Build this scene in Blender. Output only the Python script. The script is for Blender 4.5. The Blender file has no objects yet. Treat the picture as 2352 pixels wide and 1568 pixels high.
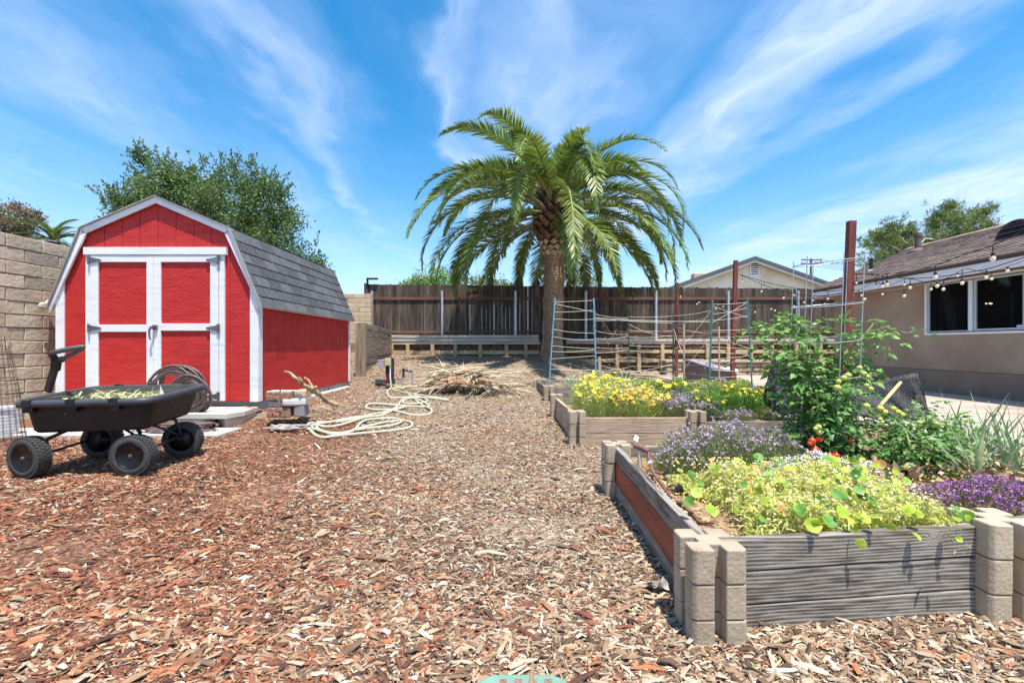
import bpy, math, random
import numpy as np
from mathutils import Vector, Matrix, noise as mnoise
random.seed(7); RNG = np.random.default_rng(11)
scene = bpy.context.scene
COL = scene.collection
R = math.radians
# ---------------------------------------------------------------- camera
F = 1045.3; H = 794.0; XC = 1176.0            # focal length, horizon row and axis column of the view, for a 2352 px wide picture
cd = bpy.data.cameras.new('camera'); cam = bpy.data.objects.new('camera', cd); COL.objects.link(cam)
cam.location = (0, 0, 1.0); cam.rotation_euler = (R(90), 0, 0)
cd.lens = 16.0; cd.sensor_width = 36.0; cd.shift_y = (H-784)/2352; cd.clip_start = 0.05; cd.clip_end = 2000
scene.camera = cam
# ---------------------------------------------------------------- sun, sky, exposure
SUN_EL, SUN_AZ = 72.0, 28.0                    # azimuth: degrees right of straight behind the camera
sdir = Vector((math.cos(R(SUN_EL))*math.sin(R(SUN_AZ)), -math.cos(R(SUN_EL))*math.cos(R(SUN_AZ)), math.sin(R(SUN_EL))))
sl = bpy.data.lights.new('sun', 'SUN'); sl.energy = 5.0; sl.angle = R(0.53); sl.color = (1.0, 0.95, 0.85)
so = bpy.data.objects.new('sun', sl); COL.objects.link(so); so.rotation_euler = sdir.to_track_quat('Z', 'Y').to_euler()
so.location = (0, 0, 30)
w = bpy.data.worlds.new('World'); scene.world = w; w.use_nodes = True
nt = w.node_tree; N = nt.nodes; L = nt.links; N.clear()
def wn(t, **k):
    n = N.new(t)
    for a, b in k.items(): setattr(n, a, b)
    return n
def wm(op, a, b=None, c=None, clamp=False):
    n = wn('ShaderNodeMath', operation=op, use_clamp=clamp)
    for i, s in enumerate((a, b, c)):
        if s is None: continue
        if isinstance(s, (int, float)): n.inputs[i].default_value = s
        else: L.new(s, n.inputs[i])
    return n.outputs[0]
out = wn('ShaderNodeOutputWorld'); bg = wn('ShaderNodeBackground'); L.new(bg.outputs[0], out.inputs[0])
bg.inputs[1].default_value = 0.14
sky = wn('ShaderNodeTexSky'); sky.sky_type = 'NISHITA'; sky.sun_disc = False
sky.sun_elevation = R(SUN_EL); sky.sun_rotation = R(180-SUN_AZ); sky.air_density = 1.0; sky.dust_density = 0.6; sky.ozone_density = 1.6
hsv = wn('ShaderNodeHueSaturation'); hsv.inputs['Saturation'].default_value = 1.48; hsv.inputs['Value'].default_value = 1.12
hsv.inputs['Hue'].default_value = 0.49
L.new(sky.outputs[0], hsv.inputs['Color'])
tc = wn('ShaderNodeTexCoord'); sp = wn('ShaderNodeSeparateXYZ'); L.new(tc.outputs['Generated'], sp.inputs[0])
zc = wm('MAXIMUM', sp.outputs[2], 0.012)
u = wm('DIVIDE', sp.outputs[0], zc); v = wm('DIVIDE', sp.outputs[1], zc)
up = wm('MULTIPLY_ADD', v, 0.072, u)           # streaks of the high cloud run away from the yard and meet at one point on the horizon
cmb = wn('ShaderNodeCombineXYZ'); L.new(wm('MULTIPLY', up, 1.0), cmb.inputs[0]); L.new(wm('MULTIPLY', v, 0.5), cmb.inputs[1])
nz1 = wn('ShaderNodeTexNoise'); nz1.inputs['Scale'].default_value = 1.7; nz1.inputs['Detail'].default_value = 5; nz1.inputs['Roughness'].default_value = 0.5
L.new(cmb.outputs[0], nz1.inputs['Vector'])
upd = wm('ADD', up, wm('MULTIPLY', wm('SUBTRACT', nz1.outputs[0], 0.5), 1.25))
cr = wn('ShaderNodeValToRGB'); cr.color_ramp.interpolation = 'EASE'
stops = [(-6, .45), (-3.4, .5), (-2.5, .40), (-1.95, .20), (-1.5, .52), (-1.15, .30), (-.98, .14), (-.80, .55), (-.66, .22), (-.42, .04), (-.24, .10), (-.13, .60), (.02, .34),
         (.14, .50), (.26, .62), (.44, .30), (.68, .14), (.86, .45), (1.12, .88), (1.38, .45), (1.62, .10), (1.95, .16), (2.35, .45), (2.8, .86), (3.9, .92), (4.8, .45), (5.8, .75), (8.0, .7)]
ln = lambda x: (x+6)/14.0
els = cr.color_ramp.elements
els[0].position = 0; els[0].color = (.45,)*3+(1,); els[1].position = 1; els[1].color = (.7,)*3+(1,)
for p, val in stops[1:-1]:
    e = els.new(ln(p)); e.color = (val, val, val, 1)
L.new(wm('DIVIDE', wm('ADD', upd, 6.0), 14.0, clamp=True), cr.inputs[0])
# fine fibres, stretched along the streaks
cm2 = wn('ShaderNodeCombineXYZ'); L.new(wm('MULTIPLY', upd, 3.4), cm2.inputs[0]); L.new(wm('MULTIPLY', v, 1.1), cm2.inputs[1])
nz2 = wn('ShaderNodeTexNoise'); nz2.inputs['Scale'].default_value = 1.5; nz2.inputs['Detail'].default_value = 10; nz2.inputs['Roughness'].default_value = 0.62; nz2.inputs['Distortion'].default_value = 0.9
L.new(cm2.outputs[0], nz2.inputs['Vector'])
cm3 = wn('ShaderNodeCombineXYZ'); L.new(wm('MULTIPLY', up, 1.0), cm3.inputs[0]); L.new(wm('MULTIPLY', v, 0.9), cm3.inputs[1]); cm3.inputs[2].default_value = 4.3
nz3 = wn('ShaderNodeTexNoise'); nz3.inputs['Scale'].default_value = 1.5; nz3.inputs['Detail'].default_value = 6
L.new(cm3.outputs[0], nz3.inputs['Vector'])
fib = wm('MULTIPLY_ADD', nz2.outputs[0], 1.6, -0.18, clamp=True)
big = wm('MULTIPLY_ADD', nz3.outputs[0], 2.2, -0.42, clamp=True)
dens = wm('MULTIPLY', cr.outputs[0], wm('MULTIPLY_ADD', fib, 0.62, 0.38))
dens = wm('MULTIPLY', dens, wm('MULTIPLY_ADD', big, 0.7, 0.5))
# haze towards the horizon
hz = wm('POWER', wm('SUBTRACT', 1.0, wm('MAXIMUM', sp.outputs[2], 0.0)), 5.5)
dens = wm('MAXIMUM', wm('MULTIPLY', dens, 0.92, clamp=True), wm('MULTIPLY_ADD', hz, 0.74, wm('MULTIPLY', dens, 0.35), clamp=True), clamp=True)
mix = wn('ShaderNodeMix', data_type='RGBA'); L.new(dens, mix.inputs[0]); L.new(hsv.outputs[0], mix.inputs[6])
mix.inputs[7].default_value = (4.2, 4.95, 6.9, 1)
L.new(mix.outputs[2], bg.inputs[0])
vs = scene.view_settings; vs.view_transform = 'Standard'; vs.look = 'None'; vs.exposure = 0.60; vs.gamma = 1.0; vs.use_curve_mapping = False
scene.cycles.use_denoising = True
scene.cycles.max_bounces = 8; scene.cycles.diffuse_bounces = 3; scene.cycles.transparent_max_bounces = 16
# ---------------------------------------------------------------- helpers
def P(px, py, d):
    """the point seen at column px, row py when it lies d metres ahead"""
    return Vector(((px-XC)*d/F, d, 1.0+(H-py)*d/F))
def lerp(a, b, t): return a+(b-a)*t
def thing(name, label, cat, loc=(0, 0, 0), group=None, rz=0):
    o = bpy.data.objects.new(name, None); COL.objects.link(o); o.location = loc; o.rotation_euler = (0, 0, rz)
    o.empty_display_size = 0.1
    o['label'] = label; o['category'] = cat
    if group: o['group'] = group
    return o
def tag(o, label, cat, group=None, kind=None):
    o['label'] = label; o['category'] = cat
    if group: o['group'] = group
    if kind: o['kind'] = kind
    return o
def mkmesh(name, V, Fc, mat, parent=None, base=None, smooth=False, bevel=0, col=None):
    V = np.asarray(V, dtype=np.float64).reshape(-1, 3)
    if parent is not None and base is None: base = getattr_base(parent)
    if base is None:
        base = ((V[:, 0].min()+V[:, 0].max())/2, (V[:, 1].min()+V[:, 1].max())/2, V[:, 2].min())
    base = np.array(base, dtype=float)
    me = bpy.data.meshes.new(name)
    Vl = V-base
    if isinstance(Fc, np.ndarray):
        nf, k = Fc.shape
        me.vertices.add(len(Vl)); me.vertices.foreach_set('co', Vl.astype(np.float32).ravel())
        me.loops.add(nf*k); me.loops.foreach_set('vertex_index', Fc.astype(np.int32).ravel())
        me.polygons.add(nf); me.polygons.foreach_set('loop_start', np.arange(0, nf*k, k, dtype=np.int32))
        me.update(calc_edges=True)
    else:
        me.from_pydata([tuple(x) for x in Vl], [], Fc)
    if smooth: me.polygons.foreach_set('use_smooth', [True]*len(me.polygons))
    if col is not None:
        a = me.color_attributes.new('tint', 'FLOAT_COLOR', 'POINT')
        c4 = np.ones((len(Vl), 4), dtype=np.float32); c4[:, :3] = col; a.data.foreach_set('color', c4.ravel())
    me.validate(); me.update()
    if mat: me.materials.append(mat)
    o = bpy.data.objects.new(name, me); COL.objects.link(o)
    if parent is not None:
        o.parent = parent
        if not parent.get('_abs'): pass
    else: o.location = base
    if bevel:
        m = o.modifiers.new('bevel', 'BEVEL'); m.width = bevel; m.segments = 2; m.limit_method = 'ANGLE'; m.angle_limit = R(40)
    return o
BASES = {}
def getattr_base(p):
    """world position of a parent's origin (parents are never rotated while they are being built)"""
    b = np.array(p.location, dtype=float)
    while p.parent is not None:
        p = p.parent; b = b+np.array(p.location, dtype=float)
    return b
def frame(d, up=Vector((0, 0, 1))):
    d = d.normalized()
    if abs(d.dot(up)) > .98: up = Vector((0, 1, 0)) if abs(d.y) < .9 else Vector((1, 0, 0))
    s = d.cross(up).normalized(); t = s.cross(d).normalized()
    return s, t
class MB:
    def __init__(s): s.v = []; s.f = []
    def add(s, vs, fs):
        o = len(s.v); s.v += [tuple(x) for x in vs]; s.f += [tuple(i+o for i in f) for f in fs]
    def box(s, x0, x1, y0, y1, z0, z1):
        s.add([(x0, y0, z0), (x1, y0, z0), (x1, y1, z0), (x0, y1, z0), (x0, y0, z1), (x1, y0, z1), (x1, y1, z1), (x0, y1, z1)],
              [(0, 3, 2, 1), (4, 5, 6, 7), (0, 1, 5, 4), (1, 2, 6, 5), (2, 3, 7, 6), (3, 0, 4, 7)])
    def cbox(s, c, sx, sy, sz, rz=0, M=None):
        M = M or Matrix.Rotation(rz, 3, 'Z'); c = Vector(c)
        vs = [c+M@Vector((a*sx/2, b*sy/2, e*sz/2)) for e in (-1, 1) for a, b in ((-1, -1), (1, -1), (1, 1), (-1, 1))]
        s.add(vs, [(0, 3, 2, 1), (4, 5, 6, 7), (0, 1, 5, 4), (1, 2, 6, 5), (2, 3, 7, 6), (3, 0, 4, 7)])
    def beam(s, p0, p1, wd, ht, up=Vector((0, 0, 1)), w1=None, h1=None):
        p0 = Vector(p0); p1 = Vector(p1); a, b = frame(p1-p0, Vector(up))
        w1 = w1 or wd; h1 = h1 or ht
        vs = []
        for p, ww, hh in ((p0, wd, ht), (p1, w1, h1)):
            for i, j in ((-1, -1), (1, -1), (1, 1), (-1, 1)): vs.append(p+a*(i*ww/2)+b*(j*hh/2))
        s.add(vs, [(0, 1, 2, 3), (7, 6, 5, 4), (0, 4, 5, 1), (1, 5, 6, 2), (2, 6, 7, 3), (3, 7, 4, 0)])
    def tube(s, pts, r, seg=8, cap=True, closed=False):
        pts = [Vector(p) for p in pts]; n = len(pts)
        rs = r if isinstance(r, (list, tuple)) else [r]*n
        vs = []; pa = None
        for i, p in enumerate(pts):
            if closed: d = pts[(i+1) % n]-pts[i-1]
            else: d = pts[min(i+1, n-1)]-pts[max(i-1, 0)]
            if d.length < 1e-9: d = Vector((0, 0, 1))
            d.normalize()
            if pa is None: a, b = frame(d)
            else:
                a = pa-d*pa.dot(d)
                if a.length < 1e-6: a, b = frame(d)
                a.normalize(); b = a.cross(d)
            pa = a
            for k in range(seg):
                t = 2*math.pi*k/seg; vs.append(p+a*(math.cos(t)*rs[i])+b*(math.sin(t)*rs[i]))
        fs = []
        m = n if closed else n-1
        for i in range(m):
            j = (i+1) % n
            for k in range(seg): fs.append((i*seg+k, i*seg+(k+1) % seg, j*seg+(k+1) % seg, j*seg+k))
        if cap and not closed:
            fs.append(tuple(range(seg))[::-1]); fs.append(tuple((n-1)*seg+k for k in range(seg)))
        s.add(vs, fs)
    def lathe(s, prof, c, axis=Vector((0, 0, 1)), seg=16, ref=None):
        """prof: (radius, height along axis)"""
        c = Vector(c); axis = Vector(axis).normalized(); a, b = frame(axis)
        vs = []; n = len(prof)
        for r, h in prof:
            for k in range(seg):
                t = 2*math.pi*k/seg; vs.append(c+axis*h+a*(r*math.cos(t))+b*(r*math.sin(t)))
        fs = []
        for i in range(n-1):
            for k in range(seg): fs.append((i*seg+k, i*seg+(k+1) % seg, (i+1)*seg+(k+1) % seg, (i+1)*seg+k))
        fs.append(tuple(range(seg))[::-1]); fs.append(tuple((n-1)*seg+k for k in range(seg)))
        s.add(vs, fs)
    def ball(s, c, r, seg=10, sq=(1, 1, 1)):
        c = Vector(c); n = seg//2+1; vs = []; fs = []
        for i in range(n):
            ph = math.pi*i/(n-1)
            for k in range(seg):
                t = 2*math.pi*k/seg
                vs.append(c+Vector((math.sin(ph)*math.cos(t)*r*sq[0], math.sin(ph)*math.sin(t)*r*sq[1], math.cos(ph)*r*sq[2])))
        for i in range(n-1):
            for k in range(seg): fs.append((i*seg+k, (i+1)*seg+k, (i+1)*seg+(k+1) % seg, i*seg+(k+1) % seg))
        s.add(vs, fs)
    def prism(s, poly, ax, a0, a1):
        """poly: 2-D outline; ax 'y': outline in xz, ax 'x': in yz, ax 'z': in xy"""
        def mk(p, a):
            return {'y': (p[0], a, p[1]), 'x': (a, p[0], p[1]), 'z': (p[0], p[1], a)}[ax]
        n = len(poly); vs = [mk(p, a0) for p in poly]+[mk(p, a1) for p in poly]
        fs = [tuple(range(n)), tuple(range(2*n-1, n-1, -1))]+[(i, i+n, (i+1) % n+n, (i+1) % n) for i in range(n)]
        s.add(vs, fs)
    def build(s, name, mat, parent=None, base=None, smooth=False, bevel=0):
        o = mkmesh(name, s.v, s.f, mat, parent, base, smooth, bevel)
        return o
def fixn(o):
    import bmesh
    b = bmesh.new(); b.from_mesh(o.data); bmesh.ops.recalc_face_normals(b, faces=b.faces); b.to_mesh(o.data); b.free(); return o
def copy_tree(o, parent=None):
    c = o.copy(); COL.objects.link(c); c.parent = parent
    for ch in list(o.children): copy_tree(ch, c)
    return c
# ---------------------------------------------------------------- materials
MC = {}
def mk(name, cols, scale=5, stretch=(1, 1, 1), rough=.8, bump=0.0, bscale=None, bdist=.01, metal=0, island=0.0, attr=False, detail=6, trans=0.0,
       pos=None, spec=0.5, emit=None, dist=0.0, hue=0.0, coat=0.0, vor=None):
    if name in MC: return MC[name]
    m = bpy.data.materials.new(name); m.use_nodes = True; t = m.node_tree; nn = t.nodes; ll = t.links
    b = nn['Principled BSDF']; b.inputs['Roughness'].default_value = rough; b.inputs['Metallic'].default_value = metal
    b.inputs['Specular IOR Level'].default_value = spec; b.inputs['Coat Weight'].default_value = coat
    tc = nn.new('ShaderNodeTexCoord'); mp = nn.new('ShaderNodeMapping'); mp.inputs['Scale'].default_value = stretch
    ll.new(tc.outputs['Object'], mp.inputs[0])
    nz = nn.new('ShaderNodeTexNoise'); nz.inputs['Scale'].default_value = scale; nz.inputs['Detail'].default_value = detail; nz.inputs['Distortion'].default_value = dist
    nz.inputs['Roughness'].default_value = .6
    ll.new(mp.outputs[0], nz.inputs['Vector'])
    cr = nn.new('ShaderNodeValToRGB'); e = cr.color_ramp.elements
    n = len(cols); ps = pos or [.3+.4*i/max(1, n-1) for i in range(n)]
    e[0].position = ps[0]; e[0].color = tuple(cols[0])+(1,)
    if n == 1: e[1].position = 1; e[1].color = tuple(cols[0])+(1,)
    else:
        e[1].position = ps[-1]; e[1].color = tuple(cols[-1])+(1,)
        for i in range(1, n-1):
            k = e.new(ps[i]); k.color = tuple(cols[i])+(1,)
    ll.new(nz.outputs[0], cr.inputs[0]); c = cr.outputs[0]
    if attr:
        at = nn.new('ShaderNodeAttribute'); at.attribute_name = 'tint'
        mx = nn.new('ShaderNodeMix'); mx.data_type = 'RGBA'; mx.blend_type = 'MULTIPLY'; mx.inputs[0].default_value = 1
        ll.new(at.outputs[0], mx.inputs[6]); ll.new(c, mx.inputs[7]); c = mx.outputs[2]
    if island:
        g = nn.new('ShaderNodeNewGeometry'); hs = nn.new('ShaderNodeHueSaturation')
        mr = nn.new('ShaderNodeMapRange'); mr.inputs[3].default_value = 1-island; mr.inputs[4].default_value = 1+island
        ll.new(g.outputs['Random Per Island'], mr.inputs[0]); ll.new(mr.outputs[0], hs.inputs['Value'])
        if hue:
            wn_ = nn.new('ShaderNodeTexWhiteNoise'); wn_.noise_dimensions = '1D'; ll.new(g.outputs['Random Per Island'], wn_.inputs['W'])
            m2 = nn.new('ShaderNodeMapRange'); m2.inputs[3].default_value = .5-hue; m2.inputs[4].default_value = .5+hue
            ll.new(wn_.outputs[0], m2.inputs[0]); ll.new(m2.outputs[0], hs.inputs['Hue'])
        ll.new(c, hs.inputs['Color']); c = hs.outputs[0]
    ll.new(c, b.inputs['Base Color'])
    if bump:
        n2 = nn.new('ShaderNodeTexNoise'); n2.inputs['Scale'].default_value = bscale or scale*2; n2.inputs['Detail'].default_value = 5
        ll.new(mp.outputs[0], n2.inputs['Vector'])
        bp = nn.new('ShaderNodeBump'); bp.inputs['Strength'].default_value = bump; bp.inputs['Distance'].default_value = bdist
        ll.new(n2.outputs[0], bp.inputs['Height']); ll.new(bp.outputs[0], b.inputs['Normal'])
    if trans:
        tr = nn.new('ShaderNodeBsdfTranslucent'); ll.new(c, tr.inputs[0]); ms = nn.new('ShaderNodeMixShader'); ms.inputs[0].default_value = trans
        ll.new(b.outputs[0], ms.inputs[1]); ll.new(tr.outputs[0], ms.inputs[2]); ll.new(ms.outputs[0], nn['Material Output'].inputs[0])
    if emit:
        b.inputs['Emission Color'].default_value = tuple(emit[:3])+(1,); b.inputs['Emission Strength'].default_value = emit[3]
    MC[name] = m
    return m
# numpy leaf builders ------------------------------------------------
def unit(a): return a/np.maximum(np.linalg.norm(a, axis=-1, keepdims=True), 1e-9)
def rhombs(Pt, D, Nn, Ln, Wd, fold=.25, mid=.45):
    """one folded pointed leaf per row: base, left, tip, right; returns V, F"""
    D = unit(D); S = unit(np.cross(D, Nn)); Nn = unit(np.cross(S, D)); n = len(Pt)
    Ln = np.broadcast_to(Ln, (n,))[:, None]; Wd = np.broadcast_to(Wd, (n,))[:, None]
    a = Pt; c = Pt+D*Ln; m = Pt+D*Ln*mid
    l = m-S*Wd*.5+Nn*Wd*fold; r = m+S*Wd*.5+Nn*Wd*fold
    V = np.stack([a, l, c, r], 1).reshape(-1, 3); i = np.arange(n)*4
    Fc = np.concatenate([np.stack([i, i+2, i+1], 1), np.stack([i, i+3, i+2], 1)])
    return V, Fc
def strips(Pt, D, Nn, Ln, Wd, droop=.3, k=3):
    """narrow drooping leaves made of k quads (k+1 pairs)"""
    D = unit(D); S = unit(np.cross(D, Nn)); n = len(Pt)
    Ln = np.broadcast_to(Ln, (n,))[:, None]; Wd = np.broadcast_to(Wd, (n,))[:, None]; dr = np.broadcast_to(droop, (n,))[:, None]
    rows = []
    for i in range(k+1):
        t = i/k; c = Pt+D*Ln*t+np.array([0, 0, -1.])*(dr*Ln*t*t); wv = Wd*.5*(1-.92*t**2) if i else Wd*.3
        rows += [c-S*wv, c+S*wv]
    V = np.stack(rows, 1).reshape(-1, 3); m = 2*(k+1); i0 = np.arange(n)*m; Fc = []
    for i in range(k): Fc.append(np.stack([i0+2*i, i0+2*i+1, i0+2*i+3, i0+2*i+2], 1))
    return V, np.concatenate(Fc)
def discs(C, Nn, r, cup=.12, k=7):
    n = len(C); Nn = unit(Nn); ref = np.tile(np.array([[1., 0, 0]]), (n, 1))+RNG.normal(0, .4, (n, 3))
    A = unit(np.cross(Nn, ref)); B = np.cross(Nn, A); r = np.broadcast_to(r, (n,))[:, None]
    rows = [C-Nn*r*cup]
    for i in range(k):
        t = 2*math.pi*i/k; rr = r*(1+RNG.normal(0, .07, (n, 1)))
        rows.append(C+A*rr*math.cos(t)+B*rr*math.sin(t)+Nn*r*RNG.normal(0, .10, (n, 1)))
    V = np.stack(rows, 1).reshape(-1, 3); i0 = np.arange(n)*(k+1)
    Fc = np.concatenate([np.stack([i0, i0+1+i, i0+1+(i+1) % k], 1) for i in range(k)])
    return V, Fc
def join(parts):
    Vs, Fs, o = [], [], 0
    for V, Fc in parts: Vs.append(V); Fs.append(Fc+o); o += len(V)
    return np.concatenate(Vs), np.concatenate(Fs)
def rdir(n, zb=0.0):
    d = RNG.normal(0, 1, (n, 3)); d[:, 2] += zb; return unit(d)
# ---------------------------------------------------------------- ground height
GX = np.array([-7, -2.6, -1.2, 0, 1.5, 4.2, 40.]); GY = np.array([-20, 0, 3, 4.8, 5.6, 8.5, 9.5, 12, 14.6, 14.95, 15.35, 200.])
GZ = np.array([[.05, .03, 0, 0, 0, .02, .02], [.05, .03, 0, 0, 0, .02, .02], [.13, .12, .03, 0, 0, .02, .02], [.10, .10, .05, .01, 0, .02, .02], [.2, .2, .09, .03, 0, .03, .03],
               [.3, .25, .2, .16, .09, .04, .04], [.4, .38, .3, .26, .16, .04, .04], [.62, .6, .5, .48, .38, .04, .04], [.7, .66, .57, .6, .5, .06, .06],
               [.8, .72, .68, .7, .65, .15, .15], [1.28, 1.28, 1.25, 1.25, 1.2, 1.1, 1.1], [1.3]*7])
def gz(x, y):
    x = np.clip(np.asarray(x, float), GX[0], GX[-1]-1e-6); y = np.clip(np.asarray(y, float), GY[0], GY[-1]-1e-6)
    i = np.clip(np.searchsorted(GX, x, 'right')-1, 0, len(GX)-2); j = np.clip(np.searchsorted(GY, y, 'right')-1, 0, len(GY)-2)
    a = (x-GX[i])/(GX[i+1]-GX[i]); b = (y-GY[j])/(GY[j+1]-GY[j]); a = a*a*(3-2*a); b = np.where(GY[j] < 9, b*b*(3-2*b)*.5+b*.5, b)
    z = (GZ[j, i]*(1-a)+GZ[j, i+1]*a)*(1-b)+(GZ[j+1, i]*(1-a)+GZ[j+1, i+1]*a)*b
    m = .1*np.exp(-(((x-1.25)/1.1)**2+((y-13.5)/1.0)**2))       # the low mound at the palm
    return z+m
def g1(x, y): return float(gz(x, y))
# ================================================================ SETTING
M_dirt = mk('dirt', [(.14, .13, .12), (.45, .42, .39), (1.0, .97, .93), (1.7, 1.7, 1.66)], 55, rough=.95, bump=1.0, bscale=110, bdist=.02, detail=8, attr=True, pos=[.36, .46, .58, .70])
M_orange = mk('orange_dirt', [(.26, .13, .06), (.42, .24, .11)], 6, rough=.95, bump=.6, bscale=20, bdist=.03)
xs = np.unique(np.concatenate([np.array([-200, -80, -30, -14, -9]), np.arange(-7, 9, .1), np.array([9.5, 12, 16, 30, 80, 200])]))
ys = np.unique(np.concatenate([np.array([-60, -20, -8, -3, -1]), np.arange(0, 15.6, .1), np.array([16, 18, 24, 40, 90, 250])]))
X, Y = np.meshgrid(xs, ys); Z = gz(X, Y)
jit = np.array([[mnoise.noise(Vector((x*2.2, y*2.2, 0))) for x in xs] for y in ys])
Z = Z+jit*np.where((np.abs(X) < 7) & (Y > 0) & (Y < 15.4), .018, 0)
nx, ny = len(xs), len(ys)
ii, jj = np.meshgrid(np.arange(nx-1), np.arange(ny-1)); q = (jj*nx+ii).ravel()
Fg = np.stack([q, q+1, q+nx+1, q+nx], 1)
# loose wood chips of the mulch: one uncountable mass
def chips(n, xf, yf, Lr, red, seedkeep=None, zoff=.0):
    x = xf(n); y = yf(n)
    z = gz(x, y)
    k = len(x)
    Ln = RNG.lognormal(math.log(Lr), .5, k)
    Ln = np.clip(Ln, Lr*.3, Lr*3.2); Wd = Ln*RNG.uniform(.10, .30, k); Wd = np.minimum(Wd, .015); T = Wd*RNG.uniform(.25, .6, k)
    az = RNG.uniform(0, 2*math.pi, k); az = np.where(RNG.random(k) < .35, RNG.normal(.15, .5, k), az); pt = RNG.normal(0, .17, k); rl = RNG.normal(0, .45, k)
    D = np.stack([np.cos(az)*np.cos(pt), np.sin(az)*np.cos(pt), np.sin(pt)], 1)
    S = unit(np.cross(D, np.array([[0, 0, 1.]]))); U = np.cross(S, D); S2 = S*np.cos(rl)[:, None]+U*np.sin(rl)[:, None]; U2 = np.cross(S2, D)
    C = np.stack([x, y, z+zoff+RNG.uniform(.0, .012, k)+np.abs(np.sin(pt))*Ln*.3], 1)
    l = Ln[:, None]/2; wv = Wd[:, None]/2; t = T[:, None]
    j = lambda s: RNG.uniform(1-s, 1+s, (k, 1))
    bend = U2*(Ln[:, None]*RNG.normal(0, .06, (k, 1)))
    vs = [C-D*l*j(.2)-S2*wv*j(.6), C-D*l*j(.2)+S2*wv*j(.6), C-S2*wv*1.1-bend+U2*t, C+S2*wv*1.1-bend+U2*t, C+D*l*j(.2)-S2*wv*j(.8)*.6, C+D*l*j(.2)+S2*wv*j(.8)*.6,
          C-S2*wv*.9-U2*t*.5-bend, C+S2*wv*.9-U2*t*.5-bend]
    V = np.stack(vs, 1).reshape(-1, 3); i = np.arange(k)*8
    Q = [(0, 1, 3, 2), (2, 3, 5, 4), (0, 2, 4, 6), (1, 7, 5, 3)]
    Fc = np.concatenate([np.stack([i+a for a in qd], 1) for qd in Q])
    # colour of each chip: red-brown dyed bark on the left, sun-bleached grey along the trodden way
    r = red(x, y); rn = RNG.random(k)
    pal_r = np.array([[.25, .085, .045], [.34, .145, .08], [.17, .062, .035], [.42, .235, .135], [.10, .045, .03], [.50, .38, .27], [.34, .105, .06], [.6, .52, .42]])
    pal_g = np.array([[.44, .35, .26], [.57, .49, .40], [.31, .21, .14], [.16, .10, .07], [.57, .52, .46], [.38, .25, .16], [.10, .06, .045], [.46, .36, .26]])
    pr = pal_r[RNG.choice(8, k, p=[.19, .22, .13, .18, .12, .09, .04, .03])]; pg = pal_g[RNG.choice(8, k, p=[.21, .13, .21, .16, .05, .1, .09, .05])]
    c = np.where((rn < r)[:, None], pr, pg)*RNG.uniform(.6, 1.08, (k, 1))*np.array([[1.0, .95, .86]])
    acc = RNG.random(k); c = np.where((acc < .012)[:, None], np.array([[.50, .15, .06]]), c); c = np.where(((acc > .025) & (acc < .035))[:, None], np.array([[.62, .59, .54]]), c)
    c = np.where(((acc > .05) & (acc < .052))[:, None], np.array([[.36, .08, .06]]), c)
    return V, Fc, np.repeat(c, 8, 0)
NR = [[mnoise.noise(Vector((i*.18, j*.18, 7.0))) for i in range(120)] for j in range(140)]; NR = np.array(NR)
def nlook(x, y, s=1.0, o=0): return NR[np.clip(((y+2)*6*s+o).astype(int) % 140, 0, 139), np.clip(((x+8)*6*s+o).astype(int) % 120, 0, 119)]
def redf(x, y):
    base = 1.1/(1+np.exp((x+1.0+.22*(y-2.6))*2.3))*np.where(y > 5.2, .35, 1)+.06*(y < 2.2)
    return np.clip(base+nlook(x, y)*.35, .06, .93)
SH = (-5.5, -3.0, 5.5, 8.55)
def keep(x, y):
    k = ~((x > SH[0]) & (x < SH[1]) & (y > SH[2]) & (y < SH[3]))
    k &= ~((x < -2.9) & (y > 4.42) & (y < 5.6))
    k &= ~((x > .72) & (y > 1.72) & (y < 3.05)) & ~((x > .64) & (y > 4.6) & (y < 6.1)) & ~((x > .6) & (y > 7.5) & (y < 8.8))
    k &= (x > -5.7) & ~((x > 4.1) & (y > 3.0))
    bare = nlook(x, y, 1.4, 31)                      # trodden patches where the earth shows
    k &= ~((bare > .26) & (RNG.random(len(x)) < .45) & (y > .9))
    return k
def mk_region(n, y0, y1, Lr, spread=1.18):
    y = y0*(y1/y0)**RNG.random(n) if y0 > 0 else RNG.uniform(y0, y1, n)
    x = RNG.uniform(-1, 1, n)*np.maximum(1.125*spread*y+.25, .6)
    return x, y
xr_, yr_ = X.ravel(), Y.ravel(); rf_ = redf(xr_, yr_)[:, None]; tint = np.array([[.46, .37, .275]])*(1-rf_)+np.array([[.31, .145, .085]])*rf_
pat = np.array([mnoise.noise(Vector((a*1.3, b*1.3, 11))) for a, b in zip(xr_, yr_)])[:, None]; tint = np.where((pat > .25) & (yr_[:, None] > 4.2), tint*.5+np.array([[.40, .24, .11]])*.5, tint)
tint = np.where((yr_[:, None] > 14.9) & (yr_[:, None] < 16), np.array([[.20, .12, .07]]), tint)
gr = mkmesh('ground', np.stack([X.ravel(), Y.ravel(), Z.ravel()], 1), Fg, M_dirt, base=(0, 0, 0), smooth=True, col=tint); gr['kind'] = 'structure'
parts = []
for n, y0, y1, Lr in ((44000, 1.0, 1.9, .0225), (84000, 1.5, 3.0, .019), (140000, 2.8, 5.4, .0185), (120000, 5.0, 9.5, .023), (60000, 9.0, 14.7, .034)):
    x, y = mk_region(n, y0, y1, Lr); k = keep(x, y); x = x[k]; y = y[k]
    parts.append(chips(len(x), lambda n, x=x: x, lambda n, y=y: y, Lr, redf))
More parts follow.
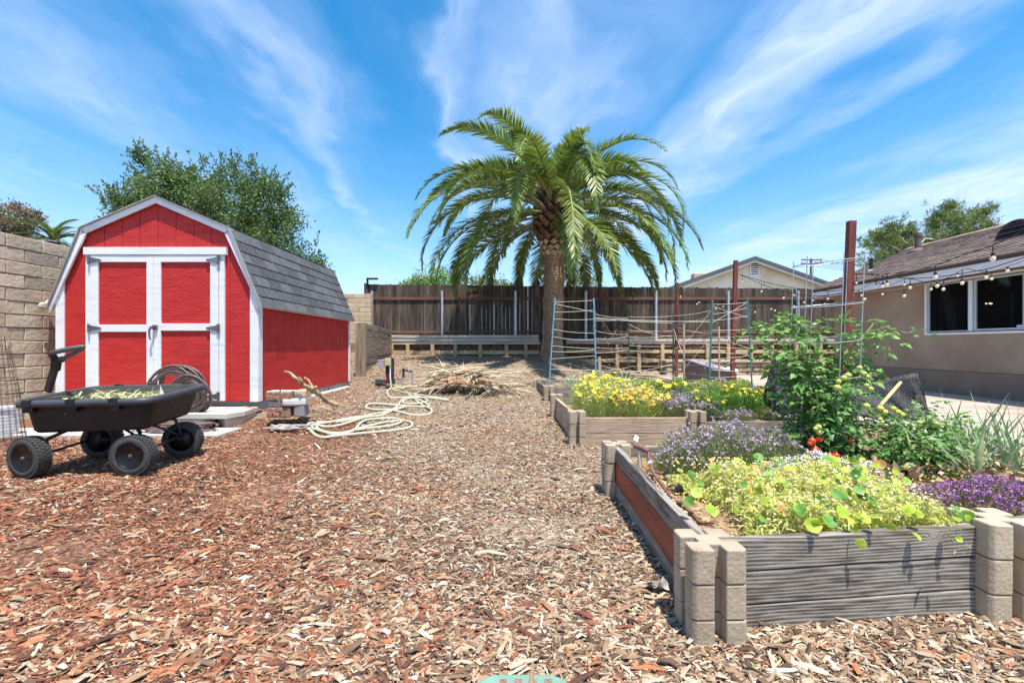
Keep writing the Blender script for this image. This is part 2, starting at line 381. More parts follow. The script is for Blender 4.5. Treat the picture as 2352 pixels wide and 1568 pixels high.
# a few larger flakes that lie on top
x, y = mk_region(1300, 1.0, 5.5, .07); k = keep(x, y); parts.append(chips(k.sum(), lambda n, x=x[k]: x, lambda n, y=y[k]: y, .055, lambda a, b: a*0+.2, zoff=.006))
# fine litter that fills in between
x, y = mk_region(110000, 1.0, 4.2, .012); k = keep(x, y); parts.append(chips(k.sum(), lambda n, x=x[k]: x, lambda n, y=y[k]: y, .013, redf, zoff=-.003))
o = 0; Vs = []; Fs = []; Cs = []
for V, Fc, C in parts: Vs.append(V); Fs.append(Fc+o); Cs.append(C); o += len(V)
M_chip = mk('wood_chips', [(.75, .75, .75), (1, 1, 1), (1.15, 1.12, 1.08)], 60, rough=.85, attr=True, bump=.4, bscale=150, bdist=.003)
ch = mkmesh('wood_chips', np.concatenate(Vs), np.concatenate(Fs), M_chip, base=(0, 0, 0), col=np.concatenate(Cs))
tag(ch, 'loose mulch of red-brown and bleached grey wood chips covering the yard', 'wood chips', kind='stuff')
# patio and the strip of pale pavers
M_patio = mk('patio_concrete', [(.33, .23, .18), (.46, .36, .30), (.55, .47, .42)], 1.4, stretch=(.35, 1.6, 1), rough=.8, bump=.15, bscale=40, detail=8)
M_conc = mk('concrete', [(.42, .40, .36), (.58, .55, .50)], 3, rough=.9, bump=.25, bscale=60, detail=8)
mb = MB(); mb.box(4.35, 9.5, 3.3, 14.7, -.1, .075); pt = mb.build('patio', M_patio, base=(4.35, 3.3, 0)); pt['kind'] = 'structure'
mb = MB()
for i in range(6): mb.box(-5.7+i*.47+.004, -5.7+(i+1)*.47-.004, 4.45, 4.86, .02, .128)
pp = mb.build('paver_path', M_conc, base=(-4.2, 4.6, 0), bevel=.006); pp['kind'] = 'structure'
# ---------------------------------------------------------------- block walls
M_block = mk('slump_block', [(.45, .345, .235), (.57, .455, .325), (.65, .54, .40)], 4, rough=.95, bump=.8, bscale=22, bdist=.009, island=.14, hue=.012)
M_blockcap = mk('block_pale', [(.50, .39, .27), (.62, .50, .36)], 4, rough=.95, bump=.6, bscale=22, bdist=.012, island=.1)
M_mortar = mk('mortar', [(.20, .15, .11), (.28, .22, .17)], 8, rough=1, bump=.4)
M_foot = mk('footing', [(.36, .30, .22), (.50, .44, .34)], 3, rough=.95, bump=.4, bscale=30)
def jbox(mb, x0, x1, y0, y1, z0, z1, j=.004):
    r = lambda: random.uniform(-j, j)
    mb.add([(x0+r(), y0+r(), z0+r()), (x1+r(), y0+r(), z0+r()), (x1+r(), y1+r(), z0+r()), (x0+r(), y1+r(), z0+r()), (x0+r(), y0+r(), z1+r()), (x1+r(), y0+r(), z1+r()), (x1+r(), y1+r(), z1+r()), (x0+r(), y1+r(), z1+r())],
           [(0, 3, 2, 1), (4, 5, 6, 7), (0, 1, 5, 4), (1, 2, 6, 5), (2, 3, 7, 6), (3, 0, 4, 7)])
bw = thing('block_wall', 'tan slump block wall running along the left side of the red shed', 'wall', (-5.75, 5, .1))
mb = MB(); XW = -5.75
for r in range(14):
    z0 = .14+r*.153; y = .5+(.203 if r % 2 else 0)
    if z0 > 2.26: break
    while y < 15.0:
        y1 = y+.406
        jbox(mb, XW-.2, XW+random.uniform(-.003, .006), y+.005, y1-.005, z0+.005, z0+.148); y = y1
mb.build('blocks', M_block, bw, bevel=.007)
mb = MB(); mb.box(XW-.19, XW-.009, .5, 15.1, 0, 2.26); mb.build('mortar', M_mortar, bw)
mb = MB(); mb.box(XW-.25, XW+.06, .5, 15.1, -.1, .135); mb.build('footing', M_foot, bw, bevel=.01)
bw2 = thing('block_wall', 'pale cream block wall closing the gap between the shed and the wooden fence', 'wall', (-5.2, 15.2, .4))
mb = MB(); r = 0; z0 = .45
while z0 < 2.62:
    x = -5.7+(.203 if r % 2 else 0)
    while x < -4.72:
        jbox(mb, x+.005, min(x+.401, -4.72), 15.2, 15.4, z0+.005, z0+.148); x += .406
    z0 += .153; r += 1
mb.build('blocks', M_blockcap, bw2, bevel=.006)
mb = MB(); mb.box(-5.72, -4.73, 15.215, 15.39, .4, z0-.01); mb.build('mortar', M_mortar, bw2)
# ---------------------------------------------------------------- wooden fence
M_fence = mk('fence_board', [(.020, .016, .013), (.070, .052, .040), (.14, .105, .078)], 3.5, stretch=(5, 5, .45), rough=.9, bump=.5, bscale=14, bdist=.01, island=.5, hue=.03, detail=8)
M_rail = mk('fence_rail', [(.10, .045, .028), (.20, .10, .06)], 4, stretch=(.5, 4, 4), rough=.85, bump=.3)
M_galv = mk('galvanised', [(.42, .46, .52), (.55, .59, .64)], 6, rough=.45, metal=.6, bump=.1)
FY = 15.5
def ftop(x): return 3.10-(x+4.86)*.0105
fn = thing('wooden_fence', 'dark weathered vertical board fence on steel posts behind the palm', 'fence', (3, FY, 1.38))
px_posts = [855, 1016, 1184.5, 1346, 1507, 1673, 1833]
postX = [P(a, 0, FY-.06).x for a in px_posts]
edges = [-4.9]+postX[1:]+[11.7]
for a, b in zip(edges[:-1], edges[1:]):
    mb = MB(); x = a
    while x < b-.03:
        wdt = min(random.uniform(.128, .146), b-x)
        gap = random.choice((.001, .001, .002, .002, .003, .006)); dz = random.uniform(-.018, .012)
        x1 = x+wdt-gap
        t = ftop(x)+dz; c = .02
        mb.prism([(x, 1.36), (x1, 1.36), (x1, t-c), (x1-c, t), (x+c, t), (x, t-c)], 'y', FY+random.uniform(0, .006), FY+.018)
        x += wdt
    mb.build('board_panel', M_fence, fn)
mb = MB()
mb.box(-4.85, 11.7, FY-.04, FY-.002, 2.56, 2.65); mb.build('rail', M_rail, fn, bevel=.004)
mb = MB(); mb.box(-4.85, 11.7, FY-.04, FY-.002, 1.42, 1.52); mb.build('rail', M_rail, fn, bevel=.004)
for i, x in enumerate(postX):
    mb = MB(); mb.box(x-.032, x+.032, FY-.10, FY-.042, 1.2, 2.86); mb.box(x-.05, x-.032, FY-.052, FY-.042, 1.2, 2.86); mb.build('post', M_galv, fn, bevel=.004)
mb = MB(); mb.box(-5.02, -4.9, FY-.06, FY+.06, 1.3, 3.12); mb.build('end_post', M_fence, fn)
mb = MB(); mb.box(-4.85, 11.7, FY-.036, FY+.03, 1.12, 1.375); mb.build('kick_board', M_fence, fn)
# a black lamp bracket on the fence end
lb = MB(); lb.box(-4.93, -4.87, 15.40, 15.46, 3.05, 3.30); lb.box(-4.93, -4.55, 15.39, 15.47, 3.24, 3.30)
M_black = mk('black_metal', [(.012, .012, .013), (.02, .02, .022)], 8, rough=.45, spec=.5)
tag(lb.build('lamp_bracket', M_black, bevel=.004), 'black angle bracket standing on the far left end of the wooden fence', 'bracket')
lb = MB(); lb.box(P(1236, 0, 15.6).x-.05, P(1236, 0, 15.6).x+.05, 15.55, 15.65, 2.9, 3.22)
tag(lb.build('fence_finial', M_black, bevel=.005), 'small black post end showing above the fence left of the palm trunk', 'post')
# ---------------------------------------------------------------- timber retaining wall
M_tim = mk('grey_timber', [(.34, .29, .235), (.56, .50, .42), (.70, .64, .56)], 3, stretch=(.4, 3, 5), rough=.9, bump=.5, bscale=16, island=.2, detail=8)
M_tan = mk('tan_timber', [(.42, .29, .16), (.62, .47, .29)], 3, stretch=(.4, 3, 5), rough=.9, bump=.4, island=.2)
def timber(name, label, xa, xb, tops, posts, rails, ypost=14.80):
    t = thing(name, label, 'retaining wall', ((xa+xb)/2, 14.85, .5))
    mb = MB()
    for k, (z0, z1) in enumerate(tops):
        x = xa
        while x < xb:
            ln = random.uniform(1.4, 2.9); x1 = min(x+ln, xb)
            jbox(mb, x+.004, x1-.004, 14.80+.02*k, 14.93, z0+.004, z1-.004, .004); x = x1
    mb.build('boards', M_tim, t, bevel=.006)
    mb = MB(); mb.box(xa, xb, 14.931, 15.44, tops[0][1]-.05, tops[0][1]-.01); mb.build('shade_cap', M_tim, t)  # flat cap added to keep the sun off the earth behind the boards
    mb = MB(); mb.box(xa, xb, 14.97, 15.0, .3, tops[-1][0]+.02); mb.build('shade_backing', mk('shaded_earth', [(.06, .032, .018), (.16, .09, .05), (.26, .16, .09)], 7, rough=.95, bump=.8, bscale=16, bdist=.05), t)  # added sheet of dark earth colour, with the shade under the overhang painted in
    for zr0, zr1 in rails:
        mb = MB(); x = xa
        while x < xb:
            x1 = min(x+random.uniform(1.5, 2.6), xb); jbox(mb, x+.004, x1-.004, 14.86, 14.95, zr0, zr1, .006); x = x1
        mb.build('rail', M_tan, t, bevel=.005)
    for px in posts:
        x = P(px, 0, 14.8).x; mb = MB(); jbox(mb, x-.055, x+.055, 14.79, 14.90, max(.15, g1(x, 14.7)-.15), tops[-1][0]-.002, .006); mb.build('post', M_tan, t, bevel=.005)
    return t
Tt = lambda py: 1+(H-py)*14.8/F
timber('timber_retaining_wall', 'low grey timber retaining wall under the fence left of the palm trunk', P(893, 0, 14.8).x, P(1238, 0, 14.8).x,
       [(Tt(776), Tt(769)), (Tt(784), Tt(776)), (Tt(791), Tt(784))], [899, 936, 993, 1046, 1103, 1163, 1208], [(Tt(813.5), Tt(805))])
timber('timber_retaining_wall', 'open timber retaining wall with two tan rails between the palm and the house', P(1300, 0, 14.8).x, P(1925, 0, 14.8).x,
       [(Tt(784), Tt(778)), (Tt(790), Tt(784))], [1418, 1468, 1522, 1626, 1674, 1726, 1774, 1830, 1885], [(Tt(811), Tt(803)), (Tt(832), Tt(825))])
mb = MB()                                       # earth behind the open wall
o = gr
# stone wall on the patio
sw = thing('stone_wall', 'low wall of rounded brown stones under the timber wall beside the patio', 'wall', (5.5, 14.4, 0))
M_stone = mk('stone', [(.20, .15, .10), (.36, .28, .19), (.46, .38, .27)], 5, rough=.9, bump=.7, bscale=14, island=.2, hue=.01)
mb = MB(); z = .02
for r in range(3):
    x = P(1525, 0, 14.5).x+random.uniform(0, .1)
    while x < 10.3:
        wd = random.uniform(.22, .5); h = .145
        mb.cbox((x+wd/2, 14.52, z+h/2), wd-.015, .26, h-.012, random.uniform(-.04, .04)); x += wd
    z += .15
mb.build('stones', M_stone, sw, bevel=.045)
mb = MB(); x = P(1525, 0, 14.5).x
while x < 10.3:
    wd = random.uniform(.5, .8); jbox(mb, x, x+wd-.01, 14.34, 14.7, z, z+.07, .006); x += wd
mb.build('cap_stones', M_foot, sw, bevel=.012)
mb = MB(); mb.box(P(1525, 0, 14.5).x, 10.3, 14.46, 14.72, 0, z); mb.build('mortar', M_mortar, sw)
# side retaining wall of grey sleepers left of the fence
sr = thing('sleeper_wall', 'grey horizontal sleeper wall with a split corner post behind the shed corner', 'retaining wall', (-3.3, 10, .3))
M_old = mk('old_timber', [(.10, .08, .06), (.21, .17, .135), (.33, .28, .22)], 3, stretch=(3, .4, 5), rough=.95, bump=.6, bscale=16, island=.2, detail=8)
a = Vector((-3.17, 9.5)); b = Vector((-3.95, 14.75)); dd = (b-a)
mb = MB()
for k in range(8):
    z0 = .28+k*.152; t = 0
    while t < 1:
        t1 = min(1, t+random.choice((.28, .4, .62, 1)))
        p0 = a+dd*t; p1 = a+dd*(t1-.002); oz = random.uniform(-.006, .006)
        mb.beam((p0.x+oz, p0.y, z0+.076), (p1.x+oz, p1.y, z0+.076+.004), .10, .144); t = t1
mb.build('sleepers', M_old, sr, bevel=.008)
M_oldp = mk('old_post', [(.16, .11, .07), (.32, .24, .16), (.42, .35, .27)], 4, stretch=(4, 4, .4), rough=.95, bump=.6, island=.1)
for k in (0, 1):
    mb = MB(); mb.box(-3.205+k*.098, -3.115+k*.098, 9.30, 9.44, .2, 1.47+.01*k); mb.build('post', M_oldp, sr, bevel=.008)
# ================================================================ HOUSE ON THE RIGHT
XH = 8.5; ZF = .075; YE = 12.0
M_stucco = mk('stucco', [(.26, .195, .14), (.34, .26, .19), (.41, .325, .245)], 1.1, rough=.95, bump=.8, bscale=55, bdist=.012, detail=9)
M_plinth = mk('plinth', [(.19, .145, .11), (.25, .195, .15)], 2, rough=.95, bump=.25, bscale=40)
M_shB = mk('brown_shingle', [(.17, .12, .10), (.27, .20, .165), (.34, .26, .22)], 14, rough=.95, bump=.4, bscale=90, bdist=.004, island=.26, hue=.012)
M_fasc = mk('white_fascia', [(.70, .72, .76), (.78, .80, .84)], 3, rough=.5)
M_eave = mk('drip_edge', [(.05, .035, .03), (.08, .055, .045)], 6, rough=.7)
M_white = mk('white_vinyl', [(.74, .76, .80), (.80, .82, .85)], 4, rough=.4)
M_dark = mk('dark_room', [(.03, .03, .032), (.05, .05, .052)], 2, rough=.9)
hs = thing('stucco_house', 'tan stucco house with brown shingle roof and wide sliding window on the right', 'house', (XH, 6, ZF))
WY0, WY1, WZ0, WZ1 = 7.50, 9.33, 1.235, 2.26
mb = MB()
mb.box(XH, XH+.2, -1, WY0, .52, 2.62); mb.box(XH, XH+.2, WY1, YE, .52, 2.62); mb.box(XH, XH+.2, WY0, WY1, .52, WZ0); mb.box(XH, XH+.2, WY0, WY1, WZ1, 2.62)
mb.prism([(XH+.2, .52), (13.3, .52), (13.3, 2.6), (10.87, 3.6), (XH+.2, 2.66)], 'y', YE-.2, YE)
mb.prism([(XH+.2, .52), (13.3, .52), (13.3, 2.6), (10.87, 3.6), (XH+.2, 2.66)], 'y', -1, -.8)
mb.build('wall', M_stucco, hs)
mb = MB(); mb.box(XH-.035, XH+.2, -1, YE+.03, -.05, .515); mb.box(XH+.2, 13.3, YE-.17, YE+.03, -.05, .515); mb.build('plinth', M_plinth, hs, bevel=.006)
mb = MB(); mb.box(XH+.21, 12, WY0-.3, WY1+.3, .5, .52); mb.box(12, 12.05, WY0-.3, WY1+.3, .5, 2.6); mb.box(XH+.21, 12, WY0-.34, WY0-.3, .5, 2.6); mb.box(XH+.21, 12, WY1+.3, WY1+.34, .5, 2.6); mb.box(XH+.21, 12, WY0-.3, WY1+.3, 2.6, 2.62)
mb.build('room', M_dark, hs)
# roof
XE, ZE, XR, ZR = 8.1, 2.5, 10.87, 3.66
rs = (ZR-ZE)/(XR-XE); th = math.atan(rs); YR1 = 12.27
rf = MB(); rf.prism([(XE, ZE-.03), (XR, ZR-.03), (13.64, ZE-.03), (13.64, ZE-.16), (XR, ZR-.17), (XE, ZE-.05)], 'y', -1.2, YR1)
rf.box(XE-.022, XE+.01, -1.2, YR1, ZE-.075, ZE-.005); roof = rf.build('roof', M_eave, hs)
mb = MB(); sl_ = math.hypot(XR-XE, ZR-ZE); expo = .135; nrow = int(sl_/expo)+1
ux, uz = math.cos(th), math.sin(th)
for r in range(nrow):
    s0 = r*expo-.02; s1 = min(s0+expo+.03, sl_+.01); y = -1.2+(r % 3)*.1
    while y < YR1+.03:
        wd = random.choice((.16, .2, .26, .33)); y1 = min(y+wd-.004, YR1+.04)
        if y1 > y+.02:
            a0 = (XE+ux*s0, ZE+uz*s0); a1 = (XE+ux*s1, ZE+uz*s1); t0 = .022+random.uniform(0, .006)
            mb.add([(a0[0], y, a0[1]-.028), (a0[0], y1, a0[1]-.028), (a1[0], y1, a1[1]-.028), (a1[0], y, a1[1]-.028), (a0[0]-uz*t0, y, a0[1]+t0), (a0[0]-uz*t0, y1, a0[1]+t0), (a1[0], y1, a1[1]+.004), (a1[0], y, a1[1]+.004)],
                   [(0, 1, 2, 3), (7, 6, 5, 4), (0, 4, 5, 1), (1, 5, 6, 2), (2, 6, 7, 3), (3, 7, 4, 0)])
        y += wd
for k in range(48):
    y = -1.2+k*.285; mb.prism([(XR-.15, ZR-.04), (XR, ZR+.028), (XR+.15, ZR-.04), (XR, ZR-.02)], 'y', y, y+.28)
mb.build('shingles', M_shB, roof)
mb = MB(); mb.box(XE-.005, XE+.03, -1.2, YR1, ZE-.235, ZE-.052); mb.build('fascia', M_fasc, hs, bevel=.003)
mb = MB(); mb.prism([(XE+.03, ZE-.22), (XE+.03, ZE-.08), (XR, ZR-.18), (XR, ZR-.32)], 'y', YR1-.03, YR1+.002); mb.prism([(XR, ZR-.32), (XR, ZR-.18), (13.6, ZE-.2), (13.6, ZE-.3)], 'y', YR1-.03, YR1+.002); mb.build('barge_board', M_fasc, hs)
mb = MB(); mb.box(XE+.03, XH, -1.2, YR1-.04, ZE-.14, ZE-.12); mb.build('soffit', mk('soffit', [(.26, .20, .15), (.30, .23, .18)], 3, rough=.9), hs)
# window
wf = MB(); f = .042
def rect_frame(mb, y0, y1, z0, z1, f, x0, x1):
    mb.box(x0, x1, y0, y1, z0, z0+f); mb.box(x0, x1, y0, y1, z1-f, z1); mb.box(x0, x1, y0, y0+f, z0+f, z1-f); mb.box(x0, x1, y1-f, y1, z0+f, z1-f)
rect_frame(wf, WY0-.02, WY1+.02, WZ0-.02, WZ1+.02, f, XH-.03, XH+.08)
YM = 8.42
wf.box(XH-.025, XH+.07, YM-.032, YM+.032, WZ0+.04, WZ1-.04)
win = wf.build('window', M_white, hs, bevel=.004)
M_sash = mk('sash', [(.42, .50, .50), (.50, .58, .58)], 4, rough=.4)
mb = MB(); rect_frame(mb, WY0+.04, YM-.047, WZ0+.038, WZ1-.038, .035, XH+.0, XH+.05); mb.build('sash', M_sash, win)
mb = MB(); rect_frame(mb, YM+.047, WY1-.036, WZ0+.038, WZ1-.038, .02, XH+.0, XH+.05); mb.build('sash', M_sash, win)
gm = bpy.data.materials.new('window_glass'); gm.use_nodes = True; g_ = gm.node_tree.nodes['Principled BSDF']
g_.inputs['Base Color'].default_value = (.008, .009, .010, 1); g_.inputs['Roughness'].default_value = .03; g_.inputs['Transmission Weight'].default_value = .0; g_.inputs['Specular IOR Level'].default_value = .35
g_.inputs['Alpha'].default_value = .62
for a, b in ((WY0+.075, YM-.085), (YM+.068, WY1-.058)):
    mb = MB(); mb.box(XH+.02, XH+.028, a, b, WZ0+.06, WZ1-.06); mb.build('pane', gm, win)
M_curt = mk('curtain', [(.42, .42, .48), (.60, .60, .66)], 5, rough=.9)
mb = MB(); n = 14
for i in range(n):
    y0 = 9.18-.2*i/n; y1 = 9.18-.2*(i+1)/n; xx = XH+.12+.02*(i % 2); xz = XH+.12+.02*((i+1) % 2)
    mb.add([(xx, y0-.2, WZ0), (xz, y1-.2, WZ0), (xz, y1, WZ1), (xx, y0, WZ1)], [(0, 1, 2, 3)])
mb.build('curtain', M_curt, hs)
mb = MB(); mb.box(XH+.012, XH+.018, 7.56, 7.68, 1.30, 1.36)
stk = mb.build('alarm_sticker', mk('sticker', [(.05, .09, .35), (.08, .12, .42)], 4, rough=.4), win)
mb = MB(); mb.box(XH+.008, XH+.0115, 7.57, 7.67, 1.32, 1.342); mb.build('sticker_stripe', M_white, stk)
M_lamp = mk('lit_bulb', [(1, .9, .6)], 3, emit=(1, .86, .5, 5))
lt_ = thing('ceiling_lamp', 'small lit lamp cluster glimpsed through the right window pane', 'lamp', (9.6, 9.2, 1.86))
for a_, b_ in ((2265, 697), (2273, 696.5), (2277, 697)):
    mb = MB(); mb.ball(P(a_, b_, 9.2), .018, 8); mb.build('bulb', M_lamp, lt_, smooth=True)
mb = MB(); c = P(2271, 697, 9.2); mb.tube([c+Vector((0, 0, .03)), Vector((c.x, c.y, 2.6))], .006, 6); mb.tube([P(2262, 695, 9.2), P(2280, 695, 9.2)], .008, 6); mb.build('stem', M_black if 'M_black' in globals() else M_dark, lt_)
# things on the roof
def on_roof(px, py):
    dx = (px-XC)/F; dz = (H-py)/F      # ray (dx,1,dz)*t + (0,0,1): z = ZE+rs*(x-XE)
    t = (ZE-rs*XE-1)/(dz-rs*dx); return Vector((dx*t, t, 1+dz*t))
M_pipe = mk('brown_pipe', [(.10, .06, .055), (.16, .10, .09)], 6, rough=.7, bump=.2); M_vnt = mk('vent_brown', [(.018, .012, .011), (.035, .022, .02)], 6, rough=.6)
p = on_roof(2108, 576)
mb = MB(); mb.lathe([(.065, -.12), (.065, .36), (.085, .36), (.085, .44), (.07, .45)], p, seg=16); mb.lathe([(.2, -.09), (.2, -.02), (.1, .06)], p, seg=16)
mb.build('flue_pipe', M_pipe, hs, smooth=False)
p = on_roof(2001, 622)
mb = MB(); mb.lathe([(.04, -.1), (.04, .3), (.05, .31)], p, seg=12); mb.build('vent_pipe', M_black, hs)
mb = MB(); mb.lathe([(.085, -.05), (.05, .03)], p, seg=12); mb.build('pipe_flashing', M_fasc, hs)
# half-round louvred roof vent
p = on_roof(2335, 545)
cy = p.y; rr = .36; x0 = p.x-.05
hv = MB(); pts = [(cy+rr*math.cos(math.pi*k/24), p.z-.05+rr*math.sin(math.pi*k/24)) for k in range(25)]
hv.prism(pts, 'x', x0+.05, x0+1.0); rv = hv.build('roof_vent', M_vnt, hs)
for k in range(7):
    zz = p.z-.03+k*.047; hw = math.sqrt(max(0, rr*rr-(zz+.03-p.z)**2))*.97
    m2 = MB(); m2.add([(x0+.015, cy-hw, zz-.012), (x0+.015, cy+hw, zz-.012), (x0+.05, cy+hw, zz+.03), (x0+.05, cy-hw, zz+.03), (x0+.015, cy-hw, zz-.002), (x0+.015, cy+hw, zz-.002), (x0+.05, cy+hw, zz+.038), (x0+.05, cy-hw, zz+.038)],
           [(0, 3, 2, 1), (4, 5, 6, 7), (0, 1, 5, 4), (1, 2, 6, 5), (2, 3, 7, 6), (3, 0, 4, 7)])
    m2.build('louver', M_pipe if k % 2 else M_vnt, rv)
mb = MB(); rim = [Vector((x0+.045, cy+rr*1.02*math.cos(math.pi*k/24), p.z-.05+rr*1.02*math.sin(math.pi*k/24))) for k in range(25)]; mb.tube(rim, .016, 6); mb.build('vent_rim', M_pipe, rv)
mb = MB(); mb.cbox((XH-.04, 9.0, 2.33), .06, .26, .10); mb.cbox((XH-.1, 9.0, 2.30), .08, .1, .08)
# soffit flood light
tag(mb.build('wall_lamp', M_black, bevel=.01), 'small black lamp on the stucco wall above the window corner', 'wall lamp')
# ---------------------------------------------------------------- neighbour's house
D2 = 26.0
nh = thing('neighbour_house', 'cream gabled house with a square louvre vent beyond the fence', 'house', P(1733, 660, D2)*1)
M_cream = mk('cream_stucco', [(.66, .55, .33), (.78, .72, .56), (.82, .78, .68)], .6, rough=.95, bump=.2, bscale=30, detail=5)
M_grey = mk('grey_roof', [(.07, .08, .09), (.12, .13, .14)], 8, rough=.9, bump=.3, island=.1)
pk = P(1735, 588, D2); le = P(1535, 659, D2); re = P(1925, 655, D2)
zb = 1.2
mb = MB(); mb.prism([(le.x+.5, zb), (re.x-.5, zb), (re.x-.5, re.z+.02), (pk.x, pk.z-.22), (le.x+.5, le.z+.02)], 'y', D2+.5, D2+9); mb.build('wall', M_cream, nh)
mb = MB(); t = .17
mb.prism([(le.x-.1, le.z-.05), (pk.x, pk.z), (re.x+.4, re.z-.12), (re.x+.4, re.z-.12-t), (pk.x, pk.z-t), (le.x-.1, le.z-.05-t)], 'y', D2, D2+9.5); nr = mb.build('roof', M_grey, nh)
mb = MB(); mb.prism([(le.x, le.z-.24), (pk.x, pk.z-.175), (re.x+.3, re.z-.30), (re.x+.3, re.z-.44), (pk.x, pk.z-.34), (le.x, le.z-.40)], 'y', D2+.03, D2+.12)
mb.build('barge_board', mk('cream_trim', [(.30, .30, .28), (.38, .38, .36)], 2, rough=.7), nr)
vw = P(1733, 616, D2+.46); fm = MB(); fm.box(vw.x-.28, vw.x+.28, D2+.44, D2+.5, vw.z-.45, vw.z+.45); vt = fm.build('vent', M_white, nh)
for k in range(7):
    m2 = MB(); z_ = vw.z-.36+k*.115; m2.box(vw.x-.21, vw.x+.21, D2+.435, D2+.439, z_, z_+.055); m2.build('louver', mk('louver_dark', [(.10, .11, .10), (.14, .15, .14)], 3), vt)
tp = P(1608, 634, D2+3); mb = MB(); mb.cbox((tp.x, D2+3, tp.z-.1), 1.0, .6, .5)
mb.build('chimney', mk('terracotta_pale', [(.55, .36, .26), (.62, .46, .36)], 3), nh, bevel=.05)
# utility poles with crossarms
M_pole = mk('pole_wood', [(.14, .11, .09), (.22, .18, .15)], 3, stretch=(4, 4, .5), rough=.9)
def upole(px, pytop, d, arms, label, ins=True):
    t = P(px, pytop, d); th_ = thing('utility_pole', label, 'utility pole', (t.x, d, 1.3))
    mb = MB(); mb.tube([(t.x, d, 1.0), (t.x, d, t.z)], [.19, .13], 8); mb.build('pole', M_pole, th_)
    for py, hw in arms:
        z = P(px, py, d).z; mb = MB(); mb.box(t.x-hw, t.x+hw, d-.2, d-.08, z-.07, z+.07)
        ca = mb.build('crossarm', M_pole, th_)
        m2 = MB()
        for k in (-.95, -.6, .6, .95): m2.lathe([(.05, .07), (.07, .13), (.04, .24)], (t.x+hw*k, d-.14, z), seg=6)
        m2.build('insulators', M_galv, ca)
    return t
t1 = upole(1862.5, 594, 60, [(597.5, 1.3), (606, 1.4)], 'far wooden utility pole with two crossarms behind the cream house')
t2 = upole(2105, 598, 48, [(607, 2.0), (625, 1.9)], 'wooden utility pole with two long crossarms half hidden by the pine')
mb = MB()
for za, zb_ in ((607, 597.5), (625, 606)):
    for k in (-1, 0, 1):
        a = P(2105, za, 48)+Vector((k*1.8, 0, .15)); b = P(1862.5, zb_, 60)+Vector((k*1.2, 0, .15))
        mb.tube([a.lerp(b, s/8)-Vector((0, 0, .5*(1-(s/4-1)**2))) for s in range(9)], .018, 4)
tag(mb.build('power_lines', M_black), 'thin black power lines between the two distant utility poles', 'cable')
# ================================================================ RED SHED
YS = 5.46; YB = 8.53; XCs = -4.245
M_red = mk('red_siding', [(.38, .010, .009), (.48, .016, .014), (.53, .028, .022)], 3, stretch=(1, 1, 5), rough=.6, bump=.9, bscale=22, bdist=.009, detail=8)
M_redside = mk('red_side_siding', [(.38, .010, .009), (.48, .016, .014), (.53, .028, .022)], 3, stretch=(1, 1, 5), rough=.6, bump=.9, bscale=22, bdist=.009, detail=8)
M_trim = mk('white_trim', [(.62, .65, .70), (.76, .78, .80), (.80, .81, .82)], 3, stretch=(1, 1, 6), rough=.6, bump=.4, bscale=20, bdist=.004, detail=8)
M_shG = mk('grey_shingle', [(.05, .054, .062), (.085, .09, .10), (.125, .13, .145)], 30, rough=.95, bump=.5, bscale=160, bdist=.003, island=.30)
M_steel = mk('steel', [(.16, .17, .18), (.32, .33, .35)], 12, rough=.35, metal=.85, bump=.1)
M_base = mk('grey_skid', [(.22, .24, .23), (.32, .33, .31)], 3, rough=.85, bump=.2)
M_trimf = mk('white_trim_front', [(.70, .72, .76), (.80, .82, .84), (.84, .85, .86)], 3, stretch=(1, 1, 6), rough=.6, bump=.4, bscale=20, bdist=.004, detail=8)
sh = thing('red_shed', 'red barn style shed with white trim, double doors and grey shingle roof', 'shed', (XCs, YS, .26))
zb_, ze, zk, zp = .336, 1.50, 2.37, 2.735
kx = .865; wx = 1.20
def sx(r): return XCs+r
# siding front: strips with grooves, cut to the gambrel outline
def zroof(r):
    r = abs(r); return zp-(zp-zk)*r/kx if r < kx else zk-(zk-ze)*(r-kx)/(1.245-kx)
mb = MB(); e = [-wx+.02, -.86, -.645, -.43, -.215, 0, .215, .43, .645, .86, wx-.02]
for a, b in zip(e[:-1], e[1:]):
    a_ = a+.004; b_ = b-.004; ks = [a_]+[k for k in (-kx, 0, kx) if a_ < k < b_]+[b_]
    mb.prism([(sx(a_), zb_), (sx(b_), zb_)]+[(sx(k), zroof(k)-.03) for k in ks[::-1]], 'y', YS, YS+.02)
wl = mb.build('front_siding', M_red, sh)
mb = MB(); ks = [-wx+.02, -kx, 0, kx, wx-.02]; mb.prism([(sx(-wx+.02), zb_), (sx(wx-.02), zb_)]+[(sx(k), zroof(k)-.035) for k in ks[::-1]], 'y', YS+.008, YS+.05)
mb.prism([(sx(-wx+.02), zb_), (sx(wx-.02), zb_)]+[(sx(k), zroof(k)-.035) for k in ks[::-1]], 'y', YB-.05, YB)
mb.build('end_wall', M_red, sh)
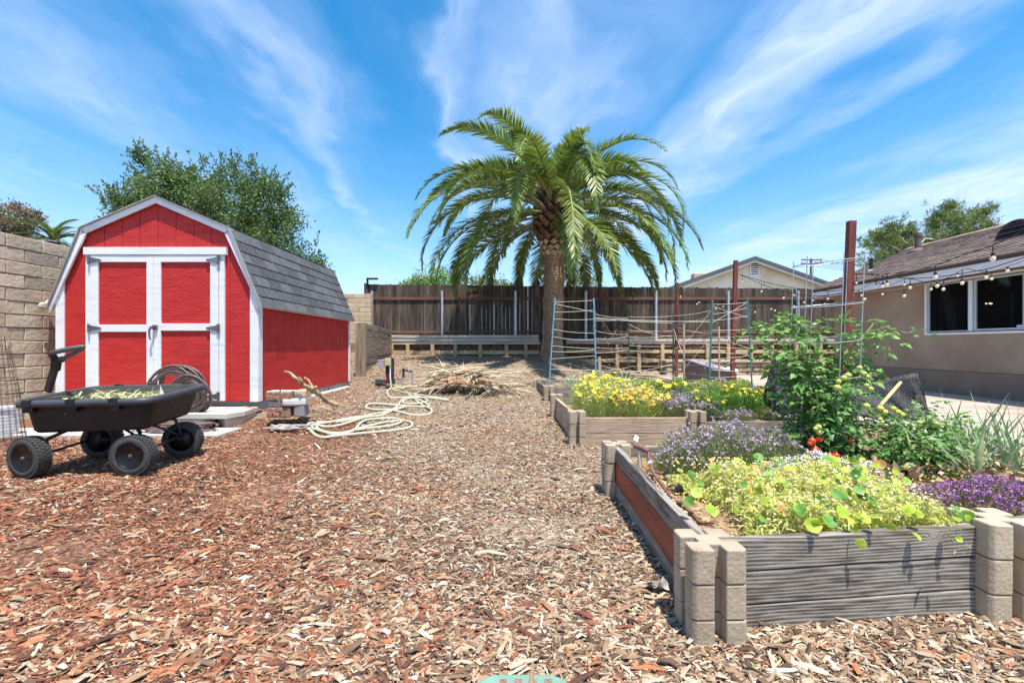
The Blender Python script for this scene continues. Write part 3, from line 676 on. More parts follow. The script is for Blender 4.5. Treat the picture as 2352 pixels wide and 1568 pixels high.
for s in (-1, 1):
    mb = MB(); n = 15; wdt = (YB-YS-.08)/n
    for i in range(n):
        y0 = YS+.04+i*wdt+.004; y1 = y0+wdt-.008
        mb.box(*sorted((sx(s*wx), sx(s*(wx-.018)))), y0, y1, zb_-.0, ze-.03)
    mb.box(*sorted((sx(s*(wx-.009)), sx(s*(wx-.04)))), YS+.05, YB-.05, zb_, ze-.02)
    mb.build('side_wall', M_redside, sh)
    mb = MB(); ra, rb = wx+.012, wx-.088; mb.prism([(sx(s*ra), zb_-.005), (sx(s*rb), zb_-.005), (sx(s*rb), zroof(rb)-.0), (sx(s*ra), zroof(ra)-.0)], 'y', YS-.022, YS-.001); mb.box(*sorted((sx(s*(wx+.013)), sx(s*(wx-.008)))), YS-.001, YS+.075, zb_-.005, ze-.04)
    mb.build('corner_board', M_trim, sh, bevel=.003)
    mb = MB(); mb.box(*sorted((sx(s*(wx+.013)), sx(s*(wx-.008)))), YB-.06, YB+.012, zb_-.005, ze-.04); mb.build('corner_board', M_trim, sh, bevel=.003)
# skid frame
mb = MB(); mb.box(sx(-wx+.03), sx(wx-.018), YS+.03, YB-.02, .2, zb_-.004); mb.build('skid', M_base, sh, bevel=.004)
mb = MB()
for y in (6.9, 7.6, 8.2): mb.lathe([(.02, 0), (.02, .008)], (sx(wx-.022), y, .28), axis=(1, 0, 0), seg=10)
mb.build('skid_bolts', M_black, sh)
mb = MB(); mb.box(sx(wx-.015), sx(wx+.10), YS+.5, YB-.1, .1, .262); mb.build('footing_strip', M_conc, sh, bevel=.01)
# rake trim (white) and roof planes
ro = 1.262; zeo = 1.466
pts = [(-ro, zeo), (-.877, 2.40), (0, 2.769), (.877, 2.40), (ro, zeo)]
for a, b in zip(pts[:-1], pts[1:]):
    d = Vector((b[0]-a[0], b[1]-a[1])).normalized(); nrm = Vector((-d.y, d.x)); wd = .066
    if nrm.y < 0: nrm = -nrm
    mb = MB(); mb.prism([(sx(a[0]), a[1]), (sx(b[0]), b[1]), (sx(b[0])-nrm.x*wd*(0 if abs(b[0]) > 1 or b[0] == 0 else .8), b[1]-wd*1.05), (sx(a[0])-nrm.x*wd*(0 if abs(a[0]) > 1 or a[0] == 0 else .8), a[1]-wd*1.05)], 'y', YS-.05, YS-.024)
    fixn(mb.build('rake_board', M_trim, sh, bevel=.003))
    # metal drip edge above the trim
    mb = MB(); mb.prism([(sx(a[0])+nrm.x*.012, a[1]+nrm.y*.012), (sx(b[0])+nrm.x*.012, b[1]+nrm.y*.012), (sx(b[0])+nrm.x*.002, b[1]+nrm.y*.002), (sx(a[0])+nrm.x*.002, a[1]+nrm.y*.002)], 'y', YS-.075, YS+.02)
    fixn(mb.build('drip_edge', mk('drip_metal', [(.34, .32, .28), (.44, .42, .38)], 5, rough=.5, metal=.4), sh))
    # deck
    mb = MB(); mb.prism([(sx(a[0]), a[1]), (sx(b[0]), b[1]), (sx(b[0])-nrm.x*.022, b[1]-nrm.y*.022), (sx(a[0])-nrm.x*.022, a[1]-nrm.y*.022)], 'y', YS-.024, YB+.06)
    deck = fixn(mb.build('roof', M_trim, sh))
    ln = math.hypot(b[0]-a[0], b[1]-a[1]); lo, hi, dirs = (a, b, d) if a[1] < b[1] else (b, a, -d)
    n = max(2, round(ln/.143)); ex = ln/n; mb = MB()
    for r in range(n):
        y = YS-.045; off = (r % 3)*.11
        first = True
        while y < YB+.05:
            y1 = min(y+(.305-off if first and off else .305), YB+.07); first = False
            s0 = r*ex-.008; s1 = (r+1)*ex+.01
            A = Vector(lo)+dirs*s0; B = Vector(lo)+dirs*s1; t0 = .019+random.uniform(0, .003)
            for (u0, v0, c0, c1) in ((y+.005, y1-.005, 0, 0),):
                P0 = A+nrm*t0; P1 = B+nrm*.010; P2 = B+nrm*.004; P3 = A+nrm*.010
                mb.add([(sx(P0.x), u0, P0.y), (sx(P0.x), v0, P0.y), (sx(P1.x), v0, P1.y), (sx(P1.x), u0, P1.y), (sx(P3.x), u0, P3.y), (sx(P3.x), v0, P3.y), (sx(P2.x), v0, P2.y), (sx(P2.x), u0, P2.y)],
                       [(0, 1, 2, 3), (7, 6, 5, 4), (0, 4, 5, 1), (1, 5, 6, 2), (2, 6, 7, 3), (3, 7, 4, 0)])
            y = y1
    fixn(mb.build('shingles', M_shG, deck))
# doors
def dbox(mb, x0, x1, z0, z1, y0, y1): mb.box(sx(x0), sx(x1), YS+y0, YS+y1, z0, z1)
mb = MB(); dbox(mb, -.855, .842, 2.083, 2.172, -.05, -.001); mb.build('door_header', M_trim, sh, bevel=.003)
for s, (x0, x1) in ((0, (-.847, -.783)), (1, (.748, .811))):
    mb = MB(); dbox(mb, x0, x1, .342, 2.08, -.028, -.001); mb.build('door_jamb', M_trim, sh, bevel=.003)
Z0, Z1 = .345, 2.078
for k, (xo, xi, so, si) in enumerate(((-.779, -.024, .092, .084), (.744, -.020, .094, .080))):
    sg = 1 if xi > xo else -1
    lo_, hi_ = min(xo, xi), max(xo, xi)
    mb = MB(); dbox(mb, lo_+.02, hi_-.02, Z0+.01, Z1-.01, -.020, -.001); dr = mb.build('door', M_red, sh)
    mb = MB(); dbox(mb, *sorted((xo, xo+sg*so)), Z0, Z1, -.042, -.0205); dbox(mb, *sorted((xi, xi-sg*si)), Z0, Z1, -.042, -.0205)
    ia, ib = sorted((xo+sg*so+.001, xi-sg*si-.001)); zm = 1.166 if k == 0 else 1.18
    dbox(mb, ia, ib, 1.997, Z1, -.0415, -.0205); dbox(mb, ia, ib, zm, zm+.085, -.0415, -.0205); dbox(mb, ia, ib, Z0, Z0+.083, -.0415, -.0205)
    mb.build('door_frame', M_trim, dr, bevel=.003)
    for z in (2.02, 1.21, .40):
        hm = MB(); xh = xo-sg*.004
        hm.box(sx(xh)-.02 if sg > 0 else sx(xh)-.0, sx(xh)+.0 if sg > 0 else sx(xh)+.02, YS-.056, YS-.043, z-.05, z+.05)
        hm.prism([(sx(xh), z-.035), (sx(xh+sg*.13), z-.012), (sx(xh+sg*.14), z), (sx(xh+sg*.13), z+.012), (sx(xh), z+.035)], 'y', YS-.056, YS-.0425)
        hm.lathe([(.008, -.05), (.008, .05)], (sx(xh), YS-.06, z), seg=8)
        fixn(hm.build('hinge', M_steel, dr))
    if k == 1:
        hm = MB(); hx = sx(.005); hz_ = 1.22
        hm.cbox((hx, YS-.055, hz_), .05, .03, .055); hm.tube([(hx, YS-.06, hz_), (hx-.012, YS-.10, hz_-.0), (hx-.03, YS-.105, hz_-.04), (hx-.03, YS-.10, hz_-.12), (hx-.022, YS-.09, hz_-.15)], [.014, .014, .013, .011, .008], 8)
        hm.build('door_handle', M_steel, dr, smooth=False)
# bent pale pipe at the left eave
mb = MB(); p = P(116, 694, 5.6); q = P(105, 703, 5.5); mb.tube([p+Vector((.08, .1, .05)), p, q, q+Vector((-.04, 0, 0))], [.045, .042, .04, .05], 10)
mb.build('gutter_stub', mk('stub', [(.35, .28, .2), (.66, .62, .55)], 18, rough=.8, bump=.4), sh)
# ---------------------------------------------------------------- entry step
st = thing('entry_step', 'concrete step of a pale slab on low tan blocks before the shed doors', 'step', (-3.8, 5.1, .1))
mb = MB(); mb.prism([(-4.9, 4.87), (-3.06, 4.87), (-2.98, 5.08), (-3.03, 5.43), (-4.9, 5.43)], 'z', .215, .275); mb.build('slab', M_conc, st, bevel=.008)
mb = MB()
for i in range(4): mb.box(-4.88+i*.392+.003, -4.88+(i+1)*.392-.003, 4.895, 5.1, .02, .213)
mb.add([(-3.08, 4.895, .02), (-3.0, 5.09, .02), (-3.05, 5.42, .02), (-3.3, 5.42, .02), (-3.3, 5.105, .02), (-3.08, 4.895, .213), (-3.0, 5.09, .213), (-3.05, 5.42, .213), (-3.3, 5.42, .213), (-3.3, 5.105, .213)],
       [(4, 3, 2, 1, 0), (5, 6, 7, 8, 9), (0, 1, 6, 5), (1, 2, 7, 6), (2, 3, 8, 7), (3, 4, 9, 8), (4, 0, 5, 9)])
mb.build('base_blocks', M_blockcap, st, bevel=.008)
# ---------------------------------------------------------------- bricks and stones stacked at the shed corner
M_edg = mk('bark_block', [(.16, .075, .05), (.34, .19, .13), (.46, .30, .22)], 26, rough=.95, bump=1.0, bscale=50, bdist=.02, detail=8)
M_top = mk('block_top', [(.62, .55, .47), (.74, .68, .60)], 8, rough=.9, bump=.3)
M_gst = mk('grey_stone', [(.40, .38, .37), (.58, .56, .55)], 8, rough=.95, bump=.5, bscale=30)
M_pbr = mk('pale_brick', [(.56, .36, .25), (.66, .46, .34)], 6, rough=.9, bump=.2)
GB = 'loose blocks stacked at the shed corner'
def B(px, py, d): return P(px, py, d)
def blk(name, c, s, rz, mat, label, grp=GB, bev=.012, top=None):
    mb = MB(); mb.cbox(c, *s, rz); o_ = mb.build(name, mat, bevel=bev); tag(o_, label, 'block', grp)
    if top:
        m2 = MB(); m2.cbox((c[0], c[1], c[2]+s[2]/2+.002), s[0]*.95, s[1]*.95, .006, rz); m2.build('top_face', top, o_, base=tuple(o_.location), bevel=.003)
    return o_
dz = 4.95
def bx_(px, z): return (px-XC)*dz/F
blk('edging_block', (bx_(640, 0), dz+.07, .275), (.25, .17, .105), .05, M_edg, 'rough bark faced red block at the bottom of the little stack')
blk('brick', (bx_(630, 0), dz+.09, .365), (.15, .14, .072), .0, M_gst, 'grey brick between the two bark faced blocks')
blk('edging_block', (bx_(640, 0), dz+.07, .452), (.27, .18, .098), .03, M_edg, 'rough bark faced red block on top of the stack', top=M_top)
blk('brick', (bx_(679, 0), dz+.18, .462), (.12, .20, .09), .05, M_pbr, 'smooth peach coloured brick beside the top bark faced block')
blk('brick', (bx_(684, 0), dz+.09, .285), (.11, .17, .12), .1, mk('dark_brick', [(.20, .19, .18), (.30, .28, .27)], 6, rough=.9, bump=.3), 'dark grey brick standing at the right foot of the stack')
blk('stone', (bx_(673, 0), dz+.05, .385), (.24, .13, .078), .22, mk('white_stone', [(.50, .49, .48), (.64, .63, .61)], 8, rough=.9, bump=.5), 'whitish stone slab lying across the dark grey brick', bev=.02)
# branch and twigs
M_bark = mk('pale_bark', [(.18, .12, .06), (.38, .28, .15), (.50, .40, .25)], 10, stretch=(1, 1, 1), rough=.9, bump=.7, bscale=30)
M_tw = mk('grey_twig', [(.14, .11, .10), (.36, .32, .29), (.48, .44, .41)], 20, rough=.9, bump=.4)
def zz(px, py, d=4.95): return B(px, py, d)
def limb(mb, pts, r0, r1, knob=.25):
    n = len(pts); out_ = []; rs_ = []
    for i in range(n-1):
        for k in range(4):
            t = k/4; p = pts[i].lerp(pts[i+1], t)+Vector((random.uniform(-.006, .006), random.uniform(-.006, .006), random.uniform(-.006, .006)))
            out_.append(p); f_ = (i+t)/(n-1); rs_.append(lerp(r0, r1, f_)*(1+random.uniform(-knob, knob)*.6))
    out_.append(pts[-1]); rs_.append(r1); mb.tube(out_, rs_, 8)
mb = MB()
limb(mb, [zz(778, 930, 5.2), zz(752, 922, 5.15), zz(736, 906, 5.1), zz(718, 893, 5.0), zz(704, 887, 4.98), zz(692, 878, 4.97), zz(676, 866, 4.95), zz(667, 857, 4.95), zz(653, 852, 4.95)], .028, .013)
limb(mb, [zz(736, 906, 5.1), zz(716, 900, 5.06), zz(702, 888, 5.0)], .016, .014)
limb(mb, [zz(698, 882, 4.98), zz(690, 872, 4.9), zz(687, 866, 4.9)], .014, .013)
limb(mb, [zz(719, 893, 5.0), zz(713, 880, 5.05), zz(706, 872, 5.06), zz(700, 867, 5.06)], .013, .012)
limb(mb, [zz(694, 879, 4.98), zz(684, 874, 4.97), zz(679, 870, 4.97)], .011, .010)
limb(mb, [zz(723, 894, 5.0), zz(722, 888, 5.0), zz(729, 889, 5.0)], .011, .012)
tag(mb.build('fallen_branch', M_bark, smooth=True), 'knobbly pale bare branch leaning against the stacked blocks', 'branch')
mb = MB(); q0 = zz(640, 949, 4.8); limb(mb, [zz(641, 945, 4.75), zz(642, 925, 4.8), zz(644, 896, 4.86)], .012, .010)
tag(mb.build('upright_stick', mk('dark_twig', [(.08, .045, .03), (.20, .13, .09)], 20, rough=.9, bump=.4), smooth=True), 'thin dark stick standing upright before the bark faced blocks', 'stick')
mb = MB()
for i in range(13):
    a0 = zz(random.uniform(604, 655), random.uniform(944, 958), 4.75); ang = random.uniform(-.3, .5); ln = random.uniform(.15, .42)
    z0 = g1(a0.x, 4.75)+random.uniform(.015, .06)
    limb(mb, [Vector((a0.x, 4.72+random.uniform(-.06, .1), z0)), Vector((a0.x+ln*.5, 4.74+ang*ln*.5, z0+random.uniform(-.01, .03))), Vector((a0.x+ln, 4.74+ang*ln, z0+random.uniform(-.01, .02)))], random.uniform(.008, .018), .007)
tag(mb.build('twig_pile', M_tw, smooth=True), 'heap of grey dead twigs on the ground below the stacked blocks', 'twigs', kind='stuff')
mb = MB(); cp = [B(560, 933, 5.40), B(590, 936, 5.2), B(608, 938, 5.1), B(628, 947, 4.9), B(640, 955, 4.75)]
cp[0].z = .285; cp[1].z = .285; cp[2].z = .27
mb.tube(cp, .005, 6); tag(mb.build('extension_cord', mk('orange_cord', [(.55, .13, .05), (.62, .18, .07)], 4, rough=.5)), 'thin orange cord running from the shed door over the step', 'cord')
# ================================================================ GARDEN CART
M_poly = mk('black_poly', [(.008, .008, .009), (.013, .013, .014), (.040, .036, .032)], 5, pos=[.35, .55, .8], rough=.5, bump=.25, bscale=160, bdist=.002, spec=.4)
M_polyin = mk('dusty_poly', [(.03, .03, .028), (.075, .072, .062), (.05, .05, .046)], 5, stretch=(1, 1, .4), rough=.75, bump=.2, bscale=80)
M_rimp = mk('rim_poly', [(.035, .04, .048), (.06, .066, .078)], 10, rough=.5)
M_tyre = mk('tyre_rubber', [(.035, .036, .036), (.06, .06, .058)], 20, rough=.85, bump=.3, bscale=100)
M_hub = mk('hub_black', [(.005, .005, .006), (.008, .008, .009)], 8, rough=.38, spec=.35)
M_frame = mk('cart_frame', [(.022, .024, .03), (.04, .044, .055)], 10, rough=.4, spec=.5)
M_grip = mk('grey_grip', [(.075, .08, .08), (.12, .125, .125)], 16, rough=.6, bump=.2)
ct = thing('garden_cart', 'black plastic garden dump cart with four wide tyres on the red mulch', 'cart', (-2.90, 3.32, .14), rz=0)
CB = Vector((-2.90, 3.32, .14))
def rr_loop(cx, cy, hx, hy, rad, n=6, z=0, ch=None):
    pts = []
    for sxx, syy, a0 in ((1, 1, 0), (-1, 1, 90), (-1, -1, 180), (1, -1, 270)):
        for k in range(n+1):
            a = R(a0+90*k/n); pts.append((cx+sxx*(hx-rad)+rad*math.cos(a), cy+syy*(hy-rad)+rad*math.sin(a), z))
    return pts
def shell(mb, loops, flip=False, close_first=False, close_last=False):
    n = len(loops[0]); vs = [p for lp in loops for p in lp]; fs = []
    for i in range(len(loops)-1):
        for k in range(n):
            fq = (i*n+k, i*n+(k+1) % n, (i+1)*n+(k+1) % n, (i+1)*n+k); fs.append(fq if not flip else fq[::-1])
    if close_first: fs.append(tuple(range(n))[::-1] if not flip else tuple(range(n)))
    if close_last: fs.append(tuple((len(loops)-1)*n+k for k in range(n)))
    mb.add(vs, fs)
TH = R(6)
def Tc(p):      # cart frame -> world: yaw, slight tilt up to the back, offset
    x, y, z = p; z2 = z+.055*y+.012*x; x = x*.83; y = y*.93; x2 = x*math.cos(TH)-y*math.sin(TH); y2 = x*math.sin(TH)+y*math.cos(TH)
    return Vector((CB.x+x2, CB.y+y2, CB.z+z2))
zt, zbt = .525, .30
mb = MB()
L1 = rr_loop(.045, 0, .475, .335, .09, z=zt-.03); L2 = rr_loop(.035, 0, .43, .30, .07, z=zbt+.02); L3 = rr_loop(.035, 0, .41, .285, .06, z=zbt)
shell(mb, [[Tc(p) for p in l] for l in (L3, L2, L1)], close_first=True)
tub = fixn(mb.build('tub', M_poly, ct, smooth=False, bevel=.004))
mb = MB()
I1 = rr_loop(.045, 0, .47, .33, .087, z=zt); I2 = rr_loop(.035, 0, .423, .295, .067, z=zbt+.03); I3 = rr_loop(.035, 0, .40, .27, .055, z=zbt+.012)
shell(mb, [[Tc(p) for p in l] for l in (I1, I2, I3)], close_last=True)
mb.build('tub_inside', M_polyin, tub)
mb = MB()
o1 = rr_loop(.045, 0, .47, .33, .087, z=zt); o2 = rr_loop(.045, 0, .51, .375, .12, z=zt+.004); o3 = rr_loop(.045, 0, .523, .385, .125, z=zt-.010); o4 = rr_loop(.045, 0, .523, .385, .125, z=zt-.040); o5 = rr_loop(.045, 0, .513, .374, .118, z=zt-.040); o6 = rr_loop(.045, 0, .473, .333, .09, z=zt-.02)
shell(mb, [[Tc(p) for p in l] for l in (o1, o2, o3, o4, o5, o6)])
fixn(mb.build('rim', M_rimp, tub, smooth=True))
for cx in (-.33, -.02, .29):
    m2 = MB()
    vs = lambda x0, x1, y0, y1, z0, z1: [Tc(q_) for q_ in ((x0, y0, z0), (x1, y0, z0), (x1, y1, z0), (x0, y1, z0), (x0, y0, z1), (x1, y0, z1), (x1, y1, z1), (x0, y1, z1))]
    fcs = [(0, 3, 2, 1), (4, 5, 6, 7), (0, 1, 5, 4), (1, 2, 6, 5), (2, 3, 7, 6), (3, 0, 4, 7)]
    m2.add(vs(cx-.032, cx+.032, -.392, -.35, zt-.034, zt+.008), fcs); m2.add(vs(cx-.036, cx+.036, -.375, -.335, zt-.075, zt-.038), fcs); m2.add(vs(cx-.018, cx+.018, -.377, -.374, zt-.066, zt-.058), fcs)
    m2.build('rim_clip', M_poly, tub, bevel=.003)
for cx in (-.25, .05, .36):
    m2 = MB(); m2.add(vs(cx-.03, cx+.03, .35, .392, zt-.03, zt+.012), fcs); m2.build('rim_clip', M_poly, tub, bevel=.003)
# frame: arched tubes to the axles
WR = .134
for s, name in ((-1, 'steering_axle'), (1, 'rear_axle')):
    m2 = MB(); xa = s*.385
    hub_z = WR
    if s > 0:
        for e_ in (-1, 1):
            m2.tube([Tc(q_) for q_ in ((.12, e_*.10, zbt-.012), (.28, e_*.15, zbt+.005), (.36, e_*.21, .27), (.385, e_*.23, .20), (.385, e_*.235, hub_z))], .012, 8)
            m2.tube([Tc(q_) for q_ in ((.10, e_*.06, zbt-.02), (.25, e_*.13, .24), (.385, e_*.2, hub_z+.02))], .009, 8)
    else:
        for e_ in (-1, 1):
            m2.tube([Tc(q_) for q_ in ((-.12, e_*.05, zbt-.015), (-.27, e_*.12, zbt-.02), (-.355, e_*.19, .24), (-.385, e_*.2, .19))], .012, 8)
    m2.tube([Tc((xa, -.24, hub_z)), Tc((xa, .24, hub_z))], .010, 8)
    m2.tube([Tc((-.3, 0, zbt-.02)), Tc((.3, 0, zbt-.02))], .014, 8)
    m2.build(name, M_frame, ct, smooth=True)
# wheels: tyre with tread blocks, deep dish rim, hub
def wheel(cx, cy, yaw, face):
    c = Tc((cx, cy, 0)); gzl = g1(c.x, c.y); c.z = gzl+.012+WR
    ax = Vector((math.sin(yaw), -math.cos(yaw), 0))*face           # outer side
    m2 = MB(); w2 = .042
    prof = [(.088, w2), (.098, w2+.004), (.118, w2+.002), (.128, w2-.006), (.132, w2-.016), (.133, 0), (.132, -w2+.016), (.128, -w2+.006), (.118, -w2-.002), (.098, -w2-.004), (.088, -w2)]
    vs = []; sg = 40; a, b = frame(ax)
    for r_, h_ in prof+[(.084, 0)]:
        for k in range(sg): t = 2*math.pi*k/sg; vs.append(c+ax*h_+a*(r_*math.cos(t))+b*(r_*math.sin(t)))
    n = len(prof)+1; fs = [(i*sg+k, i*sg+(k+1) % sg, ((i+1) % n)*sg+(k+1) % sg, ((i+1) % n)*sg+k) for i in range(n) for k in range(sg)]
    m2.add(vs, fs); ty = fixn(m2.build('wheel', M_tyre, ct, smooth=True))
    m3 = MB()
    for k in range(34):
        t = 2*math.pi*k/34
        for q_, (h0, h1) in enumerate(((-.040, -.022), (-.019, 0), (.003, .020), (.023, .041))):
            tt = t+(q_ % 2)*.09; er = a*math.cos(tt)+b*math.sin(tt); et = -a*math.sin(tt)+b*math.cos(tt)
            ro_ = .1355-(.004 if abs(h0+h1)/2 > .02 else 0); m3.cbox(c+er*(ro_-.002)+ax*((h0+h1)/2), .009, .0195, h1-h0, M=Matrix((er, et, ax)).transposed())
    m3.build('tread', M_tyre, ty)
    m3 = MB(); m3.lathe([(.087, w2-.004), (.090, w2+.002), (.086, w2+.002), (.078, w2-.01), (.074, w2-.045), (.05, w2-.058), (.02, w2-.055), (.02, w2-.02), (.016, w2-.015)], c, axis=ax, seg=32)
    m3.lathe([(.087, -w2+.004), (.082, -w2+.02), (.03, -w2+.025), (.02, -w2+.01)], c, axis=ax, seg=32)
    fixn(m3.build('rim', M_hub, ty, smooth=True))
    m3 = MB(); m3.lathe([(.013, w2-.02), (.013, w2-.004), (.009, w2-.002), (.007, w2+.006)], c, axis=ax, seg=12); m3.build('axle_nut', M_steel, ty)
wheel(-.385, -.30, R(-10), 1); wheel(.385, -.30, R(4), 1); wheel(-.345, .31, R(6), -1); wheel(.385, .28, R(12), -1)
# handle
hb = MB(); h0 = P(110, 899, 3.35); h1 = P(127, 841, 3.30)
hb.beam(h0, h1, .045, .03, up=(0, 1, 0)); hl = hb.build('handle_shaft', M_frame, ct, bevel=.006)
hb = MB(); A = h1; G0 = P(118, 811, 3.27); G1 = P(192, 796, 3.2); G2 = P(188, 803, 3.24); E = P(140, 826, 3.28)
hb.beam(A+Vector((0, 0, -.03)), P(131, 824, 3.29), .055, .035, up=(0, 1, 0)); hb.beam(P(131, 828, 3.29), G0, .035, .03, up=(0, 1, 0)); hb.beam(P(133, 830, 3.29), E+Vector((.02, 0, .01)), .04, .03, up=(0, 1, 0))
hb.build('handle_yoke', M_poly, ct, bevel=.008)
hb = MB(); hb.tube([G0, G0.lerp(G1, .3)+Vector((0, 0, .004)), G0.lerp(G1, .7)+Vector((0, 0, .003)), G1], [.016, .018, .018, .015], 12)
hb.tube([E, G2.lerp(E, .5), G2, G1], [.014, .016, .013, .013], 10); hb.build('handle_grip', M_grip, ct, smooth=True)
# clippings lying in the tub
n = 420; Pc = np.array([Tc((random.uniform(-.30, .36), random.uniform(-.2, .22), zbt+random.uniform(.13, .215))) for _ in range(n)])
D = RNG.normal(0, 1, (n, 3)); D[:, 2] = RNG.normal(.05, .22, n)
V, Fc = strips(Pc, D, np.tile([[0, 0, 1.]], (n, 1)), RNG.uniform(.05, .17, n), RNG.uniform(.006, .016, n), droop=.25)
heap = []
n2 = 24
Xh, Yh = np.meshgrid(np.linspace(-.42, .40, n2), np.linspace(-.24, .24, n2)); Zh = zbt+.17*np.clip(1-((Xh-.02)/.46)**2, 0, 1)*np.clip(1-(Yh/.29)**2, 0, 1)+RNG.normal(0, .006, Xh.shape)
Vh = np.array([Tc(q_) for q_ in zip(Xh.ravel(), Yh.ravel(), Zh.ravel())]); jj_, ii_ = np.meshgrid(np.arange(n2-1), np.arange(n2-1)); qq = (ii_*n2+jj_).ravel()
M_clip = mk('clippings', [(.36, .40, .14), (.62, .62, .30), (.78, .74, .52)], 14, rough=.8, island=.25, trans=.2)
a_, b_ = join([(V, Fc if Fc.shape[1] == 4 else Fc), (Vh, np.stack([qq, qq+1, qq+n2+1, qq+n2], 1))])
tag(mkmesh('plant_clippings', a_, b_, M_clip), 'pale green cut stalks and leaves lying in the garden cart', 'clippings', kind='stuff')
mb = MB(); c = P(368, 899, 3.25)
mb.add([c+Vector((-.012, 0, -.10)), c+Vector((.022, 0, -.10)), c+Vector((.02, .01, -.02)), c+Vector((.004, 0, .045)), c+Vector((-.004, .004, .04)), c+Vector((-.014, .01, -.02)), c+Vector((.004, .02, -.10))], [(0, 1, 2, 5), (5, 2, 3, 4), (1, 6, 2), (6, 0, 5), (6, 5, 2)])
tag(mb.build('onion_stub', mk('onion_white', [(.70, .66, .52), (.84, .82, .74)], 10, rough=.6), smooth=True), 'pale pointed onion stalk sticking up from the cart', 'onion')
# ---------------------------------------------------------------- hoses
def catmull(pts, k=8):
    out_ = []; n = len(pts)
    for i in range(n-1):
        p0, p1, p2, p3 = pts[max(i-1, 0)], pts[i], pts[i+1], pts[min(i+2, n-1)]
        for s in range(k):
            t = s/k; out_.append(.5*((2*p1)+(-p0+p2)*t+(2*p0-5*p1+4*p2-p3)*t*t+(-p0+3*p1-3*p2+p3)*t**3))
    out_.append(pts[-1]); return out_
M_hoseb = mk('brown_hose', [(.07, .045, .04), (.15, .10, .09), (.24, .18, .16)], 30, rough=.5, island=.3)
def coil(name, c, ra, rb, turns, jit_, r, tilt, label, mat=M_hoseb, ground=False):
    mb = MB(); pts = []; n = turns*36
    for i in range(n+1):
        t = 2*math.pi*i/36; k = i/36
        ja = 1+jit_*math.sin(k*1.7+1)*.8+jit_*math.sin(k*4.1)*.5; jb = 1+jit_*math.cos(k*2.3)
        x = ra*ja*math.cos(t)+.02*math.sin(k*2.9); y = rb*jb*math.sin(t)+.015*math.cos(k*3.3)
        dpt = (math.sin(k*2.1)*.5+.5)*.09
        if ground: pts.append(Vector((c[0]+x, c[1]+y, c[2]+.012+dpt*.8)))
        else: pts.append(Vector((c[0]+x, c[1]-dpt-tilt*y, c[2]+y)))
    mb.tube(pts, r, 7); return mb
c = P(413, 894, 5.22)
mb = coil('hose', (c.x, c.y, c.z), .255, .235, 14, .17, .0135, .12, '')
hc = thing('coiled_hose', 'upright ring of brown garden hose leaning on the right shed door', 'hose', (c.x, c.y, c.z-.3))
mb.build('hose', M_hoseb, hc, smooth=True)
mb = MB(); s_ = c+Vector((.10, -.06, .20)); mb.beam(s_+Vector((-.03, 0, -.05)), s_+Vector((.035, 0, .065)), .035, .075, up=(0, 1, 0)); mb.build('strap', M_black, hc, bevel=.006)
c = P(443, 940, 5.0); mb = coil('hose', (c.x, c.y, .275+.19), .17, .18, 9, .2, .0125, .2, '')
tag(mb.build('coiled_hose', M_hoseb, smooth=True), 'smaller brown hose bundle standing on the step below the upright ring', 'hose')
c = P(375, 978, 4.5); mb = coil('hose', (c.x, 4.66, .13), .36, .12, 6, .2, .010, 0, '', ground=True)
tag(mb.build('coiled_hose', M_hoseb, smooth=True), 'flat reddish brown hose loops lying on the pavers behind the cart', 'hose')
# cream hose snaking on the ground: pixel path turned into points on the ground
M_hosec = mk('cream_hose', [(.40, .385, .28), (.55, .53, .40)], 30, rough=.5, bump=.1)
def gpt(px, py, dz_=.02):
    lo_, hi_ = 1.2, 14.5
    for _ in range(40):
        m_ = (lo_+hi_)/2; p = P(px, py, m_)
        if p.z > g1(p.x, m_): lo_ = m_
        else: hi_ = m_
    p = P(px, py, lo_); p.z = g1(p.x, lo_)+dz_; return p
def z8(x, y): return ((800+x*.34014)*.765625, (1000+y*.34014)*.765625)
hose_px = [(1100, 490), (1065, 530), (1085, 570), (1150, 575), (1400, 585), (1590, 600), (1560, 580), (1450, 575), (1300, 550), (1180, 520), (1110, 500), (1180, 490), (1270, 560), (1370, 640), (1450, 690), (1430, 725), (1280, 725),
           (1100, 695), (960, 690), (880, 665), (900, 640), (1000, 640), (1200, 645), (1430, 655), (1330, 600), (1240, 585), (1200, 620), (1290, 640), (1400, 620), (1410, 590), (1300, 565), (1200, 600), (1140, 660), (1060, 700), (900, 745), (650, 790), (430, 795), (365, 830), (390, 880), (480, 925), (600, 930),
           (850, 905), (1050, 870), (1250, 850), (1280, 815), (1200, 780), (1080, 790), (950, 830), (800, 860), (640, 905), (480, 885), (390, 850), (420, 810), (560, 800), (780, 765), (1000, 735), (1090, 700), (1230, 665), (1100, 690),
           (1000, 730), (850, 770), (640, 830), (520, 830), (440, 830), (470, 880), (600, 890), (760, 870), (850, 800), (980, 765), (1130, 760), (1190, 800), (1100, 830), (930, 840), (780, 875)]
hp = []
for i, (a, b) in enumerate(hose_px): q_ = z8(a, b); hp.append(gpt(q_[0], q_[1], .022+.012*math.sin(i*1.9)))
mb = MB(); mb.tube(catmull(hp, 6), .0165, 8); tag(mb.build('garden_hose', M_hosec, smooth=True), 'long cream garden hose looped loosely over the wood chips', 'hose')
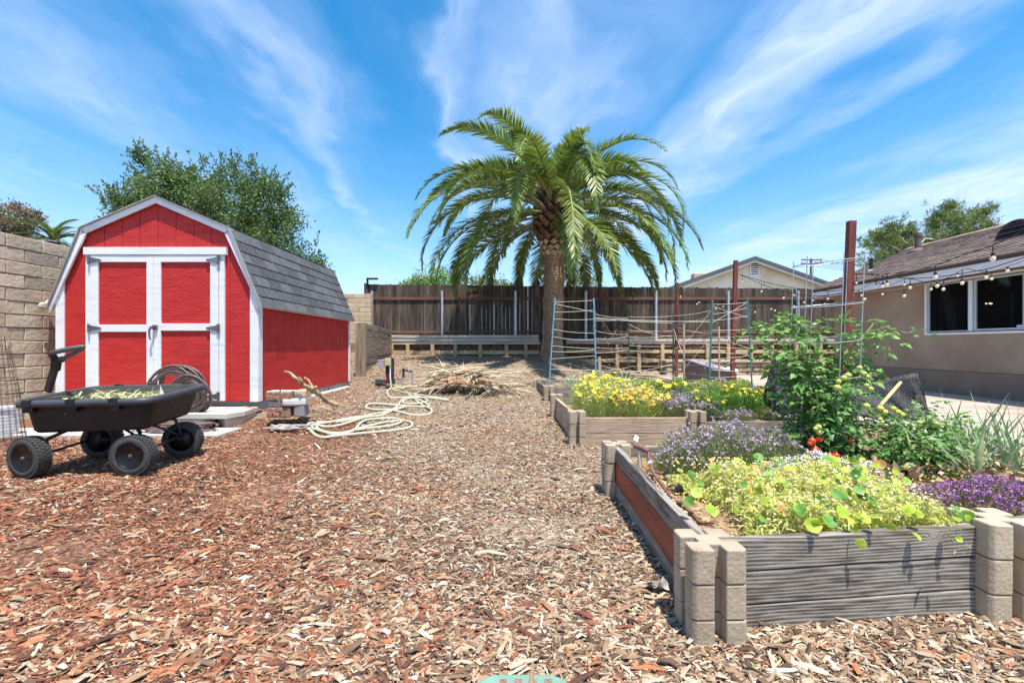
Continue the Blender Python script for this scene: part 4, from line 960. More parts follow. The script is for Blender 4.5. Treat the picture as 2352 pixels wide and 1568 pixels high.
# ---------------------------------------------------------------- wire roll and bucket at the left edge
wr = thing('wire_roll', 'rusty rolled wire mesh standing at the left edge beside the block wall', 'wire mesh', tuple(P(8, 1000, 4.15)))
mb = MB(); c = P(0, 1010, 4.1); zb2 = g1(c.x, 4.1)
for k in range(22):
    a = 2*math.pi*k/22; r0, r1 = .17, .09
    mb.tube([(c.x+r0*math.cos(a), c.y+r0*math.sin(a), zb2), (c.x-.02+(r0+r1)/2*math.cos(a)*1.05, c.y+(r0+r1)/2*math.sin(a), zb2+.5), (c.x-.05+r1*math.cos(a), c.y+r1*math.sin(a), zb2+.98-.05*(k % 3))], .0022, 4)
for k in range(16):
    z_ = k/16; r_ = .17-.08*z_; mb.tube([(c.x-.05*z_+r_*math.cos(2*math.pi*j/18), c.y+r_*math.sin(2*math.pi*j/18), zb2+.02+z_*.93) for j in range(18)], .0022, 4, closed=True)
mb.build('mesh', mk('rusty_wire', [(.05, .035, .03), (.10, .07, .06)], 8, rough=.7), wr)
bk = thing('bucket', 'white plastic bucket behind the wire roll at the left edge', 'bucket', tuple(P(5, 990, 4.45)))
mb = MB(); c = P(2, 985, 4.45); z_ = g1(c.x, 4.45); mb.lathe([(.0, .01), (.12, .0), (.14, .28), (.15, .28), (.15, .30), (.135, .30), (.12, .02)], (c.x, c.y, z_), seg=24)
mb.build('pail', mk('white_plastic', [(.68, .70, .72), (.78, .80, .82)], 5, rough=.4), bk, smooth=False)
# ---------------------------------------------------------------- utility post, pipes, valve lids
up_ = gpt(890, 893, 0); ut = thing('utility_post', 'dark post carrying a grey and a yellow electrical box, conduit and pink flag', 'post', tuple(up_))
M_dpost = mk('dark_post', [(.03, .022, .018), (.06, .045, .035)], 6, stretch=(3, 3, .5), rough=.9, bump=.4)
d_ = up_.y; s_ = d_/F
zt_ = P(0, 834, d_).z
mb = MB(); mb.box(up_.x-4*s_, up_.x+4*s_, d_-.02, d_+.05, up_.z-.05, P(0, 836, d_).z-.02); mb.build('post', M_dpost, ut, bevel=.004)
mb = MB(); mb.box(up_.x+7*s_, up_.x+13*s_, d_+.03, d_+.08, up_.z-.05, P(0, 822, d_).z); mb.build('post', M_dpost, ut, bevel=.004)
mb = MB(); c = P(877, 835, d_); mb.cbox((c.x, d_-.03, c.z), 13*s_, .06, 14*s_); mb.cbox((c.x, d_-.03, c.z+7.5*s_), 14.5*s_, .07, 2*s_); mb.build('outlet_box', M_galv, ut, bevel=.006)
mb = MB(); c = P(892.5, 831, d_); mb.cbox((c.x, d_-.035, c.z), 13*s_, .06, 16*s_); mb.build('switch_box', mk('yellowed', [(.42, .40, .20), (.56, .54, .32)], 6, rough=.6), ut, bevel=.006)
mb = MB(); mb.tube([P(896, 839, d_-.02), P(896, 865, d_-.02), P(899, 894, d_-.02)], 1.6*s_, 8); mb.build('conduit', M_white, ut)
mb = MB(); c = P(884.5, 871, d_-.04); mb.add([c+Vector((-3*s_, 0, 0)), c+Vector((3.5*s_, -.01, 0)), c+Vector((2*s_, .01, 6*s_)), c+Vector((-1*s_, 0, 5*s_)), c+Vector((1*s_, .02, -5*s_))], [(0, 1, 2, 3), (0, 4, 1)])
mb.build('flag', mk('pink_flag', [(.75, .10, .20), (.8, .16, .26)], 5, rough=.6, trans=.2), ut)
vb = gpt(885, 889, 0); mb = MB(); c = P(885, 880, vb.y+.25)
mb.prism([(c.x-.15, vb.y+.1), (c.x+.17, vb.y+.1), (c.x+.17, vb.y+.34), (c.x-.15, vb.y+.34)], 'z', vb.z-.02, vb.z+.13)
mb.cbox((c.x-.02, vb.y+.1, vb.z+.07), .40, .05, .02)
tag(mb.build('valve_box', mk('valve_green', [(.03, .05, .045), (.06, .085, .075)], 6, rough=.7), bevel=.02), 'dark green irrigation valve box behind the utility post', 'valve box')
ir = gpt(935, 893, 0); it = thing('irrigation_riser', 'grey pipe arch with a black valve beside the utility post', 'pipe', tuple(ir)); d_ = ir.y; s_ = d_/F
mb = MB(); a = P(926, 891, d_); b = P(927, 852, d_); a2 = P(945, 892, d_+.05); b2 = P(947, 853, d_+.05)
M_pvcg = mk('grey_pvc', [(.24, .26, .28), (.36, .38, .40)], 6, rough=.6)
mb.tube([a-Vector((0, 0, .05)), b.lerp(a, .35)], 2.4*s_, 10); mb.tube([a2-Vector((0, 0, .05)), b2], 2*s_, 10); mb.build('riser', M_pvcg, it)
mb = MB(); mb.tube([b.lerp(a, .36), b+Vector((0, 0, .01))], 2.6*s_, 10); mb.tube([b+Vector((0, 0, .01)), b2], 2*s_, 8); mb.cbox(b+Vector((0, 0, .03)), .06, .05, .025); mb.build('valve', M_black, it)
mb = MB(); mb.tube([P(939, 852, d_), P(939, 834, d_)], .006, 6); mb.build('marker', M_white, it)
# green irrigation lid under the camera
lid = thing('irrigation_box', 'green plastic irrigation box lid in the mulch at the bottom edge', 'valve box', (.03, 1.27, .02))
x0, x1, y0, y1 = -.110, .172, 1.04, 1.345
pts = [(p_[0], p_[1]) for p_ in rr_loop((x0+x1)/2, (y0+y1)/2, (x1-x0)/2, (y1-y0)/2, .07)]
mb = MB(); mb.prism(pts, 'z', .0, .032); M_lid = mk('lid_green', [(.13, .24, .18), (.20, .34, .26)], 10, rough=.6, bump=.2)
mb.build('cover', M_lid, lid, bevel=.006)
mb = MB()
for i in range(4):
    for j in range(3): mb.box(x0+.075+i*.043, x0+.075+i*.043+.020, y1-.05-j*.05, y1-.05-j*.05+.026, .0322, .0345)
mb.build('slots', mk('slot_brown', [(.12, .075, .05), (.32, .2, .13)], 60, rough=.95), lid)
# crumpled grey dead leaf by the bed
mb = MB(); c = gpt(1512, 1363, .02)
for k in range(12):
    a = random.uniform(0, 6.28); b = c+Vector((math.cos(a)*.05, math.sin(a)*.03, random.uniform(0, .03))); e_ = c+Vector((math.cos(a+.8)*.04, math.sin(a+.8)*.03, random.uniform(0, .04)))
    mb.add([c+Vector((0, 0, .01)), b, e_, c+Vector((.01, .01, .03))], [(0, 1, 2), (0, 2, 3)])
tag(mb.build('dry_leaf', M_tw), 'crumpled silvery dead leaf lying beside the front bed', 'leaf')
# ================================================================ RAISED BEDS
M_pb = mk('planter_block', [(.29, .22, .15), (.40, .315, .225), (.47, .38, .285)], 6, rough=.95, bump=.6, bscale=70, bdist=.006, island=.06, detail=9)
M_pby = mk('planter_block_tan', [(.36, .28, .19), (.46, .37, .26), (.52, .43, .32)], 6, rough=.95, bump=.6, bscale=70, bdist=.006, island=.06, detail=9)
def board_mat(name, c, axis, bump=.5, sc=2.2, pos=None):
    """weathered timber: wavy grain rings stretched along the board, knots, bump from the same grain"""
    if name in MC: return MC[name]
    m = bpy.data.materials.new(name); m.use_nodes = True; t = m.node_tree; nn = t.nodes; ll = t.links; b = nn['Principled BSDF']; b.inputs['Roughness'].default_value = .85
    tc = nn.new('ShaderNodeTexCoord'); mp = nn.new('ShaderNodeMapping'); s = {'x': (.10, 1, 1), 'y': (1, .10, 1)}[axis]; mp.inputs['Scale'].default_value = s
    ll.new(tc.outputs['Object'], mp.inputs[0])
    nz = nn.new('ShaderNodeTexNoise'); nz.inputs['Scale'].default_value = 6; nz.inputs['Detail'].default_value = 2; ll.new(mp.outputs[0], nz.inputs['Vector'])
    sx_ = nn.new('ShaderNodeSeparateXYZ'); ll.new(tc.outputs['Object'], sx_.inputs[0])
    zl = nn.new('ShaderNodeMath'); zl.operation = 'MULTIPLY_ADD'; zl.inputs[1].default_value = 2.9; ll.new(sx_.outputs[2], zl.inputs[0]); n4 = nn.new('ShaderNodeMath'); n4.operation = 'MULTIPLY'; n4.inputs[1].default_value = .24; ll.new(nz.outputs[0], n4.inputs[0]); ll.new(n4.outputs[0], zl.inputs[2])
    # knots: sparse voronoi cells bend the grain
    mk2 = nn.new('ShaderNodeMapping'); mk2.inputs['Scale'].default_value = {'x': (.7, 1, 1), 'y': (1, .7, 1)}[axis]; ll.new(tc.outputs['Object'], mk2.inputs[0])
    vo = nn.new('ShaderNodeTexVoronoi'); vo.inputs['Scale'].default_value = 5.5; ll.new(mk2.outputs[0], vo.inputs['Vector'])
    kn = nn.new('ShaderNodeMapRange'); kn.inputs[1].default_value = 0; kn.inputs[2].default_value = .17; kn.inputs[3].default_value = .10; kn.inputs[4].default_value = 0; kn.interpolation_type = 'SMOOTHSTEP'; ll.new(vo.outputs['Distance'], kn.inputs[0])
    a = nn.new('ShaderNodeMath'); a.operation = 'ADD'; ll.new(zl.outputs[0], a.inputs[0]); ll.new(kn.outputs[0], a.inputs[1])
    g = nn.new('ShaderNodeMath'); g.operation = 'MULTIPLY'; g.inputs[1].default_value = 25; ll.new(a.outputs[0], g.inputs[0])
    sn = nn.new('ShaderNodeMath'); sn.operation = 'PINGPONG'; sn.inputs[1].default_value = .5; ll.new(g.outputs[0], sn.inputs[0])
    fn_ = nn.new('ShaderNodeTexNoise'); fn_.inputs['Scale'].default_value = 60; fn_.inputs['Detail'].default_value = 4; ll.new(mp.outputs[0], fn_.inputs['Vector'])
    mixv = nn.new('ShaderNodeMath'); mixv.operation = 'MULTIPLY_ADD'; mixv.inputs[1].default_value = 1.3; ll.new(fn_.outputs[0], mixv.inputs[0]); ll.new(sn.outputs[0], mixv.inputs[2])
    cr = nn.new('ShaderNodeValToRGB'); e = cr.color_ramp.elements; ps = pos or [.42+.72*i/(len(c)-1) for i in range(len(c))]
    e[0].position = ps[0]; e[0].color = tuple(c[0])+(1,); e[1].position = ps[-1]; e[1].color = tuple(c[-1])+(1,)
    for i in range(1, len(c)-1): k = e.new(ps[i]); k.color = tuple(c[i])+(1,)
    ll.new(mixv.outputs[0], cr.inputs[0])
    big = nn.new('ShaderNodeTexNoise'); big.inputs['Scale'].default_value = 3; big.inputs['Detail'].default_value = 3; ll.new(tc.outputs['Object'], big.inputs['Vector'])
    gi = nn.new('ShaderNodeNewGeometry'); ad = nn.new('ShaderNodeMath'); ad.operation = 'MULTIPLY_ADD'; ad.inputs[1].default_value = .35; ll.new(gi.outputs['Random Per Island'], ad.inputs[0]); ll.new(big.outputs[0], ad.inputs[2])
    hs = nn.new('ShaderNodeHueSaturation'); mr = nn.new('ShaderNodeMapRange'); mr.inputs[1].default_value = .35; mr.inputs[2].default_value = 1.0; mr.inputs[3].default_value = .72; mr.inputs[4].default_value = 1.25
    ll.new(ad.outputs[0], mr.inputs[0]); ll.new(mr.outputs[0], hs.inputs['Value']); ll.new(cr.outputs[0], hs.inputs['Color']); ll.new(hs.outputs[0], b.inputs['Base Color'])
    bp = nn.new('ShaderNodeBump'); bp.inputs['Strength'].default_value = bump; bp.inputs['Distance'].default_value = .004; ll.new(mixv.outputs[0], bp.inputs['Height']); ll.new(bp.outputs[0], b.inputs['Normal'])
    MC[name] = m; return m
GREYC = [(.045, .035, .026), (.11, .09, .07), (.20, .17, .14), (.33, .295, .25)]
TANC = [(.19, .12, .075), (.36, .25, .165), (.48, .35, .24), (.54, .42, .30)]
M_gx = board_mat('weathered_board', GREYC, 'x'); M_gy = board_mat('weathered_board_side', GREYC, 'y')
M_tx = board_mat('tan_board', TANC, 'x', bump=.5); M_ty = board_mat('tan_board_side', TANC, 'y', bump=.5)
M_red_b = mk('rust_stain', [(.10, .035, .02), (.24, .058, .027), (.31, .08, .038), (.34, .12, .07)], 7, pos=[.25, .42, .6, .75], stretch=(1, .22, 2.2), rough=.7, bump=.5, bscale=40, detail=9)
M_soil = mk('bed_soil', [(.13, .075, .04), (.30, .19, .10), (.46, .34, .18)], 22, rough=.95, bump=.8, bscale=60, bdist=.02)
BS = .168
def stack(parent, cx, cy, zb, zt, mat, rz=0, n=3, size=BS):
    """planter wall blocks: four lobes with a board slot in each side, stacked"""
    h = (zt-zb)/n; s = size/2; g = .019; e_ = .052; c = .012
    q = [(g, -s), (s-c, -s), (s, -s+c), (s, -g), (s-e_, -g), (s-e_, g), (s, g), (s, s-c), (s-c, s), (g, s), (g, s-e_), (-g, s-e_), (-g, s), (-s+c, s), (-s, s-c), (-s, g), (-s+e_, g), (-s+e_, -g), (-s, -g), (-s, -s+c), (-s+c, -s), (-g, -s), (-g, -s+e_), (g, -s+e_)]
    for k in range(n):
        a = rz+random.uniform(-.02, .02); dx, dy = random.uniform(-.003, .003), random.uniform(-.003, .003)
        poly = [(cx+dx+x*math.cos(a)-y*math.sin(a), cy+dy+x*math.sin(a)+y*math.cos(a)) for x, y in q]
        mb = MB(); mb.prism(poly, 'z', zb+k*h+.0015, zb+(k+1)*h-.0015); fixn(mb.build('planter_block', mat, parent, bevel=.005))
def boards(parent, p0, p1, courses, mats, gap=.004, th_=.036, name='board'):
    p0 = Vector(p0+(0,) if len(p0) == 2 else p0); p1 = Vector(p1+(0,) if len(p1) == 2 else p1)
    for k, (a0, a1, b0, b1) in enumerate(courses):
        mb = MB(); d = (p1-p0); d.z = 0; nrm = Vector((-d.y, d.x, 0)).normalized()*(th_/2); o_ = nrm*random.uniform(-.1, .1)
        vs = []; ns = 6
        for i in range(ns+1):
            t = i/ns; p = p0.lerp(p1, t)+o_; z0 = lerp(a0, b0, t)+gap/2+random.uniform(-.0015, .0015); z1 = lerp(a1, b1, t)-gap/2+random.uniform(-.0015, .0015)
            vs += [(p.x-nrm.x, p.y-nrm.y, z0), (p.x+nrm.x, p.y+nrm.y, z0), (p.x+nrm.x, p.y+nrm.y, z1), (p.x-nrm.x, p.y-nrm.y, z1)]
        fs = [(0, 1, 2, 3), (ns*4+3, ns*4+2, ns*4+1, ns*4)]
        for i in range(ns):
            for j in range(4): fs.append((i*4+j, i*4+4+j, i*4+4+(j+1) % 4, i*4+(j+1) % 4))
        mb.add(vs, fs); fixn(mb.build(name, mats[k] if isinstance(mats, list) else mats, parent, bevel=.003))
def soil(parent, poly, z, h=.03, res=.05, mat=None):
    xs_ = [p[0] for p in poly]; ys_ = [p[1] for p in poly]
    gx_ = np.arange(min(xs_), max(xs_)+res, res); gy_ = np.arange(min(ys_), max(ys_)+res, res); X_, Y_ = np.meshgrid(gx_, gy_)
    Z_ = z+np.array([[mnoise.noise(Vector((a*5, b*5, 3)))*h for a in gx_] for b in gy_]); n_ = len(gx_); j_, i_ = np.meshgrid(np.arange(n_-1), np.arange(len(gy_)-1)); q_ = (i_*n_+j_).ravel()
    mkmesh('soil', np.stack([X_.ravel(), Y_.ravel(), Z_.ravel()], 1), np.stack([q_, q_+1, q_+n_+1, q_+n_], 1), mat or M_soil, parent, smooth=True)
# --- front bed
b1 = thing('raised_bed', 'front raised bed of weathered grey planks between tan corner blocks', 'raised bed', (1.3, 2.4, 0))
A = (.69, 1.60); B_ = (1.815, 1.72); C = (.705, 3.09); D_ = (2.10, 3.30); E = (3.35, 3.45); Fp = (3.2, 2.05)
stack(b1, *A, -.03, .325, M_pb, rz=.02, size=.185); stack(b1, *B_, -.02, .36, M_pby, rz=-.04, size=.19); stack(b1, *C, -.02, .345, M_pb); stack(b1, *D_, .0, .33, M_pby); stack(b1, *E, .0, .33, M_pb); stack(b1, *Fp, .0, .36, M_pby)
boards(b1, (A[0]+.04, A[1]+.01), (B_[0]-.04, B_[1]-.01), [(-.01, .085, .01, .10), (.085, .205, .10, .222), (.205, .318, .222, .335)], M_gx, gap=.005)
boards(b1, (A[0], A[1]+.04), (C[0], C[1]-.04), [(-.02, .075, 0, .09), (.075, .215, .09, .235), (.215, .315, .235, .325)], [M_gy, M_red_b, M_gy], gap=.003)
boards(b1, (C[0]+.04, C[1]), (D_[0]-.04, D_[1]), [(0, .16, 0, .16), (.16, .315, .16, .315)], M_gx)
boards(b1, (B_[0]+.04, B_[1]), (Fp[0]-.04, Fp[1]), [(0, .11, 0, .11), (.11, .23, .11, .23), (.23, .345, .23, .345)], M_gx)
boards(b1, (D_[0]+.04, D_[1]), (E[0]-.04, E[1]), [(0, .15, 0, .15), (.15, .31, .15, .31)], M_tx)
boards(b1, (Fp[0], Fp[1]+.04), (E[0], E[1]-.04), [(0, .15, 0, .15), (.15, .31, .15, .31)], M_gy)
soil(b1, [(.76, 1.73), (3.15, 3.1)], .225, .03)
# --- second bed
b2 = thing('raised_bed', 'second raised bed of tan planks in front of the marigolds', 'raised bed', (1.5, 5.3, 0))
A2 = (.655, 4.62); Bm = (1.86, 4.62); C2 = (.60, 6.14); D2_ = (3.35, 6.2); E2 = (3.4, 4.66)
stack(b2, *A2, -.04, .345, M_pb); stack(b2, *Bm, 0, .345, M_pb); stack(b2, *C2, 0, .35, M_pb); stack(b2, *D2_, 0, .33, M_pb); stack(b2, *E2, 0, .30, M_pb)
boards(b2, (A2[0]+.04, A2[1]), (Bm[0]-.04, Bm[1]), [(0, .115, 0, .115), (.115, .275, .115, .275)], M_tx)
boards(b2, (A2[0], A2[1]+.04), (C2[0], C2[1]-.04), [(0, .14, 0, .14), (.14, .30, .14, .30)], M_ty)
boards(b2, (Bm[0]+.04, Bm[1]-.02), (E2[0]-.04, E2[1]-.02), [(0, .10, 0, .10), (.10, .235, .10, .235)], M_gx)
boards(b2, (C2[0]+.04, C2[1]), (D2_[0]-.04, D2_[1]), [(0, .15, 0, .15), (.15, .30, .15, .30)], M_gx)
boards(b2, (E2[0], E2[1]+.04), (D2_[0], D2_[1]-.04), [(0, .15, 0, .15), (.15, .28, .15, .28)], M_gy)
soil(b2, [(.69, 4.67), (3.32, 6.1)], .20, .03)
# --- third bed
b3 = thing('raised_bed', 'far raised bed of grey planks holding the string trellis', 'raised bed', (2.5, 8.2, 0))
A3 = (.60, 7.46); C3 = (.50, 8.92); B3 = (4.15, 7.5); D3 = (4.1, 8.95)
for q_ in (A3, C3, B3, D3): stack(b3, *q_, 0, .35, M_pb)
boards(b3, (A3[0]+.04, A3[1]), (B3[0]-.04, B3[1]), [(0, .16, 0, .16), (.16, .32, .16, .32)], M_gx)
boards(b3, (A3[0], A3[1]+.04), (C3[0], C3[1]-.04), [(0, .16, 0, .16), (.16, .31, .16, .31)], M_gy)
boards(b3, (C3[0]+.04, C3[1]), (D3[0]-.04, D3[1]), [(0, .16, 0, .16), (.16, .33, .16, .33)], M_gx)
boards(b3, (B3[0], B3[1]+.04), (D3[0], D3[1]-.04), [(0, .16, 0, .16), (.16, .31, .16, .31)], M_gy)
soil(b3, [(.64, 7.5), (4.1, 8.9)], .27, .03, mat=mk('dark_soil', [(.07, .045, .03), (.2, .13, .08), (.36, .27, .18)], 14, rough=.95, bump=.8, bscale=50, bdist=.02))
# litter of straw coloured leaves on the front bed
n = 4200; x = RNG.uniform(.77, 2.9, n); y = RNG.uniform(1.75, 3.05, n); k = (x < 1.1) | (x > 1.75); x = x[k]; y = y[k]; n = len(x)
Pt = np.stack([x, y, .228+RNG.uniform(0, .03, n)+.0*x], 1); Dn = RNG.normal(0, 1, (n, 3)); Dn[:, 2] *= .25; Nn = RNG.normal(0, .35, (n, 3)); Nn[:, 2] = 1
V, Fc = rhombs(Pt, Dn, Nn, RNG.uniform(.012, .035, n), RNG.uniform(.006, .016, n), fold=.2)
lt = mkmesh('leaf_litter', V, Fc, mk('straw_litter', [(.34, .22, .07), (.58, .42, .17), (.70, .56, .30)], 30, rough=.85, island=.45, hue=.03)); tag(lt, 'dry straw coloured leaf litter on the soil of the front bed', 'leaf litter', kind='stuff')
# --- irrigation in the front bed
M_ibr = mk('brown_pipe_irr', [(.14, .06, .045), (.22, .11, .085)], 20, rough=.7, bump=.1)
ip = thing('irrigation_pipe', 'brown and white irrigation pipe with stub ends inside the front bed', 'pipe', (.95, 2.6, .23))
def bp(px, py, z): # point at height z
    d = (1-z)*F/(py-H); return P(px, py, d)
r0 = bp(1469, 1082, .235); 
mb = MB(); mb.tube([r0, Vector((r0.x, r0.y, r0.z+.13))], .013, 10); mb.build('riser', mk('tan_pvc', [(.55, .47, .36), (.66, .58, .47)], 8, rough=.6), ip)
t_ = Vector((r0.x, r0.y, r0.z+.14))
mb = MB(); mb.tube([t_+Vector((-.03, .02, .015)), t_+Vector((.0, 0, .012)), t_+Vector((.045, -.035, -.01))], [.017, .018, .015], 10); mb.build('elbow', M_ibr, ip)
path_ = [t_+Vector((.045, -.035, -.01)), bp(1491, 1062, .30), bp(1497, 1080, .27), bp(1510, 1100, .25), bp(1526, 1121, .245), bp(1540, 1140, .24), bp(1572, 1163, .235), bp(1592, 1182, .235), bp(1608, 1199, .235), bp(1640, 1199, .235)]
mb = MB(); mb.tube(path_, .0085, 8); mb.build('pipe', M_ibr, ip, smooth=True)
mb = MB(); mb.tube([bp(1489, 1055, .31), bp(1494, 1066, .295)], .0125, 10); mb.build('collar', M_white, ip)
mb = MB(); mb.tube([bp(1498, 1082, .265), bp(1524, 1088, .262)], .008, 8); mb.tube([bp(1528, 1121, .245), bp(1556, 1124, .245)], .008, 8); mb.build('branch_pipe', M_ibr, ip)
for a_ in ((1530, 1089), (1560, 1122)):
    mb = MB(); p = bp(*a_, .26); mb.lathe([(.014, -.018), (.018, -.012), (.018, .016), (.010, .02)], p, axis=(.6, -.2, .4), seg=12); mb.build('cap', M_black, ip)
wpz = P(1461, 1005, 3.9); mb = MB(); mb.beam(P(1459, 1014, 3.9), P(1463, 1001, 3.95), .04, .02, up=(0, 1, 0)); tag(mb.build('pipe_offcut', M_fasc, bevel=.008), 'white plastic offcut leaning between the first and second bed', 'offcut')
# ================================================================ TRELLIS, POSTS, CAGE
M_gst2 = mk('green_stake', [(.02, .16, .17), (.05, .26, .27)], 12, rough=.45, bump=.3, bscale=60)
M_bst = mk('blue_stake', [(.10, .30, .42), (.22, .45, .55)], 12, rough=.45, bump=.2)
M_dst = mk('dark_green_stake', [(.01, .05, .045), (.02, .10, .085)], 12, rough=.5)
M_wst = mk('wood_stake', [(.36, .26, .18), (.52, .41, .30)], 10, stretch=(3, 3, .5), rough=.85, bump=.3)
M_twn = mk('twine', [(.70, .64, .52), (.82, .77, .66)], 40, rough=.9)
poles = [((1274.5, 687), (1260, 886), 7.65, M_bst, .017, 'leftmost pale blue stake of the string trellis'), ((1364, 687), (1370, 890), 7.7, M_bst, .019, 'pale blue stake second from the left in the string trellis'),
         ((1443, 722), (1445, 885), 8.6, M_dst, .014, 'thin dark green stake in the middle of the string trellis'), ((1547, 720), (1546, 890), 8.5, M_dst, .020, 'black green stake directly beside the far red post'),
         ((1636, 692), (1628, 885), 7.7, M_gst2, .022, 'thick teal stake between the two far red posts'), ((1717, 687), (1728, 888), 7.75, M_gst2, .021, 'rightmost teal stake of the string trellis')]
PT = []
for (t_, b_, d, m_, r_, lab) in poles:
    r_ *= .66; a = P(*t_, d); c = P(*b_, d); c.z = .22; mb = MB()
    pts = [c.lerp(a, i/14) for i in range(15)]
    mb.tube(pts, [r_*(1.12 if i % 2 else .95) for i in range(15)], 8); mb.lathe([(r_*1.05, -.01), (r_*1.1, .004), (r_*.5, .018)], a, seg=8); PT.append((c, a))
    tag(mb.build('garden_stake', m_), lab, 'stake', 'stakes of the string trellis')
for (t_, b_, d, r_, lab) in (((1377, 820), (1378, 872), 7.3, .022, 'short thick tan wooden stake behind the yellow flowers'), ((1571, 744), (1571, 885), 7.9, .014, 'slim wooden stake right of the far red post'), ((1651, 750), (1652, 885), 7.9, .013, 'slim wooden stake left of the middle red post')):
    a = P(*t_, d); c = P(*b_, d); c.z = .25; mb = MB(); mb.beam(c, a, r_*2, r_*2, up=(0, 1, 0)); tag(mb.build('wooden_stake', M_wst, bevel=.003), lab, 'stake', 'wooden stakes of the string trellis'); PT.append((c, a))
tw = thing('twine_net', 'white twine strung in many sagging lines between the garden stakes', 'twine', (2.8, 8, .3))
def atz(i, f): c, a = PT[i]; return c.lerp(a, f)
mb = MB()
def tline(i, fi, j, fj, sag=.03):
    sag *= .55
    a = atz(i, fi); b = atz(j, fj); mb.tube([a.lerp(b, s/8)-Vector((0, 0, sag*(1-(s/4-1)**2))) for s in range(9)], .0026, 4)
lv = [.97, .86, .79, .68, .60, .50, .44, .36, .25, .16]
for f_ in lv:
    tline(0, f_, 1, f_+random.uniform(-.05, .05), random.uniform(0, .05))
    if f_ < .93: tline(1, f_-.02, 2, min(.97, (f_-.02)*1.15+random.uniform(-.04, .04)), random.uniform(0, .06)); tline(2, min(.97, f_*1.15), 3, min(.97, f_*1.12+random.uniform(-.05, .05)), random.uniform(0, .06))
    if f_ < .93: tline(3, min(.98, f_*1.1+random.uniform(-.08, .08)), 4, f_+random.uniform(-.06, .06), random.uniform(0, .05))
    tline(4, f_, 5, f_+random.uniform(-.06, .06), random.uniform(0, .06))
for _ in range(13):
    i, j = random.choice(((0, 1), (1, 2), (2, 3), (3, 4), (4, 5), (0, 2), (1, 3), (3, 7), (7, 4), (8, 5), (4, 8)))
    tline(i, random.uniform(.2, .95), j, random.uniform(.2, .95), random.uniform(.0, .12))
tline(1, .79, 4, .79, .06); tline(1, .80, 4, .77, .02); tline(4, .95, 5, .80, .01); tline(4, .76, 5, .97, .01); tline(0, .95, 1, .86, 0)
mb.build('lines', M_twn, tw)
# dead vine remnants on the net
n = 420; Pv = []
for _ in range(n):
    i = random.choice((1, 2, 3, 4)); a = atz(i, random.uniform(.1, .85)); b = atz(i+1, random.uniform(.1, .85)); Pv.append(a.lerp(b, random.random()))
Pv = np.array(Pv); V, Fc = rhombs(Pv, rdir(n), rdir(n), RNG.uniform(.03, .09, n), RNG.uniform(.008, .02, n))
dv = mkmesh('dead_vine', V, Fc, mk('dead_leaf', [(.20, .13, .07), (.38, .27, .16)], 20, rough=.9, island=.3)); tag(dv, 'wisps of dried vine caught in the trellis twine', 'vine', kind='stuff')
# red posts
M_rp = mk('red_post', [(.10, .022, .015), (.17, .038, .026), (.22, .06, .04)], 4, stretch=(2, 2, .4), rough=.6, bump=.35, bscale=18)
posts = [((1955.5, 508), (1936, 960), 6.9, .105, .09, 'tallest near red post beside the tomato cage'), ((1690, 598), (1682, 868), 10.1, .085, .07, 'middle red post between the two others'), ((1555.5, 649), (1553, 866), 13.6, .085, .07, 'farthest and shortest looking red post near the palm')]
PTOP = []
for t_, b_, d, wx_, wy_, lab in posts:
    a = P(*t_, d); c = P(*b_, d); k = (c.z-.05)/(c.z-a.z) if abs(c.z-a.z) > 1e-6 else 0; c = c.lerp(a, k) if c.z > .05 else c; mb = MB(); mb.beam(c, a, wx_, wy_, up=(0, 1, 0)); PTOP.append(a)
    pr = mb.build('red_post', M_rp, bevel=.005); tag(pr, lab, 'post', 'red posts carrying the string lights')
# tomato cage
M_cage = mk('cage_wire', [(.36, .38, .39), (.52, .54, .55)], 20, rough=.45, metal=.5)
def cage(cx, cy, zb_, zt_, rb, rt, lean, label, nv=6, rings=(.0, .17, .42, .60, .78, 1.0)):
    t = thing('tomato_cage', label, 'tomato cage', (cx, cy, zb_)); H_ = zt_-zb_
    for k in range(nv):
        a = 2*math.pi*(k+.35)/nv; mb = MB(); mb.tube([(cx+rb*math.cos(a), cy+rb*math.sin(a), zb_-.06), (cx+lean+rt*math.cos(a), cy+rt*math.sin(a), zt_+.03)], .0034, 6); mb.build('upright', M_cage, t)
    for f_ in rings:
        if f_ == 0: continue
        r_ = lerp(rb, rt, f_); mb = MB(); mb.tube([(cx+lean*f_+(r_+.005)*math.cos(2*math.pi*k/28), cy+(r_+.005)*math.sin(2*math.pi*k/28), zb_+H_*f_+.012*math.sin(2*math.pi*k/28)+.02*math.cos(2*math.pi*k/28)) for k in range(28)], .0032, 6, closed=True)
        mb.build('ring', M_cage, t)
    return t
cage(2.11, 3.12, .24, 1.57, .20, .20, .055, 'tall galvanised wire tomato cage around the largest tomato plant')
mb = MB(); mb.tube([P(2015.5, 939, 3.6), P(2068.5, 878, 3.9)], [.014, .012], 8); tag(mb.build('bamboo_stake', mk('bamboo', [(.55, .48, .18), (.68, .60, .28)], 8, rough=.6), smooth=True), 'yellow bamboo stick leaning before the black shade cloth', 'stake')
